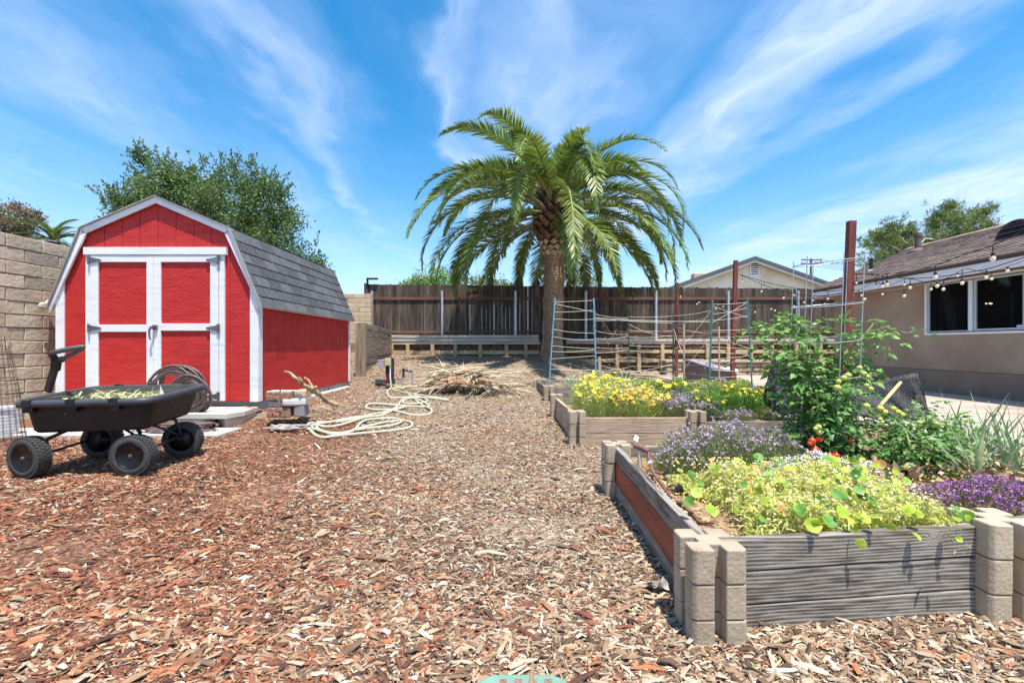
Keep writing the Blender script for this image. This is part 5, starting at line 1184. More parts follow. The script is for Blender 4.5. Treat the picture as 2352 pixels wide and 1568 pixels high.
# shade cloth
sc_ = bpy.data.materials.new('shade_cloth'); sc_.use_nodes = True; tt = sc_.node_tree; nn = tt.nodes; b = nn['Principled BSDF']; b.inputs['Roughness'].default_value = .7; b.inputs['Base Color'].default_value = (.03, .03, .032, 1)
tcn = nn.new('ShaderNodeTexCoord'); vz = nn.new('ShaderNodeTexNoise'); vz.inputs['Scale'].default_value = 150; vz.inputs['Detail'].default_value = 2; tt.links.new(tcn.outputs['Object'], vz.inputs['Vector'])
crn = nn.new('ShaderNodeValToRGB'); crn.color_ramp.elements[0].position = .40; crn.color_ramp.elements[0].color = (0.3, .3, .3, 1); crn.color_ramp.elements[1].position = .50; crn.color_ramp.elements[1].color = (1, 1, 1, 1)
tt.links.new(vz.outputs[0], crn.inputs[0]); tt.links.new(crn.outputs[0], b.inputs['Alpha'])
cr2 = nn.new('ShaderNodeValToRGB'); cr2.color_ramp.elements[0].position = .5; cr2.color_ramp.elements[0].color = (.012, .012, .014, 1); cr2.color_ramp.elements[1].position = .72; cr2.color_ramp.elements[1].color = (.16, .16, .17, 1)
tt.links.new(vz.outputs[0], cr2.inputs[0]); tt.links.new(cr2.outputs[0], b.inputs['Base Color'])
# cloth hung over three short posts: rows from the ridge down both sides
ridge = [P(1776, 818, 4.9), P(1800, 826, 4.85), P(1850, 862, 4.8), P(1920, 884, 4.7), P(1990, 880, 4.6), P(2040, 868, 4.5), P(2090, 858, 4.4), P(2108, 857, 4.38)]
rows = []; nr = 9
rp = catmull(ridge, 5)
cl = MB(); nc = len(rp)
for r in range(-nr, nr+1):
    for i, p in enumerate(rp):
        s = abs(r)/nr; e_ = 1-abs(2*i/(nc-1)-1); fold = .03*math.sin(i*1.1+r*.8)*s
        drop = (p.z-.30)*s*(1.0 if r < 0 else .9); out_ = (.10+.16*e_)*s*(1 if r > 0 else -1)
        xo_ = (-.08 if i < nc*.3 else .05 if i > nc*.75 else 0)*s
        rows.append((p.x+xo_+fold*.5, p.y+out_+fold, p.z-drop**1.0+.02*math.sin(i*.9)*s))
fsx = [(r*nc+i, r*nc+i+1, (r+1)*nc+i+1, (r+1)*nc+i) for r in range(2*nr) for i in range(nc-1)]
cl.add(rows, fsx); so_ = cl.build('shade_cloth', sc_, smooth=True); tag(so_, 'black mesh shade cloth draped over posts behind the tomatoes', 'shade cloth')
sm = so_.modifiers.new('thick', 'SOLIDIFY'); sm.thickness = .002
# low chest on the patio
M_ch = mk('chest_side', [(.12, .10, .095), (.22, .18, .17)], 4, rough=.85, bump=.3); M_lidc = mk('chest_lid', [(.24, .22, .26), (.34, .31, .35)], 3, rough=.8)
A_ = P(1571, 823, 12.2); Bq = P(1640, 845, 10.8); Cq = P(1693, 852, 10.2); Dq = A_+(Cq-Bq); Dq.z = A_.z-.02
cf = thing('patio_chest', 'low brown grey chest with a sloping lid and white front edge behind the trellis', 'chest', (Bq.x, Bq.y, .08))
mb = MB(); vs_ = [A_, Bq, Cq, Dq]; mb.add([Vector((p.x, p.y, .08)) for p in vs_]+[p-Vector((0, 0, .05)) for p in vs_], [(0, 1, 2, 3), (7, 6, 5, 4), (0, 4, 5, 1), (1, 5, 6, 2), (2, 6, 7, 3), (3, 7, 4, 0)]); fixn(mb.build('body', M_ch, cf, bevel=.02))
mb = MB(); mb.add([p-Vector((0, 0, .048)) for p in vs_]+[p.copy() for p in vs_], [(0, 1, 2, 3), (7, 6, 5, 4), (0, 4, 5, 1), (1, 5, 6, 2), (2, 6, 7, 3), (3, 7, 4, 0)]); fixn(mb.build('lid', M_lidc, cf, bevel=.02))
mb = MB(); mb.tube([Bq+Vector((0, -.03, .0)), Cq+Vector((0, -.03, .0))], .04, 10); mb.tube([Cq+Vector((0, -.03, 0)), Cq.lerp(Dq, .25)], .04, 10); mb.build('white_edge', M_white, cf, smooth=True)
# ---------------------------------------------------------------- string lights
M_cab = mk('light_cable', [(.012, .012, .012), (.02, .02, .02)], 8, rough=.6)
M_bulb = mk('bulb_glass', [(.62, .54, .40), (.80, .75, .62)], 30, rough=.08, spec=.6, emit=(1, .75, .4, .12))
def zA(x, y): return (1914+x*.18619, 535.9+y*.18619)
def zB(x, y): return (1531+x*.1628, 535.9+y*.1628)
def string(label, cable, bulbs, d0, d1, r=.006):
    xs_ = [c[0] for c in cable]; xa, xb = min(xs_), max(xs_)
    dd_ = lambda px: 1/lerp(1/d0, 1/d1, (px-xa)/(xb-xa))
    pts = [P(c[0], c[1], dd_(c[0])) for c in sorted(cable)]
    t = thing('string_lights', label, 'string lights', tuple(pts[0]), 'bulb strings hung between the red posts and the house')
    mb = MB(); cm = catmull(pts, 6); mb.tube(cm, r, 5); mb.build('cable', M_cab, t)
    for (bx, by, R_) in bulbs:
        d = dd_(bx); c = P(bx, by, d); rr_ = R_*.8*d/F
        tz = min(cm, key=lambda p: abs((p.x/p.y)-(c.x/c.y))).z; tz = max(tz, c.z+rr_*2.6)
        m1 = MB(); m1.ball(c, rr_, 10, (1, 1, 1.12)); bo = m1.build('bulb', M_bulb, t, smooth=True)
        m2 = MB(); m2.lathe([(rr_*.45, rr_*.85), (rr_*.62, rr_*1.3), (rr_*.6, rr_*2.2), (rr_*.3, rr_*2.5)], c, seg=10)
        if tz > c.z+rr_*2.5: m2.tube([c+Vector((0, 0, rr_*2.4)), Vector((c.x, c.y, tz))], .005, 5)
        m2.build('socket', M_cab, bo)
    return t
string('upper bulb string sweeping over the near roof edge from the tall red post', [zA(2352, -60), zA(2280, 0), zA(1950, 152), zA(1600, 268), zA(1270, 388), zA(1000, 460), zA(690, 497), zA(420, 505), zA(240, 500)],
       [zA(1968, 312)+(7.2,), zA(1258, 542)+(6.2,), zA(662, 634)+(4.8,), zA(285, 612)+(3,)], 6.9, 4.6)
string('middle bulb string running just under the white fascia', [zA(2380, 290), zA(2120, 372), zA(1880, 443), zA(1500, 508), zA(1200, 545), zA(880, 552), zA(600, 525), zA(240, 495)],
       [zA(1888, 540)+(5,), zA(948, 668)+(4.6,), zA(610, 654)+(4.6,), zA(526, 655)+(3,)], 6.9, 5.2)
string('bulb string dipping across the top of the house window', [zA(2380, 325), zA(2150, 408), zA(1950, 468), zA(1780, 462), zA(1620, 440), zA(1420, 540), zA(1190, 606), zA(970, 562), zA(860, 570), zA(660, 645), zA(500, 600), zA(345, 690), zA(240, 700)],
       [zA(2150, 462)+(4.6,), zA(1954, 560)+(4.2,), zA(1590, 612)+(5,), zA(1534, 526)+(3.2,), zA(1282, 648)+(5,), zA(1358, 688)+(4.4,), zA(1206, 688)+(3.6,), zA(878, 632)+(3.2,), zA(340, 712)+(2.6,)], 6.9, 6.6)
string('lowest bulb string sagging over the stucco wall', [zA(1190, 612), zA(1020, 650), zA(860, 682), zA(700, 702), zA(430, 722), zA(330, 712), zA(236, 690)],
       [zA(875, 770)+(4.4,), zA(606, 750)+(3.2,), zA(386, 810)+(4,), zA(349, 764)+(3.2,), zA(241, 766)+(3,)], 6.9, 6.6)
string('upper bulb string between the middle and the tall red post', [zB(1040, 580), zB(1380, 683), zB(1800, 772), zB(2200, 812), zB(2600, 790)],
       [zB(1068, 680)+(2.4,), zB(1383, 765)+(2.3,), zB(1800, 868)+(3,), zB(2275, 922)+(3,)], 10.0, 6.9, .006)
string('lower bulb string between the middle and the tall red post', [zB(1040, 582), zB(1350, 720), zB(1560, 790), zB(1850, 860), zB(2200, 880), zB(2580, 820)],
       [zB(1340, 818)+(2.8,), zB(1650, 910)+(3,), zB(2066, 945)+(2.6,), zB(1936, 970)+(2.8,), zB(2233, 994)+(2.8,)], 10.0, 6.9, .006)
string('far bulb string between the farthest red post and the tall one', [zB(185, 820), zB(450, 930), zB(700, 985), zB(1160, 1045), zB(1450, 1020), zB(1700, 985), zB(2000, 925), zB(2560, 830)],
       [zB(195, 893)+(2.2,), zB(460, 975)+(2.3,), zB(428, 996)+(2.2,), zB(692, 1062)+(2.3,), zB(795, 1035)+(2.2,), zB(1248, 1110)+(2.4,), zB(1476, 1066)+(2.6,), zB(1529, 1088)+(2.6,), zB(1797, 1028)+(2.6,), zB(1827, 1040)+(2.6,)], 13.6, 6.9, .006)
# ================================================================ CANARY PALM
PD = 13.4; pc = P(1270, 417, PD)
palm = thing('palm_tree', 'large date palm with thick ringed trunk and broad drooping crown', 'palm tree', (P(1271, 815, PD).x, PD, .65))
M_ptr = mk('palm_trunk', [(.24, .16, .10), (.50, .365, .24), (.68, .53, .38)], 7, rough=.95, bump=.7, bscale=24, bdist=.02, island=.28)
M_pdk = mk('palm_boots', [(.05, .026, .016), (.17, .09, .05), (.36, .21, .12)], 6, rough=.95, bump=.6, bscale=20, island=.45)
tx = lambda z: lerp(P(1268, 0, PD).x, P(1274, 0, PD).x, min(1, max(0, (z-.6)/3.2)))
def trad(z): return .30+.14*math.exp(-max(0, z-.55)/.22)+.012*math.sin(z*9)
mb = MB(); zs_ = [.45+i*.1 for i in range(34)]
vs = []; sg = 28
for z in zs_:
    for k in range(sg):
        a = 2*math.pi*k/sg; r = trad(z)*(1+.03*math.sin(3*a+z)); vs.append((tx(z)+r*math.cos(a), PD+r*math.sin(a), z))
mb.add(vs, [(i*sg+k, i*sg+(k+1) % sg, (i+1)*sg+(k+1) % sg, (i+1)*sg+k) for i in range(len(zs_)-1) for k in range(sg)]); mb.build('trunk', mk('trunk_core', [(.14, .09, .055), (.30, .20, .13)], 9, rough=.95, bump=.5), palm)
# diamond leaf scars all over the trunk, in one mesh with the trunk's bark
def scars(z0, z1, dz, n, wdt, hgt, out_, rad, name, mat, parent, jitter=.12, up_=.0):
    m_ = MB(); z = z0; row = 0
    while z < z1:
        for k in range(n):
            a = 2*math.pi*(k+.5*(row % 2))/n+random.uniform(-.04, .04); r = rad(z); er = Vector((math.cos(a), math.sin(a), 0)); et = Vector((-math.sin(a), math.cos(a), 0)); c = Vector((tx(z), PD, z+random.uniform(-jitter, jitter)*dz))+er*(r-.012)
            w2 = wdt/2*random.uniform(.85, 1.1); o2 = out_*random.uniform(.7, 1.3); h2 = hgt/2
            m_.add([c-et*w2, c+Vector((0, 0, -h2)), c+et*w2, c+Vector((0, 0, h2)), c+er*o2+Vector((0, 0, up_))-et*w2*.25, c+er*o2+Vector((0, 0, up_-h2*.35)), c+er*o2+Vector((0, 0, up_))+et*w2*.25, c+er*o2+Vector((0, 0, up_+h2*.3))],
                   [(4, 5, 6, 7), (0, 1, 5, 4), (1, 2, 6, 5), (2, 3, 7, 6), (3, 0, 4, 7)])
        z += dz; row += 1
    return m_.build(name, mat, parent)
scars(.72, 3.72, .046, 21, .105, .046, .015, trad, 'leaf_scars', M_ptr, palm)
def brad(z):
    t = (z-3.6)/2.3; return .30+.24*min(1, max(0, t)/.38) if t < .38 else .54-.14*(t-.38)
mb = MB(); vs = []; zs_ = [3.6+i*.1 for i in range(25)]
for z in zs_:
    for k in range(sg): a = 2*math.pi*k/sg; r = brad(z)-.03; vs.append((tx(z)+r*math.cos(a), PD+r*math.sin(a), z))
mb.add(vs, [(i*sg+k, i*sg+(k+1) % sg, (i+1)*sg+(k+1) % sg, (i+1)*sg+k) for i in range(len(zs_)-1) for k in range(sg)]+[tuple((len(zs_)-1)*sg+k for k in range(sg))]); mb.build('boot_core', mk('boot_core', [(.02, .012, .008), (.06, .03, .018)], 9, rough=.95, bump=.5), palm)
scars(3.70, 4.15, .15, 11, .25, .20, .07, brad, 'boots', M_ptr, palm, up_=.03)
scars(4.15, 5.75, .16, 12, .24, .20, .13, brad, 'dark_boots', M_pdk, palm, up_=.08)
# fronds
random.seed(42)
M_fr = mk('palm_leaflet', [(.10, .165, .028), (.18, .26, .042), (.27, .34, .075)], 2.2, rough=.4, island=.35, hue=.02, trans=.30, spec=.5)
M_fr2 = mk('palm_leaflet_young', [(.14, .22, .035), (.22, .31, .06), (.30, .38, .10)], 2.2, rough=.42, island=.3, hue=.02, trans=.28, spec=.5)
M_rach = mk('palm_rachis', [(.20, .24, .08), (.34, .36, .15)], 4, rough=.6)
def frond(az, e0, Ln, droop, pw=1.25, zoff=0, young=False, twist=0, r0=.28, sway=0):
    ns = 26; pts = []; p = np.array([tx(5)+r0*math.cos(az), PD+r0*math.sin(az), 5.55+zoff]); azc = az
    ds = Ln/ns; Ds = []
    for i in range(ns+1):
        s = i/ns; e_ = e0-droop*s**pw; azc = az+sway*s*s; d = np.array([math.cos(e_)*math.cos(azc), math.cos(e_)*math.sin(azc), math.sin(e_)]); pts.append(p.copy()); Ds.append(d); p = p+d*ds
    pts = np.array(pts); Ds = np.array(Ds)
    side = unit(np.cross(Ds, np.array([0, 0, 1.]))+1e-6); side = np.where(np.abs(Ds[:, 2:3]) > .985, np.array([[-math.sin(az), math.cos(az), 0]]), side); upn = np.cross(side, Ds)
    ct_, st_ = math.cos(twist), math.sin(twist); side, upn = side*ct_+upn*st_, upn*ct_-side*st_
    nl = int(118*Ln/4.6); t = (np.arange(nl)+.5)/nl; t = .10+.90*t; idx = t*ns; i0 = np.minimum(idx.astype(int), ns-1); f_ = (idx-i0)[:, None]
    B0 = pts[i0]*(1-f_)+pts[i0+1]*f_; Dd = Ds[i0]; Sd = side[i0]; Ud = upn[i0]
    prof = np.clip(np.minimum(t/.30+.25, 1)*np.clip((1.04-t)/.42, .14, 1)**.7, 0, 1)
    Ls = .52*prof*RNG.uniform(.85, 1.1, nl)
    out_ = []
    for sgn in (-1, 1):
        ang = (.95-.42*t)[:, None]; vee = RNG.normal(.36, .16, (nl, 1))
        Dl = Dd*np.cos(ang)+(Sd*sgn)*np.sin(ang)*np.cos(vee)+Ud*np.sin(ang)*np.sin(vee); Dl = Dl+RNG.normal(0, .05, (nl, 3))
        V, Fc = strips(B0, Dl, Ud+RNG.normal(0, .15, (nl, 3)), Ls, .050*RNG.uniform(.8, 1.15, nl), droop=.12, k=2); out_.append((V, Fc))
    V, Fc = join(out_); name = 'frond'
    o_ = mkmesh(name, V, Fc, M_fr2 if young else M_fr, palm)
    m_ = MB(); m_.tube([Vector(q_) for q_ in pts[::2]], [lerp(.042, .006, i/(len(pts[::2])-1)) for i in range(len(pts[::2]))], 5); m_.build('rachis', M_rach, o_)
    return o_
rings = [(4, 84, 1.35, 25, .0, True, .05), (7, 57, 2.9, 98, -.2, True, .2), (10, 45, 4.2, 108, -.2, False, .28), (13, 30, 4.7, 110, -.35, False, .38), (15, 14, 4.7, 104, -.5, False, .45), (16, -3, 4.3, 84, -.7, False, .5), (11, -18, 3.5, 60, -.85, False, .5)]
for ri, (n, e0, Ln, dr, zo, yg, r0) in enumerate(rings):
    for k in range(n):
        az = 2*math.pi*(k+.37*ri+random.uniform(-.22, .22))/n
        if ri > 3 and math.sin(az) < -.86 and random.random() < .6: continue
        frond(az, R(e0+random.uniform(-8, 8)), Ln*random.uniform(.88, 1.03), R(dr*random.uniform(.85, 1.15)), pw=random.uniform(1.15, 1.5), zoff=zo+random.uniform(-.1, .1), young=yg or (ri == 2 and k % 3 == 0), twist=random.uniform(-.4, .4), r0=r0, sway=random.uniform(-.25, .25))
# old fruit stalks glimpsed in the crown
mb = MB()
for k in range(26):
    a = random.uniform(0, 6.28); c = Vector((tx(5)+.35*math.cos(a), PD+.35*math.sin(a), 5.3+random.uniform(-.1, .3))); mb.tube([c, c+Vector((math.cos(a)*.35, math.sin(a)*.35, .35)), c+Vector((math.cos(a)*.6, math.sin(a)*.6, .3))], [.012, .009, .004], 4)
mb.build('fruit_stalks', mk('fruit_stalk', [(.40, .17, .05), (.50, .26, .08)], 5, rough=.8), palm)
# ================================================================ PILE OF DEAD FRONDS
M_dead = mk('dead_frond', [(.34, .25, .15), (.52, .42, .29), (.66, .57, .43)], 8, rough=.85, island=.35)
M_husk = mk('frond_husk', [(.22, .10, .045), (.38, .20, .10), (.50, .32, .19)], 6, stretch=(1, 4, 1), rough=.7, bump=.3)
dpile = gpt(1060, 905, 0)
def deadfrond(p0, az, Ln, e0, lab, husk=True):
    t = thing('dead_frond', lab, 'palm frond', tuple(p0), 'dead palm fronds heaped on the ground'); ns = 14; pts = []
    p = np.array(p0, float); Ds = []
    for i in range(ns+1):
        s = i/ns; e_ = e0-.9*s*e0*1.6; d = np.array([math.cos(e_)*math.cos(az+.5*s), math.cos(e_)*math.sin(az+.5*s), math.sin(e_)]); pts.append(p.copy()); Ds.append(d); p = p+d*Ln/ns; p[2] = max(p[2], g1(p[0], p[1])+.03)
    pts = np.array(pts); Ds = np.array(Ds); m_ = MB(); m_.tube([Vector(q_) for q_ in pts], [lerp(.022, .006, i/ns) for i in range(ns+1)], 5); m_.build('rachis', M_dead, t)
    nl = 60; tt_ = RNG.uniform(.15, 1, nl); i0 = np.minimum((tt_*ns).astype(int), ns-1); B0 = pts[i0]; D = Ds[i0]*.9+rdir(nl)*.55+np.array([[0, 0, .12]])
    V, Fc = strips(B0, D, np.tile([[0, 0, 1.]], (nl, 1)), RNG.uniform(.18, .42, nl), .012, droop=.3, k=2); V[:, 2] = np.maximum(V[:, 2], gz(V[:, 0], V[:, 1])+.012); mkmesh('leaflets', V, Fc, M_dead, t)
    if husk:
        m_ = MB(); a = Vector(pts[0]); d = Vector(Ds[0]); d.z = .05; sd = d.cross(Vector((0, 0, 1))).normalized(); vs_ = []
        for i in range(9):
            s = i/8; wd = .17*math.sin(math.pi*min(1, .12+s*.8))**.8; c = a-d*.05+d*.62*s+Vector((0, 0, .05+.06*math.sin(s*3)))
            for j in range(5): q_ = (j/4-.5)*2; vs_.append(c+sd*wd*q_*.75+Vector((0, 0, -abs(q_)**2*.07)))
        m_.add(vs_, [(i*5+j, i*5+j+1, (i+1)*5+j+1, (i+1)*5+j) for i in range(8) for j in range(4)]); h_ = m_.build('husk', M_husk, t, smooth=True); h_.modifiers.new('thick', 'SOLIDIFY').thickness = .008
    return t
gy = dpile.y
specs = [((-1.30, .15), .25, 1.3, .22, 'dead palm frond with a broad brown husk at the left of the pile', True), ((-.25, .05), 2.6, 1.2, .3, 'dead palm frond with an orange husk at the right of the pile', True), ((-.75, .25), .6, 1.2, .4, 'dead palm frond rising from the middle of the pile', True),
         ((-1.15, .5), .1, 1.3, .32, 'dead palm frond crossing the back of the pile', False), ((-.1, .45), 3.0, 1.3, .3, 'dead palm frond lying at the back right of the pile', False), ((-1.0, -.05), -.15, .9, .15, 'dead palm frond with pale leaflets at the front of the pile', True),
         ((-.55, .1), 1.9, .8, .55, 'short dead palm frond tilted up in the pile', False), ((-.2, .7), .3, 1.0, .3, 'greyish dead frond sticking out towards the palm', False), ((-.9, .3), 2.1, .7, .8, 'bristly dead frond tip at the upper left of the pile', False)]
for (dx, dy), az, Ln, e0, lab, hk in specs:
    x = dpile.x+dx*.95+.62; y = gy+dy+.1; deadfrond((x, y, g1(x, y)+random.uniform(.08, .28)), az, Ln, e0, lab, hk)
Vs = []
for q_ in range(95):      # fans of long dry leaflets thrown over one another
    x0 = dpile.x+random.gauss(0, .42); y0 = gy+.35+random.gauss(0, .22); z0 = g1(x0, y0)+random.uniform(.05, .42)*max(.15, 1-((x0-dpile.x)/1.0)**2); az = random.uniform(0, 6.28); n = random.randint(9, 20)
    aa = az+RNG.normal(0, .35, n); D = np.stack([np.cos(aa), np.sin(aa), RNG.normal(.05, .16, n)], 1); o_ = np.array([[x0, y0, z0]])+D*RNG.uniform(-.1, .15, (n, 1))
    V, Fc = strips(o_, D, RNG.normal(0, .5, (n, 3))+np.array([[0, 0, 1.]]), RNG.uniform(.22, .62, n), RNG.uniform(.012, .024, n), droop=.12, k=2); V[:, 2] = np.maximum(V[:, 2], gz(V[:, 0], V[:, 1])+.008); Vs.append((V, Fc))
V, Fc = join(Vs); tag(mkmesh('dry_leaflets', V, Fc, M_dead), 'tangle of loose dry palm leaflets filling the frond pile', 'leaflets', kind='stuff')
for i, (px, py, dd_, az, ln_, lab) in enumerate(((1000, 893, 0, .1, .34, 'flat pale palm boot lying at the left foot of the frond pile'), (1036, 872, .02, .35, .40, 'long brown curled palm husk on the left slope of the pile'), (1112, 874, -.05, -.55, .36, 'orange brown palm husk sticking out at the right of the pile'), (1068, 854, .15, .1, .34, 'reddish palm husk on the top of the frond pile'), (1128, 890, -.05, 2.7, .30, 'short pale palm boot at the right foot of the pile'))):
    c = P(px, py, dpile.y+dd_); c.z = max(c.z, g1(c.x, c.y)+.03); d = Vector((math.cos(az), math.sin(az)*.6, -.12 if az < 0 else .08)).normalized(); sd = d.cross(Vector((0, 0, 1))).normalized(); m_ = MB(); vs_ = []
    for j in range(11):
        s_ = j/10; wd = ln_*.19*(math.sin(math.pi*min(1, .1+s_*.85))**.7+.12); cc = c+d*(ln_*(s_-.5))+Vector((0, 0, .05*math.sin(s_*3.1)))
        for k in range(7): u_ = (k/6-.5)*2; vs_.append(cc+sd*wd*u_*.8+Vector((0, 0, -(u_**2)*wd*.55+random.uniform(-.004, .004))))
    m_.add(vs_, [(j*7+k, j*7+k+1, (j+1)*7+k+1, (j+1)*7+k) for j in range(10) for k in range(6)])
    h_ = m_.build('palm_husk', M_husk if i in (1, 2, 3) else mk('pale_boot', [(.46, .36, .24), (.62, .52, .38)], 8, rough=.8, bump=.3), smooth=True); h_.modifiers.new('thick', 'SOLIDIFY').thickness = .012; tag(h_, lab, 'palm husk', 'husks in the dead frond pile')
# ================================================================ TREES
M_wood = mk('tree_bark', [(.09, .065, .045), (.18, .13, .10)], 6, stretch=(3, 3, .6), rough=.95, bump=.5)
def leafmat(name, c, tr=.2, hue=.02, isl=.4): return mk(name, c, 1.1, rough=.55, island=isl, hue=hue, trans=tr)
def tree(name, label, base, top, ctr, rad, nl, leaf, mat, nbr=26, cat='tree', wl=.5, clump=.28, shoots=0, squash=0, holes=.42, group=None, seed=0, trunk_r=.12, lobes=None):
    """trunk, branches reaching clumps spread through the crown's volume, leaves gathered round the clumps"""
    rg = np.random.default_rng(100+seed); t = thing(name, label, cat, tuple(base), group); base = Vector(base); ctr = Vector(ctr); rad = np.array(rad)
    C = []
    while len(C) < nbr*4:
        q_ = rg.normal(0, 1, 3); q_ /= np.linalg.norm(q_); q_ *= rg.uniform(.35, 1)**.5
        if lobes:
            lx, lz, lr = lobes[rg.choice(len(lobes), p=np.array([l[2]**2 for l in lobes])/sum(l[2]**2 for l in lobes))]; C.append(np.array([lx, ctr.y, lz])+q_*np.array([lr, min(lr, rad[1])*1.1, lr])*(1+.2*mnoise.noise(Vector(q_*2.3)+Vector((0, seed, 5))))); continue
        if mnoise.noise(Vector(q_*1.7)+Vector((seed, 0, 0))) < -holes: continue
        C.append(np.array(ctr)+q_*rad*(1+.22*mnoise.noise(Vector(q_*2.3)+Vector((0, seed, 5)))))
    C = np.array(C)
    mb = MB(); fork = base.lerp(ctr, .45); fork.z = lerp(base.z, ctr.z-rad[2]*.6, .8)
    mb.tube([base, base.lerp(fork, .5)+Vector((.05, 0, 0)), fork], [trunk_r, trunk_r*.8, trunk_r*.7], 8)
    for i in range(nbr):
        e_ = Vector(C[i*4]); m_ = fork.lerp(e_, .5)+Vector(rg.normal(0, .08, 3)*rad.mean()*.5)+Vector((0, 0, .06*rad[2])); mb.tube([fork, m_, e_], [trunk_r*.45, trunk_r*.22, trunk_r*.06], 5)
        for j in range(1, 4):
            f_ = Vector(C[i*4+j]); 
            if (f_-m_).length < rad.mean()*1.1: mb.tube([m_, m_.lerp(f_, .5)+Vector(rg.normal(0, .05, 3)*rad.mean()*.4), f_], [trunk_r*.18, trunk_r*.1, trunk_r*.04], 4)
    mb.build('trunk', M_wood, t)
    k = rg.integers(0, len(C), nl); off = rg.normal(0, 1, (nl, 3))*clump*rad.mean()*.62; Pt = C[k]+off*np.array([1, 1, .8])
    D = unit(off+rg.normal(0, .8, (nl, 3))+np.array([[0, 0, .35]])); Nn = rg.normal(0, 1, (nl, 3))+np.array([[0, 0, .6]])
    V, Fc = rhombs(Pt, D, Nn, leaf*rg.uniform(.7, 1.3, nl), leaf*wl*rg.uniform(.7, 1.2, nl)); ps = [(V, Fc)]
    if shoots:
        for s_ in range(shoots):
            q_ = rg.normal(0, 1, 3); q_[2] = abs(q_[2])*.9+.2; q_ /= np.linalg.norm(q_); p0 = np.array(ctr)+q_*rad*.9; dl = unit(q_+np.array([0, 0, .5])+rg.normal(0, .2, 3)); L_ = rg.uniform(.16, .34)*rad.mean(); m_ = 44
            tt_ = rg.uniform(0, 1, m_)[:, None]; Pp = p0+dl*L_*tt_+rg.normal(0, .02*rad.mean(), (m_, 3))*(1.2-tt_); Dq_ = dl+rg.normal(0, .7, (m_, 3))
            ps.append(rhombs(Pp, Dq_, rg.normal(0, 1, (m_, 3)), leaf*rg.uniform(.6, 1.1, m_), leaf*wl*.8*np.ones(m_)))
    if lobes:      # feathery upright sprays that stand out of the outline
        for s_ in range(230):
            lx, lz, lr = lobes[rg.integers(0, len(lobes))]; q_ = rg.normal(0, 1, 3); q_[2] = abs(q_[2])*.8+.1; q_ /= np.linalg.norm(q_); p0 = np.array([lx, ctr.y, lz])+q_*lr*.85; dl = unit(q_*.5+np.array([0, 0, .8])+rg.normal(0, .25, 3)); L_ = rg.uniform(.25, .7); m_ = 38
            tt_ = rg.uniform(0, 1, m_)[:, None]; ps.append(rhombs(p0+dl*L_*tt_+rg.normal(0, .05, (m_, 3))*(1.15-tt_), dl+rg.normal(0, .6, (m_, 3)), rg.normal(0, 1, (m_, 3)), leaf*rg.uniform(.6, 1.1, m_), leaf*wl*.8*np.ones(m_)))
    V, Fc = join(ps); mkmesh('crown', V, Fc, mat, t); return t
# big tree behind the shed
d = 12.5; c = P(487, 490, d); tree('broadleaf_tree', 'dense dark green small leaved tree rising behind the red shed', P(500, 700, d), None, (c.x+.12, d, c.z-.15), (2.1, 1.5, 1.7), 31000, .09, leafmat('olive_leaf', [(.065, .12, .035), (.12, .20, .055), (.20, .29, .09)], tr=.28), nbr=40, shoots=0, clump=.15, seed=1, lobes=[(P(a, b, d).x, P(a, b, d).z, r_*d/F) for a, b, r_ in ((450, 505, 105), (560, 500, 98), (350, 455, 50), (440, 430, 50), (560, 428, 46), (640, 560, 76), (692, 612, 44), (385, 418, 34), (612, 462, 40), (300, 490, 30), (262, 482, 16), (328, 378, 12))], trunk_r=.16)
c2_ = P(640, 580, d); c3_ = P(285, 470, d)
# pale shrubs beyond the fence
for i, (px, py, rx, rz, lab, m) in enumerate(((1015, 648, .95, .62, 'light green feathery tree behind the fence left of the palm', 0), (965, 652, .7, .35, 'low bright green bush top at the left behind the fence', 0), (1110, 656, .75, .5, 'greyer green bush top behind the fence beside the palm', 1), (1165, 664, .5, .3, 'small bright green bush top nearest the palm trunk', 0), (1345, 662, .7, .75, 'thin greyish tree seen behind the drooping fronds right of the trunk', 1))):
    d = 21.0; c = P(px, py, d); mt = leafmat('bright_leaf', [(.12, .22, .05), (.20, .34, .09), (.32, .44, .16)]) if m == 0 else leafmat('greygreen_leaf', [(.12, .17, .08), (.20, .26, .13), (.30, .34, .20)])
    tree('background_tree', lab, (c.x, d, 1.3), None, (c.x, d, c.z-.25), (rx*1.35, 1, rz*1.25), 5200 if m == 0 else 3600, .11, mt, nbr=16, group='trees beyond the wooden fence', seed=3+i, holes=.2, shoots=8, trunk_r=.06)
# pine behind the house
d = 27; M_pine = leafmat('pine_needle', [(.08, .13, .03), (.16, .23, .05), (.26, .32, .09)], tr=.25)
pn = thing('pine_tree', 'sprawling pine with bare grey limbs behind the house roof', 'pine tree', (P(2130, 794, d).x, d, 1.3))
rg = np.random.default_rng(5); cl_ = [(2035, 560, 42, 34), (2050, 530, 24, 26), (2010, 548, 20, 14), (2075, 585, 40, 26), (2020, 600, 26, 22), (2110, 560, 34, 26), (2150, 520, 24, 28), (2165, 495, 28, 22), (2200, 505, 26, 22), (2140, 560, 34, 22), (2190, 545, 34, 20), (2245, 500, 30, 22), (2255, 525, 26, 20), (2225, 535, 30, 18), (2065, 545, 22, 18), (2000, 618, 18, 14), (2090, 530, 14, 14), (2180, 475, 16, 10), (2262, 488, 16, 12)]
mb = MB(); root = P(2140, 640, d); base = Vector((root.x, d, 1.3)); mb.tube([base, root, P(2150, 580, d)], [.3, .22, .16], 8); Vs = []
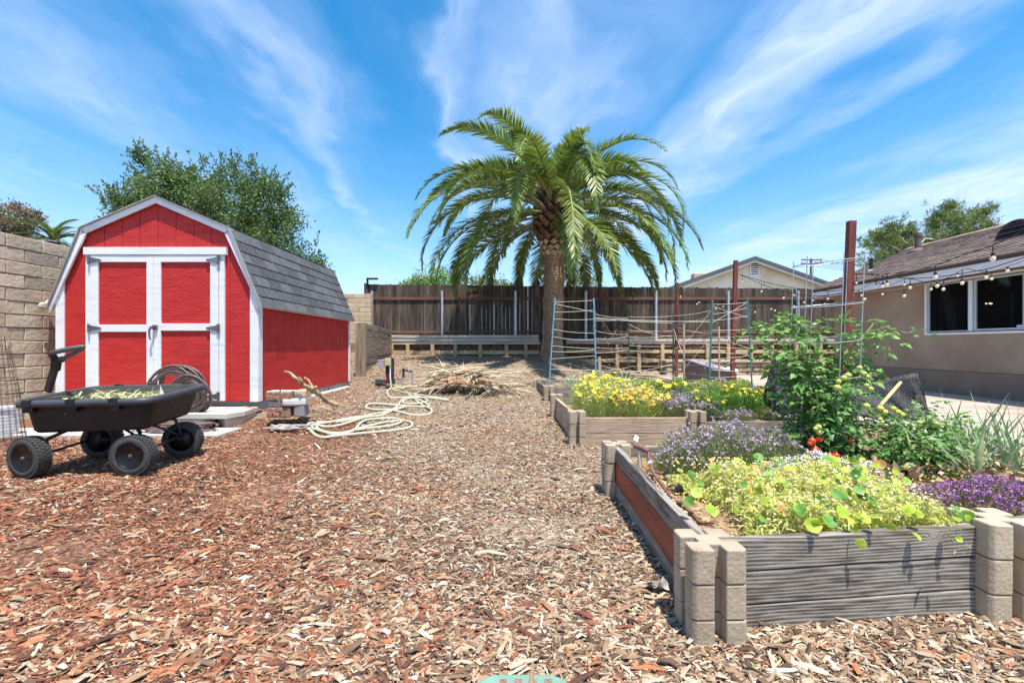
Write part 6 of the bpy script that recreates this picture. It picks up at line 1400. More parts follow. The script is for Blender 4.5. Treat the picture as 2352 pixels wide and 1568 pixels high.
for (px, py, rx, ry) in cl_:
    c = P(px, py, d+rg.uniform(-1, 1)); sx_, sz_ = rx*d/F, ry*d/F; mb.tube([P(2140, 600, d), P(lerp(2140, px, .5), lerp(600, py, .4), d), c], [.12, .08, .03], 6)
    n_ = int(1500*rx*ry/900)+250; nt = max(10, n_//22)
    tc_ = np.array(c)+rg.normal(0, 1, (nt, 3))*np.array([sx_*.55, sx_*.5, sz_*.5]); k = rg.integers(0, nt, n_)
    D = rg.normal(0, 1, (n_, 3))+np.array([[0, 0, .5]]); Vs.append(rhombs(tc_[k]+rg.normal(0, .05, (n_, 3)), D, rg.normal(0, 1, (n_, 3)), rg.uniform(.16, .34, n_), .035*np.ones(n_)))
V, Fc = join(Vs); mb.build('trunk', mk('pine_bark', [(.24, .21, .19), (.40, .36, .33)], 3, rough=.9), pn); mkmesh('crown', V, Fc, M_pine, pn)
mb = MB(); mb.tube([P(2100, 575, d-.4), P(2125, 548, d-.5), P(2165, 552, d-.6), P(2172, 541, d-.6)], [.06, .05, .04, .02], 6); mb.tube([P(2215, 545, d-.5), P(2238, 556, d-.5), P(2250, 566, d-.5)], [.03, .05, .05], 6); mb.build('bare_limb', mk('grey_limb', [(.42, .40, .38), (.55, .53, .5)], 3, rough=.9), pn)
# left edge: reddish tree and a small palm over the wall
d = 17; c = P(28, 505, d); tree('background_tree', 'sparse brownish tree over the block wall at the left edge', (c.x, d, 1.3), None, (c.x, d, c.z-.1), (.95, .8, .62), 6000, .09, leafmat('brown_leaf', [(.10, .10, .05), (.22, .17, .10), (.34, .26, .17)], hue=.03), nbr=18, seed=31, holes=.15, shoots=14, trunk_r=.08)
def smallpalm(px, py, d, Ln, label, n=22, droop=80, e=(10, 80), flip=None):
    c = P(px, py, d); t = thing('small_palm', label, 'palm tree', (c.x, d, 1.3)); mb = MB(); mb.tube([(c.x, d, 1.3), (c.x, d, c.z)], .14, 8); mb.build('trunk', M_pdk, t)
    for k in range(n):
        az = 2*math.pi*k/n+random.uniform(-.2, .2); e0 = R(random.uniform(*e)); ns = 10; p = np.array(c); pts = []; Ds = []
        for i in range(ns+1):
            s = i/ns; e_ = e0-R(droop)*s; dd__ = np.array([math.cos(e_)*math.cos(az), math.cos(e_)*math.sin(az), math.sin(e_)]); pts.append(p.copy()); Ds.append(dd__); p = p+dd__*Ln/ns
        pts = np.array(pts); Ds = np.array(Ds); nl = 34; tt_ = np.linspace(.12, 1, nl); i0 = np.minimum((tt_*ns).astype(int), ns-1); f_ = (tt_*ns-i0)[:, None]; B0 = pts[i0]+Ds[i0]*f_*Ln/ns; side = unit(np.cross(Ds[i0], np.array([0, 0, 1.])))
        o2 = [strips(B0, Ds[i0]*.7+side*sg_*.7+np.array([[0, 0, .2]]), np.tile([[0, 0, 1.]], (nl, 1)), .30*Ln/1.2*(1.1-tt_)**.5, .035, droop=.2, k=2) for sg_ in (-1, 1)]
        V, Fc = join(o2); mkmesh('frond', V, Fc, leafmat('small_palm_leaf', [(.06, .12, .02), (.13, .21, .04), (.22, .30, .08)]), t)
smallpalm(124, 556, 13.5, 1.05, 'small bright green palm showing over the block wall beside the shed')
smallpalm(-42, 500, 12, .75, 'palm whose frond tips reach in at the left edge above the wall', n=16)
# ================================================================ PLANTS IN THE BEDS
def gleaf(name, cols, tr=.25, isl=.3, hue=.02, rough=.5): return mk(name, cols, 14, rough=rough, island=isl, hue=hue, trans=tr)
G_naR = mk('nasturtium_leaf', [(.24, .38, .03), (.42, .55, .05), (.60, .66, .09)], 30, rough=.5, island=.3, hue=.02, trans=.3, attr=True, bump=.3, bscale=90)
G_naD = mk('nasturtium_green', [(.08, .22, .03), (.14, .32, .045), (.26, .44, .06)], 30, rough=.5, island=.3, hue=.02, trans=.3, attr=True, bump=.3, bscale=90)
G_frz = gleaf('yellowing_stem', [(.50, .54, .10), (.70, .70, .22), (.80, .76, .38)], tr=.35, hue=.025)
G_dry = mk('dry_orange', [(.50, .24, .06), (.66, .42, .14)], 20, island=.3, hue=.02, trans=.2, attr=True)
G_aly = gleaf('alyssum_green', [(.13, .17, .06), (.24, .27, .11), (.36, .36, .18)])
G_lil = gleaf('lilac_bloom', [(.40, .24, .44), (.54, .38, .56), (.70, .56, .70)], tr=.1)
G_wht = gleaf('white_bloom', [(.66, .66, .62), (.80, .80, .78)], tr=.1)
G_pur = gleaf('purple_bloom', [(.26, .07, .30), (.42, .16, .46), (.58, .36, .62)], tr=.1, isl=.45)
G_pgr = gleaf('purple_foliage', [(.09, .08, .05), (.16, .15, .08), (.20, .13, .13)])
G_mar = gleaf('marigold_green', [(.06, .17, .02), (.12, .27, .035), (.20, .36, .06)])
G_yel = gleaf('yellow_petal', [(.72, .58, .02), (.82, .70, .05)], tr=.2, isl=.12)
G_org = gleaf('orange_petal', [(.75, .34, .02), (.84, .52, .03)], tr=.2, isl=.15)
G_cor = gleaf('coreopsis_green', [(.24, .34, .06), (.42, .52, .13), (.60, .62, .28)], hue=.03)
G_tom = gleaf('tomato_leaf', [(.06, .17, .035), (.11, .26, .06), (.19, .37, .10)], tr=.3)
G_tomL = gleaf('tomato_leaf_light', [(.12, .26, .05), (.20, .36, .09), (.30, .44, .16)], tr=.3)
G_oni = gleaf('onion_leaf', [(.20, .31, .15), (.33, .44, .24), (.46, .55, .33)], tr=.2)
G_onid = gleaf('onion_dry', [(.50, .44, .20), (.64, .56, .32)], tr=.1)
UPV = np.array([[0, 0, 1.]])
def region_pts(n, cx, cy, rx, ry, z0, h, flat=.5, seed=0, edge=.0):
    """points through a mound: x, y in an ellipse with a wavy edge, z up to the mound's height"""
    a = RNG.uniform(0, 2*math.pi, n); r = RNG.uniform(0, 1, n)**.5; wob = 1+.12*np.sin(3*a+seed)+.08*np.sin(7*a+seed*2)
    x = cx+rx*r*np.cos(a)*wob; y = cy+ry*r*np.sin(a)*wob; top = h*(1-r**2*(1-flat)*.9)*(1+.22*np.sin(x*17+seed)*np.cos(y*19))
    return x, y, z0, top, r
def mound(name, label, cat, cx, cy, rx, ry, z0, h, nleaf, leaf, lmat, nstem=0, smat=None, bl=None, group=None, flat=.5, seed=0, wl=.3, up_=.6, extra=None, lay=.35):
    t = thing(name, label, cat, (cx, cy, z0), group)
    x, y, z_, top, r = region_pts(nleaf, cx, cy, rx, ry, z0, h, flat, seed); f = 1-RNG.random(nleaf)**1.6*(1-lay)*1.0
    Pt = np.stack([x, y, z_+top*f], 1); out_ = np.stack([x-cx, y-cy, np.zeros(nleaf)], 1); D = RNG.normal(0, .7, (nleaf, 3))+unit(out_)*.3+UPV*up_
    V, Fc = rhombs(Pt, D, RNG.normal(0, .8, (nleaf, 3))+UPV, leaf*RNG.uniform(.6, 1.35, nleaf), leaf*wl*RNG.uniform(.7, 1.3, nleaf)); mkmesh('foliage', V, Fc, lmat, t)
    if nstem:
        x, y, z_, top, r = region_pts(nstem, cx, cy, rx*.97, ry*.97, z0, h, flat, seed); L_ = top*RNG.uniform(.7, 1.12, nstem)
        D = RNG.normal(0, .28, (nstem, 3))+UPV+unit(np.stack([x-cx, y-cy, 0*x], 1))*.3*r[:, None]
        V, Fc = strips(np.stack([x, y, 0*x+z_], 1), D, RNG.normal(0, 1, (nstem, 3)), L_, .0035, droop=-.0+.05, k=2); mkmesh('stems', V, Fc, smat or lmat, t)
    for (bn, n, rad, mt, kind) in (bl or []):
        x, y, z_, top, r = region_pts(n, cx, cy, rx, ry, z0, h, flat, seed); C = np.stack([x, y, z_+top*RNG.uniform(.82, 1.12, n)], 1); Nn = RNG.normal(0, .45, (n, 3))+UPV+np.stack([0*x, 0*x-.35, 0*x], 1)
        if kind == 'daisy':
            ps = []
            for q_ in range(9):
                aa = 2*math.pi*q_/9; A_ = unit(np.cross(unit(Nn), np.tile([[1., .3, 0]], (n, 1)))); B_2 = np.cross(unit(Nn), A_); D = A_*math.cos(aa)+B_2*math.sin(aa)+unit(Nn)*.18
                ps.append(rhombs(C, D, Nn, rad*RNG.uniform(.85, 1.1, n), rad*.55, fold=.05, mid=.65))
            V, Fc = join(ps)
        elif kind == 'cluster':        # small head of many tiny florets
            k = 7; idx = np.repeat(np.arange(n), k); off = unit(RNG.normal(0, 1, (n*k, 3))+UPV*.8)*rad*RNG.uniform(.5, 1, (n*k, 1)); V, Fc = discs(C[idx]+off, off+RNG.normal(0, .3, (n*k, 3))*rad, rad*.42, k=5)
        else: V, Fc = discs(C, Nn, rad*RNG.uniform(.7, 1.2, n), k=6)
        o_ = mkmesh(bn, V, Fc, mt, t); o_['kind'] = 'stuff'
    return t
SZ = .235
# ---- nasturtium patch in the front bed: frizzy yellow stems with round leaves spilling over the plank
na = thing('nasturtium', 'yellow green nasturtium patch with round leaves spilling over the front plank', 'plant', (1.4, 2.1, SZ))
def na_region(n):
    x = RNG.uniform(.86, 2.02, n); y = RNG.uniform(1.70, 2.58, n); xl = .93+.06*np.sin(y*7)+.0*y; xr = 1.71+.32*np.clip((y-1.62)/1.0, 0, 1)
    k = (x > xl) & (x < xr+.04*np.sin(y*9)); x, y, xr = x[k], y[k], xr[k]; ed = np.minimum(np.minimum(x-.93, xr-x)/.16, 1); ed = np.minimum(ed, np.minimum((2.60-y)/.3, 1)); return x, y, np.clip(ed, 0.08, 1)
x, y, ed = na_region(23000); n = len(x); top = (.075+.065*ed+.028*np.sin(x*13)*np.cos(y*11))*np.clip(ed+.25, 0, 1); z = SZ+top*(1-RNG.random(n)**2*.8)
V, Fc = strips(np.stack([x, y, z], 1), RNG.normal(0, 1, (n, 3))+UPV*.25, RNG.normal(0, 1, (n, 3)), RNG.uniform(.02, .065, n), RNG.uniform(.003, .008, n), droop=.5, k=3); mkmesh('stems', V, Fc, G_frz, na)
x, y, ed = na_region(12000); n = len(x); top = (.085+.065*ed+.028*np.sin(x*13)*np.cos(y*11))*np.clip(ed+.25, 0, 1); z = SZ+top*(1-RNG.random(n)**2*.8)
V, Fc = rhombs(np.stack([x, y, z], 1), RNG.normal(0, 1, (n, 3)), RNG.normal(0, .7, (n, 3))+UPV, RNG.uniform(.010, .026, n), RNG.uniform(.008, .018, n)); mkmesh('small_leaves', V, Fc, G_frz, na)['kind'] = 'stuff'
def roundleaves(x, y, z, Nn, r, mat, nm):
    n = len(x); k = 12; C = np.stack([x, y, z], 1); Nn = unit(Nn); A_ = unit(np.cross(Nn, RNG.normal(0, 1, (n, 3)))); B3_ = np.cross(Nn, A_); rr_ = np.broadcast_to(r, (n,))[:, None]; ph = RNG.uniform(0, 6, (n, 1)); am = RNG.uniform(.06, .22, (n, 1))
    rows = [C-Nn*rr_*.10]
    for ring, fr in ((0, .55), (1, 1.0)):
        for i in range(k):
            t = 2*math.pi*i/k; wv = am*np.sin(2*t+ph)*fr**2; q_ = rr_*fr*(1+RNG.normal(0, .035, (n, 1))*ring); rows.append(C+A_*q_*math.cos(t)+B3_*q_*math.sin(t)+Nn*rr_*(wv-.02*(1-fr)))
    V = np.stack(rows, 1).reshape(-1, 3); m = 2*k+1; i0 = np.arange(n)*m
    F1 = np.concatenate([np.stack([i0, i0+1+i, i0+1+(i+1) % k], 1) for i in range(k)]); F2 = np.concatenate([np.concatenate([np.stack([i0+1+i, i0+1+k+i, i0+1+k+(i+1) % k], 1), np.stack([i0+1+i, i0+1+k+(i+1) % k, i0+1+(i+1) % k], 1)]) for i in range(k)])
    ce = {'nasturtium_green': (.72, .85, .9)}.get(mat.name, (.62, .86, .7)); cc = np.ones((n, m, 3)); cc[:, 0] = ce; cc[:, 1:1+k] = (np.array(ce)+1)/2; cc[:, 1+k:] = np.array([1.18, 1.08, .95])*RNG.uniform(.85, 1.2, (n, 1, 1)); vein = np.arange(k) % 2; cc[:, 1+k:][:, vein == 0] *= .86
    o_ = mkmesh(nm, V, np.concatenate([F1, F2]), mat, na, smooth=True, col=cc.reshape(-1, 3)); return o_
x, y, ed = na_region(60); n = len(x); z = SZ+(.11+.06*ed)+RNG.uniform(-.03, .03, n); Nn = RNG.normal(0, .55, (n, 3))+UPV+np.array([[0, -.5, 0]])
roundleaves(x, y, z, Nn, RNG.uniform(.011, .026, n), G_naR, 'round_leaves')['kind'] = 'stuff'
x, y, ed = na_region(30); n = len(x); z = SZ+(.12+.06*ed)+RNG.uniform(-.03, .03, n); Nn = RNG.normal(0, .6, (n, 3))+UPV+np.array([[0, -.5, 0]])
roundleaves(x, y, z, Nn, RNG.uniform(.012, .028, n), G_naD, 'green_leaves')['kind'] = 'stuff'
# big leaves along the plank, some hanging over it
px_ = [(1752, 1190, .026, 0), (1795, 1180, .020, 1), (1838, 1170, .034, 0), (1868, 1205, .040, 1), (1905, 1195, .036, 0), (1935, 1175, .034, 1), (1950, 1215, .038, 0), (1985, 1190, .030, 1), (1972, 1236, .024, 1), (2035, 1215, .034, 1), (2005, 1150, .034, 0), (1760, 1150, .028, 1), (1690, 1170, .020, 1), (2090, 1172, .032, 1), (2110, 1178, .026, 1), (2060, 1120, .030, 1),
       (1588, 1090, .024, 0), (1600, 1130, .030, 1), (1582, 1150, .030, 0), (1635, 1170, .036, 1), (1610, 1108, .02, 0), (1640, 1075, .026, 1), (1700, 1062, .032, 1), (1905, 1060, .038, 0), (1920, 1080, .036, 1), (1980, 1075, .03, 1), (1885, 1150, .03, 0), (1930, 1132, .03, 1), (2075, 1150, .028, 0), (1800, 1110, .026, 0), (1850, 1095, .024, 0)]
xs_, ys_, zs2, Nn, rr2, mt2 = [], [], [], [], [], []
for (a, b_, r_, m_) in px_:
    zz_ = .39 if b_ < 1180 else .355 if b_ < 1210 else .30; d = (1-zz_)*F/(b_-H); d = max(d, 1.585) if b_ > 1180 else d; p = P(a, b_, d)
    for s_ in range(1):
        xs_.append(p.x); ys_.append(p.y); zs2.append(p.z); Nn.append((random.uniform(-.5, .5), random.uniform(-1.1, -.3), random.uniform(.3, 1.0))); rr2.append(r_*(d/1.7)*.72); mt2.append(m_)
xs_, ys_, zs2, Nn, rr2, mt2 = map(np.array, (xs_, ys_, zs2, Nn, rr2, mt2))
for m_, M__ in ((0, G_naD), (1, G_naR)):
    k = mt2 == m_; roundleaves(xs_[k], ys_[k], zs2[k], Nn[k], rr2[k], M__, 'large_leaves')
x = RNG.uniform(.95, 1.65, 26); roundleaves(x, 1.66+RNG.uniform(-.07, .04, 26), .34+RNG.uniform(-.05, .06, 26), RNG.normal(0, .5, (26, 3))+np.array([[0, -.8, .5]]), RNG.uniform(.009, .020, 26), G_naR, 'spilling_leaves')['kind'] = 'stuff'
x, y, ed = na_region(34); roundleaves(x, y, SZ+.13+0*x, RNG.normal(0, .6, (len(x), 3))+UPV+np.array([[0, -.4, 0]]), RNG.uniform(.010, .02, len(x)), mk('golden_leaf', [(.72, .50, .04), (.80, .66, .12)], 20, island=.2, hue=.02, trans=.25, attr=True), 'golden_leaves')
x, y, ed = na_region(45); roundleaves(x, y, SZ+.14+0*x, RNG.normal(0, .7, (len(x), 3))+UPV, RNG.uniform(.012, .024, len(x)), G_dry, 'dry_leaves')
x, y, ed = na_region(1500); n = len(x); z = SZ+(.11+.06*ed)+RNG.uniform(-.02, .03, n); V, Fc = discs(np.stack([x, y, z], 1), RNG.normal(0, .6, (n, 3))+UPV, RNG.uniform(.003, .007, n), k=5); mkmesh('seed_heads', V, Fc, gleaf('pale_seed', [(.62, .52, .30), (.78, .70, .48)]), na)['kind'] = 'stuff'
# ---- alyssum, white and purple carpets
mound('alyssum', 'airy lilac alyssum bush at the back left of the front bed', 'plant', 1.36, 2.88, .42, .24, SZ, .25, 6000, .020, G_aly, 2600, G_aly, [('blossoms', 430, .0105, G_lil, 'cluster')], seed=2, flat=.55, wl=.22)
mound('alyssum', 'white alyssum flowering along the back edge of the nasturtiums', 'plant', 1.78, 2.66, .32, .13, SZ, .115, 2400, .018, G_aly, 500, G_aly, [('blossoms', 420, .0125, G_wht, 'cluster')], seed=3, flat=.5, wl=.22)
mound('alyssum', 'sparse lilac alyssum left by the irrigation riser', 'plant', 1.02, 2.78, .15, .16, SZ, .18, 1500, .018, G_aly, 600, G_aly, [('blossoms', 110, .010, G_lil, 'cluster')], seed=4, flat=.4, wl=.22)
mound('alyssum', 'deep purple alyssum carpet behind the right corner blocks', 'plant', 2.36, 2.08, .50, .24, SZ-.01, .13, 9500, .014, G_pgr, 900, G_pgr, [('blossoms', 950, .0085, G_pur, 'cluster')], seed=5, flat=.6, wl=.3)
# ---- second bed
for i, (cx, cy, rx, ry, h, lab) in enumerate(((.92, 5.0, .24, .32, .34, 'yellow flowered bushy plant at the left end of the second bed'), (1.30, 4.96, .26, .30, .30, 'fading yellow plant with orange flowers in the middle of the second bed'), (1.08, 5.5, .36, .36, .42, 'taller yellow flowered bush at the back left of the second bed'), (1.52, 5.2, .22, .34, .28, 'pale seeding yellow plant beside the lilac alyssum'))):
    mound('tickseed', lab, 'plant', cx, cy, rx, ry, .21, h, 6500, .026, G_cor, 500, G_cor, [('blossoms', 95, .026, G_yel if i != 1 else G_org, 'daisy'), ('seed_heads', 200, .012, gleaf('straw_head', [(.55, .48, .20), (.70, .62, .34)]), 'disc')], group='yellow flowering bushes in the second bed', seed=i+7, flat=.7, wl=.18, up_=1.1)
for i, (cx, cy, lab) in enumerate(((1.98, 5.35, 'tall loose yellow marigold rising above the others'), (1.78, 5.7, 'bright yellow flower clump behind the lilac alyssum'))):
    mound('marigold', lab, 'plant', cx, cy, .22, .2, .21, .40-.1*i, 1700, .035, G_mar, 260, G_mar, [('blossoms', 22+10*i, .042, G_yel, 'daisy')], seed=i+20, flat=.6, wl=.25, up_=.9)
mound('alyssum', 'lilac alyssum drift between the yellow bushes and the marigolds', 'plant', 1.92, 5.02, .38, .34, .21, .24, 6500, .022, G_aly, 1500, G_aly, [('blossoms', 620, .013, G_lil, 'cluster')], seed=12, flat=.6, wl=.22)
mound('alyssum', 'small lilac alyssum at the foot of the orange marigolds', 'plant', 2.30, 4.78, .26, .12, .20, .13, 1800, .02, G_aly, 300, G_aly, [('blossoms', 170, .012, G_lil, 'cluster')], seed=13, flat=.5, wl=.22)
mound('alyssum', 'pale lilac alyssum in front of the marigolds beside the cage', 'plant', 2.95, 4.78, .24, .12, .20, .12, 1500, .02, G_aly, 300, G_aly, [('blossoms', 150, .012, G_wht, 'cluster')], seed=14, flat=.5, wl=.22)
for i, (cx, cy, rx, lab) in enumerate(((2.10, 4.86, .17, 'small orange marigold right behind the middle corner block'), (2.50, 5.05, .26, 'bushy green marigold with yellow orange flowers left of the row'), (2.86, 5.15, .28, 'bushy green marigold in the middle of the marigold row'), (3.16, 5.0, .24, 'bushy green marigold at the right end near the cage'), (2.68, 5.6, .36, 'marigold at the back of the second bed before the grey plank'))):
    mound('marigold', lab, 'plant', cx, cy, rx, rx*.95, .21, .27+.03*(i % 2), 4200 if i else 1800, .034, G_mar, 300, G_mar, [('blossoms', 44 if i else 14, .026, G_org if i % 2 == 0 else G_yel, 'daisy')], group='marigolds of the second bed', seed=30+i, flat=.75, wl=.22, up_=.7)
# third bed: thin grassy leaves and low weeds
for i, (cx, cy) in enumerate(((1.0, 8.0), (1.5, 7.9), (2.0, 8.1), (1.75, 8.4))):
    t = thing('grassy_plant', ['thin arching grassy leaves at the left of the far bed', 'thin arching grassy leaves behind the short wooden stake', 'thin arching grassy leaves right of the yellow flowers in the far bed', 'grassy tuft at the back of the far bed'][i], 'plant', (cx, cy, .27), 'grassy tufts in the far bed'); n = 46
    D = RNG.normal(0, .5, (n, 3))+UPV; V, Fc = strips(np.tile([[cx, cy, .27]], (n, 1))+RNG.normal(0, .07, (n, 3))*[1, 1, 0], D, RNG.normal(0, 1, (n, 3)), RNG.uniform(.3, .62, n), .012, droop=.45, k=4); mkmesh('leaves', V, Fc, G_oni, t)
for i, (cx, cy, lab) in enumerate(((3.35, 7.75, 'low weedy plant right of the middle red post'), (3.9, 7.8, 'low weedy plant at the foot of the rightmost teal stake'), (2.3, 7.8, 'low leafy weed in the middle of the far bed'))):
    mound('weed', lab, 'plant', cx, cy, .22, .16, .27, .14, 900, .04, G_cor, 0, None, seed=50+i, wl=.4, group='weeds of the far bed')
# ---- tomatoes
def tomleaf(base, d, n_l, ln, rg):
    """compound leaves: pairs of toothed leaflets along a drooping stalk"""
    ps = []; S = unit(np.cross(d, UPV)); 
    for j in range(n_l):
        t = (j+1)/n_l; c = base+d*(ln*t)[:, None]+np.array([[0, 0, -1.]])*(ln*.45*t*t)[:, None]
        for sg_ in (-1, 1):
            D = d*.55+S*sg_*.8+np.array([[0, 0, -.25]])+rg.normal(0, .22, d.shape); ps.append(rhombs(c, D, UPV+rg.normal(0, .4, d.shape), ln*(.34-.08*t)*rg.uniform(.8, 1.2, len(base)), ln*(.235-.03*t), fold=.22, mid=.4))
    c = base+d*ln[:, None]+np.array([[0, 0, -1.]])*(ln*.45)[:, None]; ps.append(rhombs(c, d+np.array([[0, 0, -.7]]), UPV+rg.normal(0, .4, d.shape), ln*.38, ln*.22, fold=.2, mid=.4)); return join(ps)
M_red_t = mk('ripe_tomato', [(.62, .035, .010), (.72, .07, .015)], 4, rough=.18, spec=.6); M_grn_t = mk('green_tomato', [(.36, .42, .08), (.52, .55, .14)], 4, rough=.22, spec=.6); M_yel_t = mk('turning_tomato', [(.55, .50, .07), (.66, .60, .12)], 4, rough=.22, spec=.6)
M_tst = mk('tomato_stem', [(.20, .30, .08), (.34, .42, .14)], 8, rough=.7)
def tomato(label, stems, nleaf, lsz, fruits, seed, spread=.10):
    rg = np.random.default_rng(seed); b = stems[0][0]; t = thing('tomato_plant', label, 'tomato plant', tuple(b)); mb = MB(); Bs = []
    for st_ in stems:
        cm = catmull([Vector(p) for p in st_[:-1]], 5); mb.tube(cm, [lerp(.010, .004, i/(len(cm)-1)) for i in range(len(cm))], 6); Bs += [(np.array(p), st_[-1]) for p in cm]
    mb.build('stems', M_tst, t, smooth=True)
    w_ = np.array([x[1] for x in Bs]); w_ = w_/w_.sum(); idx = rg.choice(len(Bs), nleaf, p=w_); B0 = np.array([Bs[i][0] for i in idx])+rg.normal(0, spread*.5, (nleaf, 3))*[1, 1, .7]
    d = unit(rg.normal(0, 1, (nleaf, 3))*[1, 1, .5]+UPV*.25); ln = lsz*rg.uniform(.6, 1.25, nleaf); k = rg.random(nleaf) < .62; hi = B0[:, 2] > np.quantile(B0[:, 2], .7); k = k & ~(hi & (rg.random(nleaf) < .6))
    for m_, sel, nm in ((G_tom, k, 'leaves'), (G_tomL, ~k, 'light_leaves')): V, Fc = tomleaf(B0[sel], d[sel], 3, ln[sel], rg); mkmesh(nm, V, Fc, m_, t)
    for (p, r_, m_) in fruits:
        mb = MB(); p = Vector(p); mb.ball(p, r_, 12, (1, 1, .88)); f_ = mb.build('tomato', m_, t, smooth=True); m2 = MB(); m2.lathe([(r_*.35, r_*.86), (.003, r_*.98), (.003, r_*1.5)], p, seg=6); m2.build('stalk', M_tst, f_)
    return t
def Q(px, py, d): return P(px, py, d)
d = 3.12
st1 = [[Q(1885, 1060, d), Q(1880, 980, d), Q(1868, 900, d), Q(1850, 820, d), Q(1835, 760, d), Q(1828, 738, d), 1.2], [Q(1890, 1060, d), Q(1900, 960, d+.05), Q(1905, 880, d+.05), Q(1930, 840, d), Q(1958, 800, d-.02), Q(1985, 770, d-.04), Q(2005, 745, d-.05), .8], [Q(1880, 1050, d-.05), Q(1868, 960, d-.1), Q(1860, 880, d-.1), Q(1840, 850, d-.1), Q(1808, 815, d-.1), 1.2],
       [Q(1895, 1050, d-.05), Q(1925, 970, d-.1), Q(1950, 900, d-.1), Q(1975, 862, d-.1), 1.2], [Q(1870, 1000, d), Q(1850, 930, d), Q(1838, 860, d), Q(1890, 800, d+.05), 1.1], [Q(1880, 1040, d-.1), Q(1850, 1000, d-.15), Q(1835, 985, d-.15), .7], [Q(1895, 1010, d-.1), Q(1915, 960, d-.18), Q(1905, 900, d-.18), 1.6], [Q(1875, 1000, d-.1), Q(1880, 950, d-.2), Q(1875, 890, d-.2), 1.6],
       [Q(1835, 780, d), Q(1815, 762, d), Q(1782, 748, d), Q(1772, 745, d), .6], [Q(1808, 815, d-.1), Q(1790, 812, d-.1), Q(1768, 800, d-.12), .5], [Q(2000, 770, d), Q(2020, 764, d), Q(2040, 766, d), .25]]
def frs(lst, d, m_): return [(Q(a, b_, d), r_, m_) for a, b_, r_ in lst]
F1_ = frs([(1866, 1012, .022), (1882, 1008, .021), (1872, 1032, .025), (1866, 1043, .022), (1884, 1042, .024), (1876, 1051, .020), (1906, 1046, .021), (1920, 1046, .022), (1953, 1011, .014), (1861, 1018, .018)], 2.78, M_red_t)+\
      frs([(1938, 868, .020), (1948, 862, .020), (1926, 876, .017), (1923, 890, .023), (1880, 980, .019), (1882, 992, .020), (1974, 845, .018), (1984, 858, .018), (1992, 865, .017), (1990, 885, .017), (2000, 893, .017), (1990, 932, .021), (1873, 984, .015)], 2.78, M_grn_t)
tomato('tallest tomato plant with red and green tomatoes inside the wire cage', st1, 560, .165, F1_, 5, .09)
d = 2.95
st2 = [[Q(2085, 1110, d-.1), Q(2075, 1040, d-.1), Q(2060, 1000, d-.05), Q(2035, 965, d), 1.2], [Q(2090, 1110, d-.1), Q(2110, 1040, d-.15), Q(2120, 990, d-.1), Q(2130, 955, d), 1.2], [Q(2080, 1100, d-.1), Q(2040, 1060, d-.15), Q(2005, 1020, d-.1), Q(1990, 985, d-.05), 1.0], [Q(2090, 1100, d-.15), Q(2130, 1060, d-.2), Q(2160, 1010, d-.15), Q(2180, 975, d-.1), .9], [Q(2085, 1090, d-.15), Q(2090, 1030, d-.25), Q(2080, 990, d-.2), 1.4]]
F2_ = frs([(2022, 938, .020), (2032, 946, .019), (2052, 938, .018), (2062, 946, .019), (2072, 952, .018), (2020, 962, .017), (2140, 978, .014)], 2.85, M_yel_t)+frs([(2104, 1096, .012), (2112, 1102, .012), (2122, 1092, .013), (2128, 1100, .011), (2112, 970, .014), (2150, 972, .013)], 2.6, M_grn_t)
tomato('lower spreading tomato plant with yellow tomatoes right of the cage', st2, 400, .125, F2_, 8, .09)
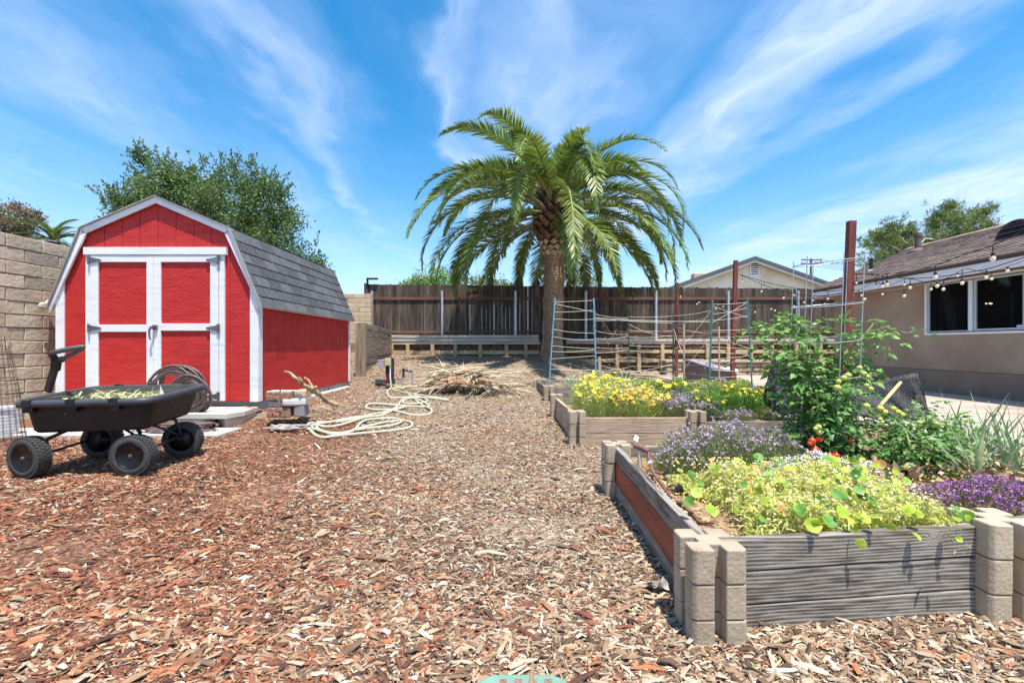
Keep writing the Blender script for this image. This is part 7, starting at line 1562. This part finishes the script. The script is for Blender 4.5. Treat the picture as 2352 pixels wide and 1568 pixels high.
# dry leaves under the tomatoes
n = 700; x = RNG.uniform(1.85, 3.1, n); y = RNG.uniform(2.45, 3.1, n); V, Fc = rhombs(np.stack([x, y, .24+RNG.uniform(0, .06, n)], 1), RNG.normal(0, 1, (n, 3)), RNG.normal(0, .6, (n, 3))+UPV, RNG.uniform(.03, .08, n), RNG.uniform(.02, .045, n), fold=.35)
tag(mkmesh('dry_leaves', V, Fc, mk('brown_dry', [(.22, .12, .07), (.40, .27, .16), (.62, .50, .36)], 10, rough=.85, island=.35, hue=.02)), 'curled brown dry leaves on the soil under the tomatoes', 'dry leaves', kind='stuff')
# ---- onions
ROW = {}; ORD = ['first', 'second', 'third', 'fourth', 'fifth', 'sixth']; spots = [(2195, 1085, 2.75), (2240, 1095, 2.6), (2290, 1090, 2.65), (2335, 1085, 2.6), (2215, 1050, 3.0), (2262, 1060, 3.0), (2310, 1055, 3.0), (2348, 1060, 2.9), (2180, 1040, 3.2), (2235, 1030, 3.25), (2285, 1030, 3.25), (2330, 1030, 3.2), (2375, 1080, 2.6), (2160, 1060, 3.1)]
for (px, py, d) in spots:
    c = P(px, py, d); c.z = .235
    rw = 'nearest' if d < 2.8 else 'middle' if d < 3.05 else 'farthest'; lower = sorted(a for a, b_, e_ in spots if ('nearest' if e_ < 2.8 else 'middle' if e_ < 3.05 else 'farthest') == rw)
    t = thing('onion_plant', 'onion plant with arching grey green leaves, %s from the left in the %s onion row' % (ORD[lower.index(px)], rw), 'onion', tuple(c), 'onion plants at the right of the front bed')
    n = random.randint(11, 16); D = RNG.normal(0, .38, (n, 3))+UPV; V, Fc = strips(np.tile([tuple(c)], (n, 1))+RNG.normal(0, .02, (n, 3))*[1, 1, 0], D, RNG.normal(0, 1, (n, 3)), RNG.uniform(.34, .62, n), RNG.uniform(.012, .022, n), droop=RNG.uniform(.1, .6, n), k=5); mkmesh('leaves', V, Fc, G_oni, t)
    n = random.randint(5, 9); D = RNG.normal(0, .9, (n, 3))+UPV*.35; V, Fc = strips(np.tile([tuple(c)], (n, 1))+np.array([[0, 0, .03]]), D, RNG.normal(0, 1, (n, 3)), RNG.uniform(.2, .42, n), RNG.uniform(.006, .012, n), droop=RNG.uniform(.2, .6, n), k=4); V[:, 2] = np.maximum(V[:, 2], .24); mkmesh('dry_leaves', V, Fc, G_onid, t)
    mb = MB(); mb.lathe([(.012, -.02), (.024, .0), (.024, .02), (.012, .06), (.009, .09)], c, seg=10); mb.build('bulb', mk('onion_skin', [(.55, .42, .24), (.70, .58, .38)], 8, rough=.5), t, smooth=True)
